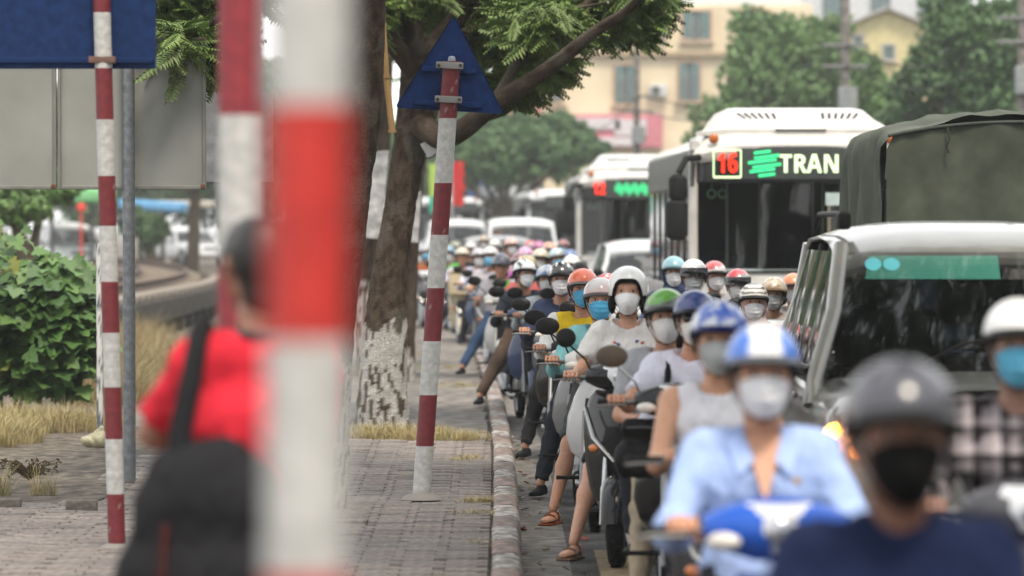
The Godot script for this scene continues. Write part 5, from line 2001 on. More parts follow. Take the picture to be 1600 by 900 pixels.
func build_truck() -> void:
	var o := thing("tarpaulin_truck", "truck under a dark green tarpaulin cover behind the silver car", "truck", V(3.72, 0, -27.4), -.02)
	var tarp := mat(lin(.1, .115, .085), .7, 0, noise_img("tarpg", 512, .012, 5, .68, 1.0, 51), .4, noise_img("tarpb", 512, .006, 3, 0, 1, 52), 1.6)
	var n := FastNoiseLite.new(); n.seed = 6; n.frequency = .9; n.fractal_octaves = 3
	var W := 1.06
	var b := B.new()
	var rows := []
	# cover: left skirt, arched roof, right skirt, swept from the front hoop backwards
	for k in 46:
		var z := .02 - k * .1
		var row := PackedVector3Array()
		var sag := .018 * cos(z * 5.2)
		for q in 61:
			var u := q / 30.0 - 1.0
			var a := absf(u)
			var x: float
			var y: float
			if a < .5:
				x = a / .5 * (W - .1); y = 2.62 - .1 * pow(a / .5, 2.4) + .08 * smoothstep(0.0, 1.6, -z)
			elif a < .6:
				var t := (a - .5) / .1 * PI * .5
				x = W - .1 + sin(t) * .1; y = 2.52 - (1.0 - cos(t)) * .1 + .08 * smoothstep(0.0, 1.6, -z) * cos(t)
			else:
				x = W + .015 * sin(z * 9.0 + a * 3.0); y = 2.42 - (a - .6) / .4 * 1.2
			var fold := 0.0
			if a > .5: fold = .028 * sin(z * 13.0 + n.get_noise_2d(z * 1.5, a * 2.0) * 3.0) * smoothstep(.5, .7, a) + .05 * n.get_noise_2d(z * 1.2, a * 1.4)
			else: fold = 0.0
			row.push_back(V(signf(u) * (x + fold), y + (sag + .05 * n.get_noise_2d(x * 2.0, z * 1.5)) * (1.0 - smoothstep(.3, .6, a)), z))
		rows.append(row)
	b.grid(rows)
	pb(o, "cover", b, tarp)
	# front sheet
	var f := B.new()
	rows = []
	for k in 31:
		var t := k / 30.0
		var row := PackedVector3Array()
		for q in 41:
			var u := q / 20.0 - 1.0
			var yt := 2.6 - .1 * pow(absf(u), 2.4) - (.1 if absf(u) > .96 else 0.0) * smoothstep(.96, 1.0, absf(u))
			row.push_back(V(u * (W - .01), lerpf(1.22, yt, t), .035 + .03 * n.get_noise_2d(u * 2.2 + t * 1.2, t * 1.0 + 4.0) + .01 * sin(u * 9.0 + t * 4.0)))
		rows.append(row)
	f.grid(rows)
	pb(o, "front_sheet", f, tarp)
	var hem := B.new()
	var path := []
	for q in 41:
		var u := q / 20.0 - 1.0
		path.append(V(u * (W - .02), 2.6 - .1 * pow(absf(u), 2.4), .05))
	hem.tube(path, .014, 6)
	pb(o, "hem_rope", hem, plain(lin(.07, .08, .07), .9))
	for x in [-.62, -.02, .58]:
		var tie := B.new()
		tie.tube([V(x, 2.56, .07), V(x + .015, 2.48, .085), V(x - .008, 2.42, .08), V(x + .012, 2.38, .085)], .008, 5)
		pb(o, "tie", tie, plain(lin(.05, .05, .045), .9))
	var bed := B.new()
	bed.box(V(0, .95, -2.2), V(2.0, .35, 4.4), .03)
	pb(o, "bed", bed, plain(lin(.1, .14, .12), .6))
	var cab := B.new()
	var rings := []
	for e in [[.08, .6, 1.8, .98], [.5, .6, 1.82, .98], [1.0, .6, 1.78, .96], [1.35, .6, 1.2, .95], [1.5, .62, 1.1, .9]]: rings.append(sring(e[0], e[1], e[2], e[3], .3))
	cab.loft(rings)
	pb(o, "cab", cab, paint(Color(.25, .32, .42)))
	pb(o, "windscreen", quad_pane(V(-.8, 1.2, 1.37), V(.8, 1.2, 1.37), V(.78, 1.72, 1.06), V(-.78, 1.72, 1.06), V(0, 0, .03), 4), plain(Color(.06, .07, .07), .05))
	for s in [-1.0, 1.0]:
		car_wheel(o, s * .85, .8, .4); car_wheel(o, s * .85, -3.2, .4)
		var l := B.new()
		l.ball(V(s * .7, .85, 1.5), V(.12, .1, .06), 8)
		pb(o, "headlamp", l, plain(Color(.8, .82, .84), .1))
	var ml := B.new()
	ml.box(V(-1.1, 1.66, .3), V(.05, .12, .05), .012)
	pb(o, "marker_lamp", ml, plain(lin(.5, .13, .03), .3))

const SUV := {"L": 4.85, "W": 1.84, "H": 1.885, "belt": 1.14, "hood": 1.12, "cowl": 1.0, "header": .38, "rails": true, "tumble": .8}
func build_vehicles() -> void:
	var sp := SUV.duplicate()
	sp.merge({"c": lin(.25, .245, .22), "metal": .35, "blink": true, "front_tint": .5, "tint": .9})
	var z := 19.7
	var o := car("silver_car", "silver beige off-road car with its orange indicator lit", "car", sp, V(2.37, 0, -z), -.015)
	# green sun strip and two round stickers at the head of the windscreen
	var W := .92
	var tw := W * .8
	var a := func(u: float, t: float) -> Vector3:
		return V(lerpf(-W + .08, W - .08, u), 1.12, 1.0).lerp(V(lerpf(-tw + .06, tw - .06, u), 1.725, .38), t) + V(0, 0, .07 * (1.0 - pow(2.0 * u - 1.0, 2)) + .006)
	var st := B.new()
	var rows := []
	for k in 4:
		var row := PackedVector3Array()
		for q in 9: row.push_back(a.call(lerpf(.08, .55, q / 8.0), lerpf(.78, .97, k / 3.0)))
		rows.append(row)
	st.grid(rows)
	pb(o, "sun_strip", st, pane_mat(lin(.08, .32, .24), .5))
	for u in [.1, .165]:
		var sk := B.new()
		var c: Vector3 = a.call(u, .9) + V(0, .0, .006)
		sk.lathe([Vector2(0, .001), Vector2(.042, .001)], Transform3D(Basis(Vector3.RIGHT, .85), c), 18)
		pb(o, "sticker", sk, plain(lin(.12, .5, .55), .4))
	var lamp := OmniLight3D.new()
	lamp.name = "indicator_light"; lamp.light_color = Color(1, .55, .16); lamp.light_energy = .03; lamp.light_size = .06; lamp.omni_range = 6.0; lamp.omni_attenuation = 2.0; lamp.shadow_enabled = true
	lamp.position = V(-.98, .88, 2.32)
	o.add_child(lamp)
	build_truck()
	var zb := 42.3
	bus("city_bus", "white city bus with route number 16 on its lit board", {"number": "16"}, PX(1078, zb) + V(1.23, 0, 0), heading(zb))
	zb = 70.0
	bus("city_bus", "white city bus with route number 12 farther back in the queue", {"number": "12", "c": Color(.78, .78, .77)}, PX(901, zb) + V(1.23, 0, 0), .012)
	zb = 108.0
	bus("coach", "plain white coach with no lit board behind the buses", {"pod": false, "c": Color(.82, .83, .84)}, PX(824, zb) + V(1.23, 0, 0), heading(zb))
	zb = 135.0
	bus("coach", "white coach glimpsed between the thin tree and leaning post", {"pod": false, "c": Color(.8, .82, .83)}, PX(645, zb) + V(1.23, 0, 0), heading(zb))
	# a white car between the buses and vans farther back
	var s2 := SUV.duplicate()
	s2.merge({"c": lin(.55, .57, .58), "H": 1.66, "belt": 1.04, "hood": 1.0, "rails": false}, true)
	var g := "cars farther back in the queue"
	car("white_car", "pale silver car waiting just in front of the number 12 bus", "car", s2, PX(934, 60) + V(.92, 0, -2.4), heading(60), g)
	var s3 := {"L": 5.0, "W": 1.9, "H": 2.1, "belt": 1.2, "hood": 1.08, "cowl": 1.75, "header": .95, "tumble": .84, "c": lin(.66, .67, .68), "bays": [.5, -.5, -1.5], "tint": .5}
	car("white_van", "white van with a sloping windscreen beside the plain coach", "van", s3, PX(752, 95) + V(.95, 0, -2.5), heading(95), g)
	car("white_van", "white van half hidden by the leaning striped post", "van", s3, PX(700, 112) + V(.2, 0, -2.5), heading(95), g)
	car("white_van", "white van farthest along the queue before the red flag", "van", s3, PX(722, 138) + V(.2, 0, -2.5), heading(95), g)
	var s4 := s2.duplicate()
	s4.c = lin(.08, .085, .09)
	car("dark_car", "dark car behind the crowd of riders beside a white van", "car", s4, PX(742, 84) + V(.5, 0, -2.5), heading(84), g)
# ---------------------------------------------------------------- far side
func window_part(parent: Node3D, c: Vector3, w: float, h: float, frame: Color, bars := true) -> void:
	var fr := B.new()
	for s in [-1.0, 1.0]:
		fr.box(c + V(s * w * .5, 0, .06), V(.1, h + .1, .12)); fr.box(c + V(0, s * h * .5, .061), V(w - .1, .1, .12))
	var o := pb(parent, "window", fr, plain(frame, .7))
	for s in [-1.0, 0.0, 1.0]:
		var p := B.new()
		p.box(c + V(s * w * .31, 0, .02), V(w * .27, h - .12, .03))
		pb(o, "pane", p, plain(lin(.06, .12, .13), .15))
		if s != 0.0:
			var sh := B.new()
			sh.box(c + V(s * w * .31, 0, .1), V(w * .26, h - .1, .03))
			if bars: pb(o, "shutter", sh, plain(lin(.12, .22, .23), .7))
	var sl := B.new()
	sl.box(c + V(0, -h * .5 - .1, .15), V(w + .3, .1, .3))
	pb(o, "sill", sl, plain(lin(.5, .42, .32), .8))
	if bars:
		var gr := B.new()
		for k in 6: gr.box(c + V((k / 5.0 - .5) * w * .5, -.2, .2), V(.03, h * .7, .03))
		pb(o, "grille", gr, plain(lin(.3, .3, .3), .6))

func build_background() -> void:
	var z := 170.0
	var m := F / z                                            # pixels to a metre there
	var org := PX(980, z)
	var o := thing("yellow_building", "cream yellow building with shuttered windows and pink ground floor", "building", org)
	var wall := mat(lin(.78, .66, .47), .9, 0, noise_img("dust", 256, .01, 5, .86, 1.0, 5), .08)
	var w := B.new()
	w.box(V((1060 - 980) / m, 5.9, -5), V(420 / m, 11.6, 10), .05)
	pb(o, "wall", w, wall)
	var l := B.new()
	l.box(V((1060 - 980) / m, (HOR - 85) / m + EYE, .1), V(424 / m, .25, .3), .03)
	pb(o, "ledge", l, plain(lin(.42, .33, .22), .8))
	var up := B.new()
	up.box(V((1085 - 980) / m, 12.6, -5.5), V(340 / m, 2.4, 9), .05)
	pb(o, "upper_storey", up, plain(lin(.6, .63, .66), .8))
	for e in [[870, 132, 18, 56], [977, 132, 34, 62], [1077, 128, 34, 62], [1088, 40, 44, 46], [1180, 128, 34, 60], [1180, 40, 44, 46]]:
		window_part(o, V((e[0] - 980) / m, (HOR - e[1]) / m + EYE, 0), e[2] / m, e[3] / m, lin(.45, .3, .22))
	for e in [[1028, 142], [1030, 46]]:
		var ac := B.new()
		ac.box(V((e[0] - 980) / m, (HOR - e[1]) / m + EYE, .3), V(.8, .55, .4), .04)
		var a := pb(o, "air_conditioner", ac, plain(lin(.6, .6, .6), .6))
		var fan := B.new()
		fan.lathe([Vector2(0, .01), Vector2(.2, .01)], Transform3D(Basis(Vector3.RIGHT, PI / 2), V((e[0] - 980) / m - .12, (HOR - e[1]) / m + EYE, .52)), 16)
		pb(a, "fan_grille", fan, plain(lin(.1, .1, .1), .7))
	var gf := B.new()
	gf.box(V((945 - 980) / m, (HOR - 205) / m + EYE, .25), V(180 / m, 52 / m, .3), .03)
	pb(o, "shop_front", gf, plain(lin(.6, .22, .26), .8))
	for e in [[930, 194, 78, 18], [985, 200, 50, 26], [960, 222, 60, 14]]:
		var sp := B.new()
		sp.box(V((e[0] - 980) / m, (HOR - e[1]) / m + EYE, .45), V(e[2] / m, e[3] / m, .08), .02)
		pb(o, "sign_panel", sp, plain(lin(.65, .6, .62), .6))
	# pink house
	var ph := B.new()
	ph.box(V(0, 4, -3), V(3.4, 8, 6), .05)
	var pho := thing("pink_house", "small pink house beside the cream yellow building", "building", PX(826, 185))
	pb(pho, "wall", ph, plain(lin(.62, .28, .26), .9))
	var pr := B.new()
	pr.box(V(0, 8.1, -3), V(3.8, .25, 6.4), .05)
	pb(pho, "roof", pr, plain(lin(.55, .5, .48), .9))
	# yellow gabled house
	z = 190.0
	m = F / z
	var gh := thing("gabled_house", "pale yellow gabled house between the tall trees", "building", PX(1385, z))
	var pg := B.new()
	var ridge := EYE + (HOR - 18) / m
	var eave := EYE + (HOR - 48) / m
	var hw := 75 / m
	var shape := [V(-hw, 0, 0), V(-hw, eave, 0), V(0, ridge, 0), V(hw, eave, 0), V(hw, 0, 0)]
	var backs := []
	for p in shape: backs.append(p + V(0, 0, -9))
	pg.face(shape); pg.face(backs)
	for k in 4: pg.face([shape[k], shape[k + 1], backs[k + 1], backs[k]])
	pb(gh, "wall", pg, plain(lin(.62, .55, .3), .9))
	for s in [-1.0, 1.0]:
		var rf := B.new()
		var mid := V(s * hw * .52, (eave + ridge) * .5 + .12, -4.4)
		rf.box(mid, V(Vector2(hw, ridge - eave).length() * 1.12, .14, 9.8), .02, Basis(Vector3.BACK, -s * atan2(ridge - eave, hw)))
		pb(gh, "roof", rf, plain(lin(.4, .38, .36), .85))
	window_part(gh, V((1340 - 1385) / m, EYE + (HOR - 65) / m, 0), 16 / m, 20 / m, lin(.4, .4, .4), false)
	window_part(gh, V((1388 - 1385) / m, EYE + (HOR - 82) / m, 0), 18 / m, 24 / m, lin(.4, .4, .4), false)
	var pt := thing("pale_block", "pale grey apartment block rising behind the trees", "building", PX(1300, 240))
	var pw := B.new()
	pw.box(V(0, 9, -6), V(16, 18, 12), .05)
	pb(pt, "wall", pw, plain(lin(.58, .6, .63), .85))
	for k in 5:
		window_part(pt, V(-6 + k * 3.0, 15.6, 0), 1.3, 1.5, lin(.5, .5, .5), false)
	# red tiled roofs peeping out
	# trees far behind
	var G1 := Color(.095, .175, .052)
	var G2 := Color(.062, .125, .042)
	var t := func(called, label, x, zz, blobs, n, size, col, sd):
		var bl := []
		for q in blobs: bl.append([P(q[0], q[1], zz + q[4]), V(q[2] / F * zz, q[3] / F * zz, maxf(q[2], q[3]) / F * zz * .8)])
		far_tree(called, label, PX(x, zz), bl, n, size, col, sd)
	t.call("round_tree", "broad light green tree before the cream yellow building", 1235, 125.0, [[1235, 130, 150, 90, 0], [1120, 185, 80, 60, -1], [1330, 160, 90, 80, 1], [1190, 70, 90, 60, 0], [1270, 60, 80, 55, 1], [1230, 230, 160, 60, 0]], 5200, .3, G1, 3)
	t.call("dark_tree", "tall dark tree towering over the tarpaulin truck", 1530, 100.0, [[1530, 90, 110, 110, 0], [1440, 120, 60, 60, 0], [1590, 40, 90, 80, 1], [1480, 40, 60, 60, 0], [1550, 190, 130, 60, 0], [1420, 190, 60, 50, 1]], 5600, .26, G2, 7)
	t.call("palm_bush", "bright green low tree between the utility pole and gabled house", 1375, 118.0, [[1370, 150, 50, 60, 0], [1400, 200, 60, 50, 0], [1350, 110, 30, 40, 0]], 1500, .26, Color(.09, .17, .045), 9)
	t.call("round_tree", "bushy dark tree behind the leaning post and number 12 bus", 800, 140.0, [[770, 235, 80, 60, 0], [850, 225, 90, 48, 0], [720, 210, 60, 70, 1], [810, 200, 60, 40, 2], [900, 235, 60, 38, -1], [690, 250, 60, 50, 0]], 5000, .32, G2, 13)
	t.call("round_tree", "light leaved tree whose low boughs hang over the parked coach", 790, 160.0, [[700, 260, 80, 40, -4], [790, 270, 90, 30, -4], [880, 262, 60, 26, -4], [640, 230, 90, 80, 0], [740, 170, 90, 70, 2]], 3000, .34, Color(.085, .16, .045), 17)
	t.call("round_tree", "green tree mass behind the blue and grey sign backs", 300, 120.0, [[300, 120, 130, 140, 0], [180, 200, 140, 110, 0], [420, 180, 140, 130, 0], [60, 240, 120, 80, 0], [330, 270, 60, 40, -2]], 5200, .4, G2, 19)
	t.call("round_tree", "far green tree closing the view along the railway track", 520, 170.0, [[520, 220, 150, 120, 0], [380, 250, 150, 90, 0], [620, 260, 110, 90, 0], [180, 260, 160, 70, 0], [0, 250, 160, 90, 0]], 4600, .5, Color(.07, .13, .045), 21)
	t.call("yard_tree", "light green shrubby tree behind the leafy bush", 60, 60.0, [[20, 330, 90, 40, 0], [70, 300, 60, 40, 1], [-40, 300, 80, 60, 0]], 900, .2, Color(.09, .17, .04), 25)
	t.call("yard_tree", "low green shrub growing beside the railway rails", 232, 125.0, [[235, 360, 32, 30, 0], [215, 350, 20, 30, 0]], 420, .26, Color(.07, .14, .045), 27)
	t.call("hedge_tree", "low dark hedge beyond the railway behind the parked cars", 280, 175.0, [[230, 330, 60, 40, 0], [320, 325, 60, 45, 0], [400, 330, 80, 50, 0], [140, 330, 70, 40, 0], [300, 300, 60, 30, 0]], 2200, .4, G2, 35)
	t.call("round_tree", "thick tree row closing the street behind the coaches", 960, 260.0, [[960, 200, 200, 90, 0], [1150, 220, 220, 90, 0], [760, 200, 160, 100, 0], [1400, 180, 200, 130, 0], [1560, 160, 160, 140, 0], [980, 280, 260, 60, -10]], 5000, .75, Color(.06, .12, .045), 33)
	# the street goes on behind the viewer; its trees and houses are what the glossy paint mirrors
	for e in [[-6.0, 16.0, 9.0, 3], [5.5, 22.0, 10.0, 4], [-2.5, 34.0, 11.0, 5], [14.0, 15.0, 9.0, 6]]:
		var c := V(e[0], e[2] * .62, e[1])
		far_tree("street_tree", ["leafy street tree beside the pavement behind the viewer", "tall street tree across the road behind the viewer", "large street tree at the bend behind the viewer", "leafy street tree at the far side wall"][int(e[3]) - 3], V(e[0], .05, e[1]), [[c, V(3.2, 2.8, 3.0)], [c + V(1.5, 1.4, 0), V(2.4, 2.0, 2.4)], [c + V(-1.6, .4, .5), V(2.2, 1.8, 2.2)]], 1500, .5, G2, 40 + int(e[3]))
	# unseen tree added out of frame; its boughs darken what glossy paint mirrors
	for e in [[-2.5, 12.6, "unseen street tree added out of frame, its boughs darkening glossy reflections"]]:
		var c := V(-.4, 7.2, -e[1])
		far_tree("street_tree", e[2], V(e[0], .12, -e[1]), [[V(e[0] + .3, 6.4, -e[1]), V(1.8, 1.1, 2.0)], [c + V(1.6, .5, 1.0), V(2.2, 1.1, 2.4)], [c + V(3.4, .1, -1.2), V(1.8, .9, 2.0)]], 1100, .42, G2, 60 + int(e[1]))
	var hb := thing("terrace_house", "plain grey terrace of houses across the road", "building", V(19.0, 0, -24))
	var hw2 := B.new(); hw2.box(V(3, 4.5, 0), V(6, 9, 90), .05)
	pb(hb, "wall", hw2, plain(lin(.35, .32, .28), .9))
	for k in 16:
		for y in [2.0, 5.2]:
			var wn := B.new(); wn.box(V(-.03, y, -40 + k * 5.4), V(.1, 1.7, 1.5), .02)
			pb(hb, "window", wn, plain(lin(.06, .08, .08), .2))
	# utility poles with wires
	var pm := mat(lin(.32, .29, .27), .9, 0, noise_img("conc", 512, .015, 5, .55, 1.0, 33), .6)
	for e in [[1320, 92.0, .11, 11.0, "tall concrete utility pole rising behind the number 16 bus"], [995, 128.0, .1, 10.0, "grey utility pole in front of the cream yellow building"], [1597, 80.0, .1, 11.0, "concrete utility pole at the dark tree over the truck"]]:
		var b := B.new()
		b.tube([V(0, 0, 0), V(0, e[3], 0)], [e[2] * 1.2, e[2] * .9], 12)
		var po := thing("utility_pole", e[4], "utility pole", PX(e[0], e[1]), 0.0, "utility poles")
		pb(po, "shaft", b, pm)
		for y in [5.7, 6.2]:
			var c := B.new()
			c.box(V(0, y, .12), V(1.1, .08, .08), .01)
			pb(po, "crossarm", c, plain(lin(.2, .2, .2), .7))
		var bx := B.new()
		bx.box(V(.05, 4.9, .18), V(.45, .6, .25), .03)
		pb(po, "junction_box", bx, plain(lin(.28, .3, .3), .6))
	for e in [[995, 128.0, 1320, 92.0, 6.25, "upper overhead wire from the grey pole to the tall pole"], [995, 128.0, 1320, 92.0, 5.75, "lower overhead wire from the grey pole to the tall pole"], [995, 128.0, 860, 168.0, 6.2, "overhead wire from the grey pole to the yellow building"], [1320, 92.0, 1597, 80.0, 6.25, "upper overhead wire before the dark tree"], [1320, 92.0, 1597, 80.0, 5.75, "lower overhead wire before the dark tree"]]:
		var a := PX(e[0], e[1], e[4])
		var c := PX(e[2], e[3], e[4])
		var pts := []
		for k in 13: pts.append(a.lerp(c, k / 12.0) - a + V(0, -.8 * sin(PI * k / 12.0), 0))
		var b := B.new()
		b.tube(pts, .018, 5)
		single("overhead_wire", b, plain(lin(.05, .05, .05), .7), e[5], "wire", "overhead wires", a)
	# red flag on a pole
	z = 120.0
	var fl := thing("red_flag", "plain red flag hanging from a thin pole by the traffic", "flag", PX(706, z))
	var fp := B.new()
	fp.tube([V(0, 0, 0), V(0, 4.0, 0)], .03, 8)
	pb(fl, "pole", fp, plain(lin(.5, .5, .5), .5))
	var fb := B.new()
	var rows := []
	for k in 13:
		var row := PackedVector3Array()
		for q in 7: row.push_back(V(.03 + q / 6.0 * .4 * (1.0 - .2 * absf(sin(k * .9))), 3.9 - k * .115, .09 * sin(q * 1.5 + k * .5)))
		rows.append(row)
	fb.grid(rows)
	pb(fl, "cloth", fb, cloth(lin(.55, .03, .03)))
	# green and yellow upright banner
	var gbn := thing("upright_banner", "green and yellow upright banner behind the leaning post", "banner", PX(682, 110))
	for e in [[3.2, .95, lin(.35, .5, .1)], [2.5, .5, lin(.04, .35, .22)]]:
		var b := B.new()
		b.box(V(0, e[0], 0), V(.42, e[1] - .01, .03), .01)
		pb(gbn, "field", b, plain(e[2], .8))
	var gpo := B.new()
	gpo.tube([V(0, 0, -.04), V(0, 3.8, -.04)], .025, 8)
	pb(gbn, "pole", gpo, plain(lin(.4, .4, .4), .5))
	# shops and stalls far down the street
	var sh := thing("roadside_stall", "white roadside stall with an orange front and grey awning", "stall", PX(795, 165))
	for e in [["wall", V(0, 1.8, -1), V(2.6, 3.6, 2), lin(.5, .51, .52)], ["counter", V(.1, 1.2, .1), V(1.6, 1.4, .3), lin(.5, .2, .08)], ["awning", V(0, 3.2, .5), V(2.8, .15, 1.4), lin(.4, .42, .45)]]:
		var b := B.new(); b.box(e[1], e[2], .03)
		pb(sh, e[0], b, plain(e[3], .8))
	var bb := thing("blue_hoarding", "blue and white hoarding across the end of the street", "hoarding", PX(752, 175))
	for e in [["board", V(0, 3.3, 0), V(4.2, 1.3, .15), lin(.06, .12, .3)], ["lower_board", V(0, 1.5, .0), V(4.2, 2.3, .12), lin(.6, .62, .6)]]:
		var b := B.new(); b.box(e[1], e[2], .03)
		pb(bb, e[0], b, plain(e[3], .8))
	var rw := thing("shop_row", "low shop with a red and white awning above the coach", "shop", PX(868, 175))
	for e in [["wall", V(0, 2, -1.5), V(5, 4, 3), lin(.4, .38, .36)], ["awning", V(1, 4.2, .4), V(3, .4, 1.2), lin(.45, .12, .12)], ["sign_panel", V(-1.2, 4.5, .3), V(1.6, .7, .2), lin(.55, .3, .18)]]:
		var b := B.new(); b.box(e[1], e[2], .03)
		pb(rw, e[0], b, plain(e[3], .8))
	# railway at the far side
	build_railway()
	# things parked beyond the track
	var s2 := SUV.duplicate()
	s2.merge({"c": lin(.6, .61, .62), "H": 1.6, "belt": 1.0, "hood": .96, "rails": false}, true)
	var g := "cars parked beyond the railway"
	car("parked_car", "white car parked beyond the rails under a pale roof", "car", s2, PX(292, 150, .3), .5, g)
	var s3 := s2.duplicate()
	s3.merge({"c": lin(.3, .31, .33)}, true)
	car("parked_car", "grey car parked beyond the rails beside the blue awning", "car", s3, PX(258, 158, .3), .2, g)
	var tx := {"L": 4.4, "W": 1.75, "H": 1.7, "belt": 1.05, "hood": 1.0, "cowl": .9, "header": .3, "c": lin(.6, .61, .6)}
	car("green_topped_van", "white van under a green canopy behind the bush", "van", tx, PX(108, 118, .3), .3)
	var cn := thing("green_canopy", "light green canopy on thin posts beyond the bush", "canopy", PX(118, 116, .3))
	var cb := B.new(); cb.box(V(0, 2.5, 0), V(2.2, .5, 2.4), .1)
	pb(cn, "roof", cb, plain(lin(.2, .5, .22), .7))
	for s in [-1.0, 1.0]:
		var pp := B.new(); pp.tube([V(s * .6, 0, .9), V(s * .6, 2.3, .9)], .06, 8)
		pb(cn, "post", pp, plain(lin(.08, .08, .08), .8))
	var rl := B.new()
	rl.ball(V(0, 0, 0), V(.14, .14, .05), 10)
	rl.box(V(0, -1.1, -.02), V(.06, 1.9, .06), .01)
	single("round_sign", rl, plain(lin(.7, .07, .05), .5), "small round red sign on a stick beyond the bush", "road sign", "", PX(127, 112, 2.42))
	var aw := thing("blue_awning", "light blue tarpaulin awning on dark posts beyond the rails", "awning", PX(240, 145, .3))
	var ab := B.new(); ab.box(V(0, 2.35, 0), V(2.4, .4, 2.6), .08, Basis(Vector3.BACK, -.06))
	pb(aw, "tarpaulin", ab, plain(lin(.14, .36, .62), .6))
	for s in [-.4, .45]:
		var pp := B.new(); pp.tube([V(s, 0, 1.2), V(s, 2.4, 1.2)], .09, 8)
		pb(aw, "post", pp, plain(lin(.07, .06, .05), .9))
	var pr2 := thing("pale_roof", "pale flat roof on posts over the white parked car", "canopy", PX(290, 160, .3))
	var prb := B.new(); prb.box(V(0, 2.5, 0), V(2.4, .3, 3), .05)
	pb(pr2, "roof", prb, plain(lin(.5, .47, .4), .8))
	for s in [-1.0, 1.0]:
		var pp := B.new(); pp.tube([V(s * 1.0, 0, 1.2), V(s * 1.0, 2.4, 1.2)], .06, 8)
		pb(pr2, "post", pp, plain(lin(.3, .3, .3), .8))

func build_railway() -> void:
	# plan of the track's centre: straight beside the road, then bending away
	var ctr := func(z: float) -> float: return -6.45 - .0021 * pow(maxf(z - 66.0, 0.0), 2) * (1.0 if z < 130.0 else 1.0)
	var bal := strip(func(z): return ctr.call(z) - 2.2, func(z): return ctr.call(z) + .55, 40.0, 150.0, .72, 1.0, 3)
	structure("track_bed", bal, mat(lin(.17, .125, .09), .95, 0, noise_img("ballast", 256, .12, 4, .45, 1.0, 55), .8, noise_img("asph_b", 512, .2, 3, 0, 1, 22), 3.0))
	var tr := thing("railway_track", "curving railway track with dark steel rails and sleepers", "railway track", V(0, .72, 0))
	for off in [0.0, -1.05]:
		var pts := []
		var z := 40.0
		while z < 150.0:
			pts.append(V(ctr.call(z) + off, .11, -z)); z += 1.5
		var b := B.new()
		var rings := []
		for k in pts.size():
			var p: Vector3 = pts[k]
			var ring := PackedVector3Array()
			for q in [[-.035, .075], [.035, .075], [.035, .04], [.01, .03], [.01, -.05], [.06, -.06], [.06, -.075], [-.06, -.075], [-.06, -.06], [-.01, -.05], [-.01, .03], [-.035, .04]]: ring.push_back(p + V(q[0], q[1], 0))
			rings.append(ring)
		b.loft(rings)
		pb(tr, "rail", b, plain(lin(.1, .06, .04), .6, .3))
	var z := 41.0
	var slm := plain(lin(.17, .14, .11), .95)
	var sb := B.new(); sb.box(Vector3.ZERO, V(1.7, .12, .22), .02)
	var smesh := sb.mesh()
	while z < 130.0:
		part(tr, "sleeper", smesh, slm, Transform3D(Basis(Vector3.UP, .0042 * maxf(z - 66.0, 0.0)), V(ctr.call(z) - .52, -.02, -z)))
		z += .75
	# concrete beam that carries the near side of the bed
	var bw := thing("concrete_beam", "grey concrete beam on short piers along the railway track", "retaining wall", V(0, .1, 0))
	var cm := mat(lin(.11, .1, .09), .95, 0, noise_img("conc", 512, .015, 5, .55, 1.0, 33), .4)
	z = 38.0
	while z < 84.0:
		var b := B.new()
		b.box(V(0, .42, 0), V(.3, .36, 1.97), .02)
		part(bw, "beam_block", b.mesh(cm), null, Transform3D(Basis(Vector3.UP, .0042 * maxf(z - 66.0, 0)), V(ctr.call(z) + .75, 0, -z)))
		var p := B.new()
		p.box(V(0, .12, .6), V(.24, .26, .3), .02)
		part(bw, "pier", p.mesh(cm), null, Transform3D(Basis.IDENTITY, V(ctr.call(z) + .75, 0, -z)))
		z += 2.0
	z = 38.0
	var wm := plain(lin(.25, .22, .19), .9)
	var bk := B.new(); bk.box(V(0, .66, 0), V(.26, .13, .62), .02)
	var bkm := bk.mesh()
	while z < 84.0:
		part(bw, "coping_block", bkm, wm, Transform3D(Basis.IDENTITY, V(ctr.call(z) + .72, 0, -z)))
		z += 1.05
# ---------------------------------------------------------------- the riders of the picture
func plaid() -> StandardMaterial3D:
	var im := Image.create(128, 128, false, Image.FORMAT_RGB8)
	for y in 128:
		for x in 128:
			var a := 0.0 if (x / 16) % 3 == 0 else (.6 if (x / 16) % 3 == 1 else 1.0)
			var b := 0.0 if (y / 16) % 3 == 0 else (.6 if (y / 16) % 3 == 1 else 1.0)
			var v := (a + b) * .5
			im.set_pixel(x, y, Color(.08 + v * .6, .08 + v * .56, .09 + v * .56) if v > .3 else Color(.1, .08, .1))
	im.generate_mipmaps()
	var m: StandardMaterial3D = cloth(Color(.999, 1, 1)).duplicate()
	m.albedo_texture = ImageTexture.create_from_image(im)
	m.uv1_scale = Vector3.ONE * 4.5
	return m

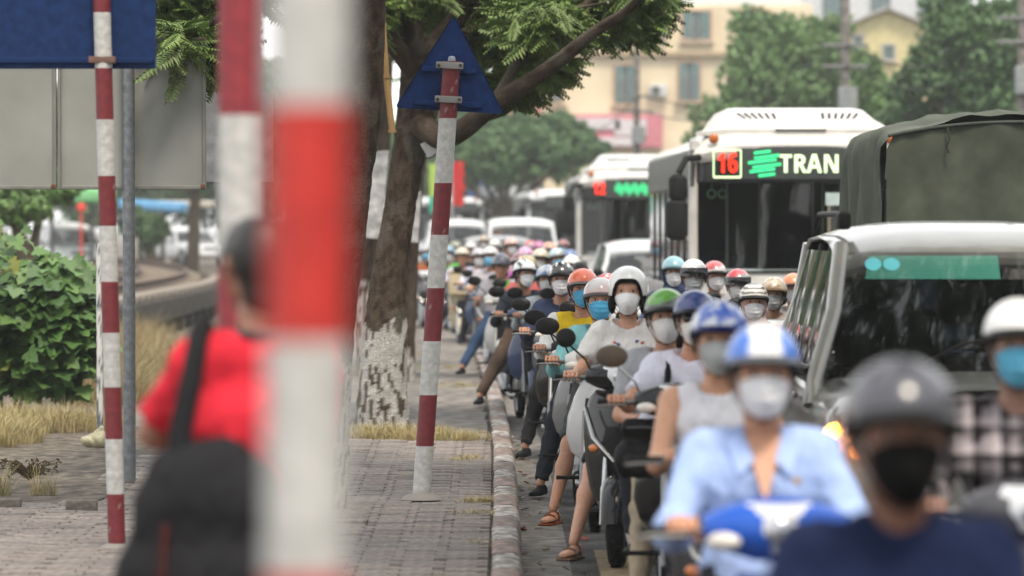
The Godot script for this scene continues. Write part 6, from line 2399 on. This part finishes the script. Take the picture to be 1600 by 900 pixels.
func build_riders() -> void:
	var LB := lin(.36, .48, .78)
	var WHT := lin(.68, .67, .65)
	var NAVY := lin(.025, .035, .075)
	var blk := Color(.1, .1, .105)
	var list := [
		{"who": "man in the light blue shirt", "label": "man in light blue shirt and blue white helmet on blue motorbike", "x": 1192, "z": 10.7, "top": 500, "cell": .016, "shirt": LB, "collar": LB, "sleeve": "long", "helmet": {"c": Color(.04, .14, .5), "c2": Color(.65, .66, .68), "style": "stripe", "rim": Color(.3, .31, .33)}, "mask": lin(.82, .82, .83), "skin": Color(.79, .58, .46),
			"bike": {"c": lin(.02, .1, .5), "style": "underbone", "mirrors": false}, "adj": "bright blue motorbike", "yaw": .02, "feet": "gg", "grip": .255},
		{"who": "rider in the dark grey helmet", "label": "rider in dark grey helmet, black mask and navy shirt", "x": 1408, "z": 6.9, "top": 552, "cell": .018, "shirt": lin(.008, .014, .045), "high_neck": true, "sleeve": "long", "helmet": {"c": Color(.045, .047, .055), "style": "plain", "rim": Color(.1, .1, .1)}, "mask": Color(.05, .05, .05), "mask_kind": "cup", "skin": Color(.52, .35, .28),  # skin colour darkened to carry the shade on this face
			"bike": {"c": lin(.02, .03, .07), "style": "underbone", "mirrors": false}, "adj": "navy motorbike", "yaw": .05, "feet": "gb"},
		{"who": "rider in the plaid shirt", "label": "rider in plaid shirt, white helmet and light blue mask", "x": 1592, "z": 11.4, "top": 461, "cell": .02, "plaid": true, "sleeve": "long", "helmet": {"c": Color(.62, .62, .61), "style": "plain", "rim": Color(.1, .1, .1)}, "mask": lin(.12, .42, .6), "skin": Color(.62, .46, .39),
			"bike": {"c": lin(.08, .08, .09), "style": "scooter"}, "adj": "dark scooter", "yaw": -.05, "feet": "bb"},
		{"who": "rider in the white tank top", "label": "rider in white tank top, blue helmet and grey mask", "x": 1124, "z": 13.9, "top": 466, "cell": .017, "shirt": lin(.66, .66, .7), "sleeve": "none", "helmet": {"c": Color(.05, .11, .42), "c2": Color(.6, .62, .66), "style": "print", "rim": Color(.05, .08, .3)}, "mask": lin(.4, .42, .42), "mask_kind": "cup", "skin": Color(.8, .6, .48),
			"bike": {"c": lin(.03, .03, .035), "style": "scooter", "mirrors": false}, "adj": "black scooter", "yaw": .04, "feet": "bb", "hy": -.1, "grip": .19},
		{"who": "man in the lavender white tee shirt", "label": "man in lavender white tee shirt, navy helmet and tan trousers", "x": 1086, "z": 18.4, "top": 450, "cell": .016, "shirt": lin(.64, .64, .74), "sleeve": "short", "trousers": lin(.34, .28, .2), "helmet": {"c": Color(.03, .05, .17), "style": "plain", "rim": Color(.05, .06, .14)}, "mask": lin(.7, .69, .66), "mask_kind": "cup", "goggles": true, "sandals": true, "shoe": Color(.16, .12, .1),
			"bike": {"c": lin(.008, .008, .01), "style": "underbone", "chrome_stem": true, "mirror": Color(.35, .31, .27)}, "adj": "black motorbike with chrome mirror stems", "yaw": .02, "feet": "nb", "side": .1},
		{"who": "passenger in the green helmet", "label": "passenger in green helmet sitting behind the lavender shirted man", "ride_with": true, "x": 1050, "z": 18.9, "top": 452, "cell": .022, "yaw": .02, "shirt": lin(.35, .36, .38), "sleeve": "short", "pillion": true, "helmet": {"c": Color(.1, .3, .04), "style": "two", "c2": Color(.08, .09, .08), "rim": Color(.06, .06, .06)}, "mask": lin(.68, .67, .64), "mask_kind": "cup", "feet": "bb"},
		{"who": "woman in the white blouse", "label": "woman in white blouse, white helmet and round white mask", "x": 981, "z": 21.4, "top": 414, "cell": .0135, "female": true, "shirt": lin(.7, .68, .66), "sleeve": "short", "legs": "short", "trousers": lin(.03, .03, .035), "sandals": true, "shoe": Color(.5, .38, .3), "helmet": {"c": Color(.74, .74, .73), "style": "plain", "deep": true, "brim": false, "rim": Color(.035, .035, .04)}, "mask": lin(.82, .82, .83), "mask_kind": "cup", "skin": Color(.82, .62, .51),
			"bike": {"c": lin(.006, .006, .007), "c2": Color(.06, .06, .065), "style": "scooter", "round": true}, "adj": "glossy black scooter", "yaw": -.1, "feet": "gb", "prints": true, "hy": .03},
		{"who": "rider in the teal sleeves", "label": "rider in teal sleeves, silver pink helmet and blue mask", "x": 938, "z": 23.9, "top": 431, "cell": .018, "female": true, "shirt": lin(.2, .45, .47), "sleeve": "long", "legs": "short", "trousers": lin(.06, .065, .07), "sandals": true, "shoe": Color(.5, .22, .1), "helmet": {"c": Color(.5, .48, .49), "style": "two", "c2": Color(.55, .42, .41), "rim": Color(.45, .42, .42), "brim": false}, "mask": lin(.1, .42, .68), "vest": lin(.72, .62, .62),
			"bike": {"c": lin(.62, .62, .61), "style": "underbone"}, "adj": "white motorbike", "yaw": -.06, "feet": "gb", "hy": .05},
		{"who": "rider in the yellow shirt", "label": "rider in yellow shirt with white sleeves, coral orange helmet", "x": 911, "z": 26.2, "top": 417, "cell": .018, "shirt": lin(.66, .45, .02), "sleeve": "short", "arm_covers": lin(.68, .68, .67), "helmet": {"c": Color(.72, .16, .08), "style": "plain", "rim": Color(.35, .33, .32)}, "mask": lin(.1, .42, .68),
			"bike": {"c": lin(.2, .2, .2), "style": "underbone", "fender_main": false, "cowl_main": false}, "adj": "silver and black motorbike", "yaw": -.05, "feet": "gb", "hy": .12},
		{"who": "rider in the navy jacket over red", "label": "rider in navy jacket over red shirt, black and white vented helmet", "x": 877, "z": 30.6, "top": 407, "cell": .02, "shirt": NAVY, "sleeve": "long", "front": lin(.35, .02, .035), "helmet": {"c": Color(.03, .03, .035), "c2": Color(.6, .61, .62), "style": "vents"}, "mask": lin(.82, .82, .83),
			"bike": {"c": lin(.01, .01, .012), "style": "underbone", "plate": true}, "adj": "black motorbike with a white front panel", "yaw": -.03, "feet": "gb", "trousers": lin(.02, .02, .022)},
		{"who": "rider glancing aside in the dark jacket", "label": "rider in dark jacket glancing aside under silver black helmet", "x": 820, "z": 36.5, "top": 407, "cell": .024, "shirt": lin(.03, .035, .05), "sleeve": "long", "front": lin(.2, .06, .06), "helmet": {"c": Color(.6, .62, .64), "c2": Color(.04, .04, .045), "style": "vents"}, "mask": lin(.82, .82, .83),
			"bike": {"c": lin(.05, .07, .14), "style": "underbone"}, "adj": "dark blue motorbike", "yaw": .1, "feet": "kb", "hy": .4, "hr": -.12, "trousers": lin(.12, .08, .06), "lean": .05},
		{"who": "rider in the grey green-collared shirt", "label": "rider in grey shirt with green collar and dark helmet", "x": 783, "z": 44.0, "top": 393, "shirt": lin(.42, .4, .43), "sleeve": "short", "collar": lin(.1, .32, .04), "helmet": {"c": Color(.08, .085, .12), "c2": Color(.16, .16, .2), "style": "print"},
			"bike": {"c": lin(.55, .55, .54), "style": "underbone"}, "adj": "pale motorbike", "feet": "kb", "hp": .2, "trousers": lin(.05, .09, .17)},
		{"who": "rider in the polka dot hood", "label": "rider in polka dot navy hood, light blue helmet and white mask", "x": 1053, "z": 33.5, "top": 401, "cell": .022, "shirt": lin(.05, .075, .15), "sleeve": "long", "high_neck": true, "dots": true, "hood": lin(.04, .06, .13), "helmet": {"c": Color(.25, .45, .52), "style": "plain", "rim": Color(.2, .3, .34)}, "mask": lin(.82, .82, .83), "bike": {"c": lin(.3, .3, .31), "style": "scooter"}, "adj": "grey scooter", "feet": "bb"},
		{"who": "rider in the silver helmet with grey visor", "label": "rider in silver helmet with grey visor before the bus", "x": 1084, "z": 30.5, "top": 406, "shirt": lin(.1, .11, .14), "sleeve": "long", "helmet": {"c": Color(.62, .62, .62), "style": "two", "c2": Color(.4, .41, .42), "visor": true}, "mask": lin(.45, .46, .48), "bike": {"c": lin(.1, .1, .11), "style": "scooter"}, "adj": "charcoal scooter", "feet": "bb"},
		{"who": "rider in the red and silver helmet", "label": "rider in red and silver helmet with white mask before the bus", "x": 1117, "z": 34.5, "top": 409, "shirt": lin(.3, .3, .33), "sleeve": "long", "helmet": {"c": Color(.5, .12, .13), "c2": Color(.5, .48, .48), "style": "two"}, "mask": lin(.82, .82, .83), "bike": {"c": lin(.3, .05, .05), "style": "scooter"}, "adj": "red scooter", "feet": "bb", "hy": .2},
		{"who": "rider in the visored red-topped helmet", "label": "rider in grey visored helmet with a red top", "x": 1153, "z": 32.5, "top": 418, "shirt": lin(.35, .3, .3), "sleeve": "long", "helmet": {"c": Color(.52, .1, .12), "c2": Color(.28, .28, .29), "style": "two", "visor": true}, "mask": lin(.68, .68, .7), "bike": {"c": lin(.12, .12, .13), "style": "underbone"}, "adj": "dull grey motorbike", "feet": "bb"},
		{"who": "rider in the cream banded helmet", "label": "rider in cream helmet with dark bands and pink hood", "x": 1178, "z": 27.6, "top": 444, "cell": .022, "shirt": lin(.45, .32, .32), "sleeve": "long", "hood": lin(.5, .36, .35), "high_neck": true, "helmet": {"c": Color(.6, .58, .54), "c2": Color(.08, .08, .08), "style": "bands"}, "mask": lin(.82, .82, .83), "bike": {"c": lin(.4, .4, .4), "style": "scooter"}, "adj": "silver scooter", "feet": "bb"},
		{"who": "rider in the beige helmet", "label": "rider in beige helmet and grey patterned mask beside the silver car", "x": 1209, "z": 31.0, "top": 430, "shirt": lin(.3, .28, .27), "sleeve": "long", "helmet": {"c": Color(.52, .46, .38), "c2": Color(.3, .2, .14), "style": "print", "rim": Color(.4, .3, .2)}, "mask": lin(.5, .5, .52), "bike": {"c": lin(.2, .2, .2), "style": "underbone"}, "adj": "ash grey motorbike", "feet": "bb", "hy": -.15},
		{"who": "rider in the pale orange helmet", "label": "rider in pale orange helmet half hidden by the silver car", "x": 1240, "z": 33.5, "top": 434, "shirt": lin(.3, .3, .32), "sleeve": "long", "helmet": {"c": Color(.62, .26, .14), "style": "plain"}, "mask": lin(.6, .6, .62), "bike": {"c": lin(.25, .1, .06), "style": "scooter"}, "adj": "rust coloured scooter", "feet": "bb"},
		{"who": "rider in the red and white chequered helmet", "label": "rider in red and white helmet behind the white blouse woman", "x": 950, "z": 29.2, "top": 424, "shirt": lin(.3, .3, .32), "sleeve": "long", "helmet": {"c": Color(.6, .08, .09), "c2": Color(.62, .6, .6), "style": "print"}, "mask": lin(.6, .6, .62), "bike": {"c": lin(.12, .12, .14), "style": "scooter"}, "adj": "slate scooter", "feet": "bb"},
		{"who": "bareheaded rider", "label": "bareheaded rider with black hair behind the coral orange helmet", "x": 906, "z": 35.5, "top": 402, "shirt": lin(.2, .22, .25), "sleeve": "short", "bike": {"c": lin(.1, .12, .1), "style": "underbone"}, "adj": "dark green motorbike", "feet": "bb"},
		{"who": "rider in the white and blue helmet", "label": "rider in white and blue helmet and pale mask, grey jacket", "x": 855, "z": 36.0, "top": 412, "shirt": lin(.38, .42, .45), "sleeve": "long", "helmet": {"c": Color(.55, .57, .6), "c2": Color(.1, .2, .4), "style": "print"}, "mask": lin(.6, .6, .6), "bike": {"c": lin(.15, .15, .16), "style": "underbone"}, "adj": "graphite motorbike", "feet": "bb"},
		{"who": "rider carrying a cream parcel", "label": "rider in pale purple shirt behind a cream front box", "x": 722, "z": 58.0, "top": 383, "shirt": lin(.4, .38, .5), "sleeve": "long", "helmet": {"c": Color(.5, .44, .34), "style": "plain"}, "bike": {"c": lin(.5, .42, .28), "style": "scooter"}, "adj": "cream scooter", "feet": "kb", "box": true},
	]
	# the crowd behind: helmet colours as the photograph shows them
	var far := [[700, 64, 381, "blue", Color(.12, .3, .42), lin(.1, .4, .08), "green"], [712, 70, 375, "olive", Color(.2, .22, .1), lin(.3, .3, .33), "grey"], [735, 66, 379, "dull white", Color(.5, .48, .46), lin(.5, .5, .55), "white"], [748, 56, 386, "lilac", Color(.45, .4, .48), lin(.55, .55, .66), "pale violet"],
		[766, 51, 383, "silver", Color(.5, .5, .5), lin(.42, .4, .43), "grey"], [773, 62, 373, "ivory", Color(.6, .58, .5), lin(.2, .2, .22), "charcoal"], [799, 58, 372, "salmon", Color(.6, .32, .26), lin(.62, .45, .5), "rose"], [812, 46, 391, "maroon", Color(.2, .03, .06), lin(.25, .05, .08), "wine red"], [821, 50, 386, "pink", Color(.65, .25, .5), lin(.35, .1, .3), "purple"], [828, 60, 374, "red", Color(.55, .05, .06), lin(.4, .3, .3), "dusty pink"],
		[842, 57, 377, "magenta", Color(.42, .08, .26), lin(.2, .05, .15), "plum"], [858, 53, 376, "orange", Color(.75, .22, .06), lin(.3, .3, .3), "ash grey"], [844, 46, 388, "cream", Color(.55, .48, .34), lin(.08, .25, .25), "teal"], [871, 47, 388, "light blue", Color(.35, .52, .58), lin(.55, .55, .5), "ivory"], [890, 52, 386, "royal blue", Color(.07, .16, .42), lin(.2, .22, .3), "slate blue"], [824, 42, 396, "mustard", Color(.4, .32, .1), lin(.4, .1, .1), "brick red"],
		[663, 66, 383, "grey", Color(.3, .31, .33), lin(.33, .1, .03), "rust brown"], [792, 72, 368, "grey blue", Color(.2, .26, .34), lin(.2, .2, .22), "dark grey"], [756, 74, 367, "tan", Color(.4, .3, .2), lin(.12, .14, .2), "dark blue"], [880, 64, 372, "dark red", Color(.28, .03, .04), lin(.3, .3, .32), "pewter"], [893, 42, 398, "bone white", Color(.6, .58, .54), lin(.1, .1, .12), "black"]]
	var bikes := [{"c": lin(.1, .1, .11), "style": "scooter"}, {"c": lin(.45, .45, .45), "style": "underbone"}, {"c": lin(.3, .05, .05), "style": "scooter"}, {"c": lin(.05, .07, .14), "style": "underbone"}]
	var bn := ["charcoal scooter", "light grey motorbike", "red scooter", "dark blue motorbike"]
	for k in far.size():
		var f: Array = far[k]
		list.append({"who": "%s shirted rider in the %s helmet" % [f[6], f[3]], "label": "distant rider in %s helmet and %s shirt in the crowd" % [f[3], f[6]], "x": f[0], "z": float(f[1]), "top": f[2], "shirt": f[5], "sleeve": "short" if k % 3 else "long", "helmet": {"c": (f[4] as Color).lerp(Color.WHITE * (f[4] as Color).get_luminance(), .3), "style": ["plain", "two", "plain", "print"][k % 4], "c2": Color(.3, .3, .31), "brim": k % 3 != 1}, "mask": [lin(.7, .7, .7), lin(.15, .4, .6), null][k % 3], "bike": bikes[k % 4], "adj": bn[k % 4], "feet": "gb" if k % 2 else "bb", "hy": [.0, .3, -.25, .1, -.4][k % 5], "side": [.0, .05, -.05, 0.0][k % 4], "hr": [.0, .1, -.08][k % 3], "cell": .034})
	var plaid_mat := plaid()
	var last := Vector3.ZERO
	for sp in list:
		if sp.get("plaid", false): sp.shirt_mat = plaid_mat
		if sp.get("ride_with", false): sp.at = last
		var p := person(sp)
		last = p.position
		var j := pose(sp)
		if sp.has("bike"):
			var bp: Vector3 = p.position
			motorbike(sp.bike, "%s under the %s" % [sp.adj, sp.who], bp, sp.get("yaw", heading(sp.z)))
		extras(p, sp, j)

func chest_patch(j: Dictionary, w0: float, w1: float, off: float) -> B:      # an open front showing the shirt below a jacket
	var b := B.new()
	var rows := []
	for k in 9:
		var t := k / 8.0
		var c: Vector3 = (j.sh as Vector3).lerp(j.waist, t)
		var w := lerpf(w0, w1, t)
		var row := PackedVector3Array()
		for q in 9:
			var u := q / 4.0 - 1.0
			row.push_back(c + V(u * w, -.035 + .03 * u * u * (1.0 - t), off + .055 * sin(minf(t * 1.6, 1.0) * PI * .5) - u * u * .035))
		rows.append(row)
	b.grid(rows)
	return b

func extras(p: Node3D, sp: Dictionary, j: Dictionary) -> void:
	var hx := head_xf(sp, j)
	if sp.has("front"): pb(p, "shirt_front", chest_patch(j, .085, .1, .09), cloth(sp.front))
	if sp.has("arm_covers"):
		for s in ["r", "l"]:
			pb(p, "white_sleeve", nets([[j["sh_" + s] + V(-.015 if s == "r" else .015, .0, 0), j["el_" + s], .068, .056], [j["el_" + s], (j["wr_" + s] as Vector3).lerp(j["el_" + s], .06), .056, .042, true]], .018, .04, [], .012, 4), cloth(sp.arm_covers))
	if sp.has("vest"): pb(p, "vest", chest_patch(j, .1, .11, .09), cloth(sp.vest))
	if sp.has("hood"):
		var h := nets([[V(0, .02, -.045), V(0, .03, .0), .098, .094], [V(-.06, -.05, -.01), V(.06, -.05, -.01), .045, .045], [V(0, -.1, -.03), V(0, -.14, -.02), .085, .1]], .012, .03, [[V(0, -.005, .11), .082]])
		part(p, "hood", h.mesh(), cloth(sp.hood), hx)
	if sp.get("goggles", false):
		var g := B.new()
		for s in [-1.0, 1.0]: g.ball(V(s * .034, .006, .088), V(.031, .024, .016), 8, Basis(Vector3.UP, s * .3))
		g.tube([V(-.075, .008, .01), V(-.062, .008, .075), V(0, .012, .1), V(.062, .008, .075), V(.075, .008, .01)], .004, 5)
		part(p, "sunglasses", g.mesh(), plain(Color(.05, .05, .055), .15), hx)
	if sp.get("prints", false):
		var n := 0
		for e in [[-.07, -.07, .115, 0], [-.05, -.078, .125, 1], [.055, -.06, .118, 1], [.085, -.07, .105, 0], [.0, -.13, .143, 0], [-.13, -.14, .07, 1], [-.06, -.2, .14, 1], [.1, -.19, .12, 0], [.03, -.24, .14, 0]]:
			var b := B.new()
			b.ball(j.sh + V(e[0], e[1], e[2] - .012), V(.012, .008, .008), 6, Basis(Vector3.BACK, e[0] * 6.0))
			pb(p, "printed_motif", b, plain(lin(.55, .15, .1) if e[3] == 0 else lin(.14, .18, .38), .9))
			n += 1
	if sp.get("dots", false):
		for k in 14:
			var b := B.new()
			b.ball(j.sh + V(-.14 + .07 * (k % 5), -.03 - .07 * (k / 5), .088 + .02 * (k / 5)), V(.009, .009, .006), 5)
			pb(p, "dot", b, plain(lin(.5, .5, .55), .9))
	if sp.get("box", false):
		var o := thing("front_box", "cream box carried before the pale purple rider", "box", p.position, p.rotation.y)
		var b := B.new(); b.box(V(0, 1.0, .42), V(.42, .34, .3), .03)
		pb(o, "box_body", b, plain(lin(.55, .46, .3), .8))
		var l := B.new(); l.box(V(0, 1.185, .42), V(.44, .04, .32), .015)
		pb(o, "lid", l, plain(lin(.5, .42, .28), .8))
	if String(sp.who).begins_with("man in the lavender"):
		var o := thing("shoulder_bag", "black shoulder bag slung at the lavender shirted man's side", "bag", p.position, p.rotation.y)
		var st := B.new()
		var a: Vector3 = j.sh
		st.tube([a + V(-.1, .0, -.1), a + V(-.11, .048, -.02), a + V(-.115, .03, .05), a + V(-.12, -.06, .125), a + V(-.14, -.2, .16), a + V(-.16, -.33, .2)], .016, 8, true, .3)
		pb(o, "strap", st, plain(Color(.08, .08, .085), .7))
		var bg := nets([[V(-.22, .9, .2), V(-.1, .9, .22), .045, .045], [V(-.24, .78, .2), V(-.09, .78, .22), .055, .055], [V(-.24, .71, .2), V(-.1, .71, .22), .05, .05]], .016, .05, [], .01, 3)
		pb(o, "pouch", bg, plain(Color(.09, .09, .095), .55))
		var zp := B.new()
		zp.tube([V(-.24, .9, .243), V(-.16, .905, .258), V(-.09, .9, .263)], .006, 6)
		pb(o, "zip", zp, plain(Color(.4, .4, .4), .3, .8))
	if sp.has("helmet") and String(sp.who).contains("light blue shirt"):
		var pc := B.new()
		pc.ball(j.chest + V(.09, .02, .118), V(.014, .012, .005), 6)
		pb(p, "badge", pc, plain(lin(.5, .3, .1), .5))
	if sp.get("collar") and String(sp.who).contains("light blue"):
		var v := B.new()
		v.face([j.sh + V(-.052, .04, .062), j.sh + V(.052, .04, .062), j.sh + V(.036, -.03, .116), j.sh + V(.0, -.15, .151), j.sh + V(-.036, -.03, .116)])
		pb(p, "bare_chest", v, skin(sp.skin))

func build_man() -> void:
	# the man in red who stands on the pavement with his back to the lens
	var z := 9.6
	var at := PX(403, z, .15)
	var p := thing("person", "man in red shirt on the pavement seen from behind", "person", at, PI + .12, "people on the pavement")
	var sh := V(0, 1.38, 0)
	var n := [[sh + V(0, .0, -.005), V(0, 1.5, .01), .056, .05], [sh + V(-.14, -.02, 0), sh + V(.14, -.02, 0), .05, .05], [V(-.07, 1.2, 0), V(.07, 1.2, 0), .1, .1], [V(-.05, 1.02, 0), V(.05, 1.02, 0), .095, .095], [V(-.06, .9, 0), V(.06, .9, 0), .105, .105]]
	var sj := {}
	for s in [-1.0, 1.0]:
		var a := sh + V(s * .162, -.02, 0)
		var el := a + V(.02, -.24, .1) if s < 0 else a + V(.09, -.18, .14)
		var wr := el + V(-s * .02, -.22, .12) if s < 0 else el + V(-.14, -.02, .2)
		n.append([a, el, .048, .038]); n.append([el, wr, .037, .026])
		var hip := V(s * .09, .88, 0)
		var kn := V(s * .11, .48, .03)
		var an := V(s * .12, .09, -.01)
		n.append([hip, kn, .08, .055]); n.append([kn, an, .05, .034])
		sj[s] = [a, el, wr, hip, kn, an]
	var body := nets(n, .016, .035)
	var hx := Transform3D(Basis(Vector3.UP, .3), V(0, 1.6, .035))
	body.append(head_fine, hx)
	for s in [-1.0, 1.0]:
		var d: Vector3 = (sj[s][2] - sj[s][1]).normalized()
		body.append(hand_fine, Transform3D(Basis.looking_at(-d, Vector3.UP) * Basis.from_scale(V(-s, 1, 1)), sj[s][2] + d * .075))
	pb(p, "body", body, skin(Color(.62, .44, .36)))
	n = [[sh + V(-.125, -.025, 0), sh + V(.125, -.025, 0), .07, .07], [sh + V(-.05, .01, -.005), sh + V(.05, .01, -.005), .062, .062], [V(-.075, 1.2, 0), V(.075, 1.2, 0), .125, .125], [V(-.06, 1.02, 0), V(.06, 1.02, 0), .122, .122], [V(-.07, .86, 0), V(.07, .86, 0), .128, .125]]
	for s in [-1.0, 1.0]: n.append([sj[s][0], sj[s][0].lerp(sj[s][1], .85), .058, .064, true])
	pb(p, "shirt", nets(n, .016, .05, [[sh + V(0, .115, .02), .088]], .014, 9), cloth(lin(.62, .025, .045)))
	n = [[V(-.06, .88, 0), V(.06, .88, 0), .115, .115]]
	for s in [-1.0, 1.0]:
		n.append([sj[s][3], sj[s][4], .1, .075]); n.append([sj[s][4], sj[s][5], .072, .06, true])
		part(p, "shoe", shoe_mesh, plain(Color(.1, .1, .1), .6), Transform3D(Basis(Vector3.UP, s * .15), sj[s][5] + V(0, -.07, .03)))
	pb(p, "trousers", nets(n, .02, .04, [], .014, 3), cloth(lin(.04, .045, .06)))
	part(p, "hair", hair_b.mesh(), cloth_cache.hair, hx)
	var cr := B.new()
	var ring := []
	for k in 17:
		var a := TAU * k / 16.0
		ring.append(sh + V(cos(a) * .073, .058 + .006 * sin(a), .005 + sin(a) * .07))
	cr.tube(ring, .011, 8)
	pb(p, "collar", cr, cloth(lin(.05, .05, .06)))
	# black sling bag on his back
	var bg := thing("sling_bag", "large black bag slung low on the back of the man in red", "bag", at, PI + .12)
	var b := nets([[V(.07, 1.02, -.24), V(.23, 1.0, -.2), .1, .09], [V(.03, .84, -.26), V(.25, .84, -.2), .12, .11], [V(.04, .68, -.25), V(.25, .68, -.2), .11, .1], [V(.1, 1.1, -.21), V(.2, 1.09, -.19), .085, .08]], .016, .07, [], .014, 4)
	pb(bg, "pouch", b, cloth(lin(.016, .016, .018)))
	var st := B.new()
	st.tube([V(.2, 1.06, -.2), V(.2, 1.2, -.17), V(.17, 1.33, -.13), V(.15, 1.43, -.06), V(.14, 1.45, .0), V(.12, 1.42, .07), V(.1, 1.3, .14)], [.05, .045, .042, .04, .038, .035, .03], 10, true, .7)
	pb(bg, "strap", st, cloth(lin(.014, .014, .016)))
	var zp := B.new()
	zp.tube([V(.24, .98, -.295), V(.25, .85, -.325), V(.24, .68, -.32)], .018, 8, true, .4)
	pb(bg, "red_trim", zp, plain(lin(.09, .018, .018), .7))
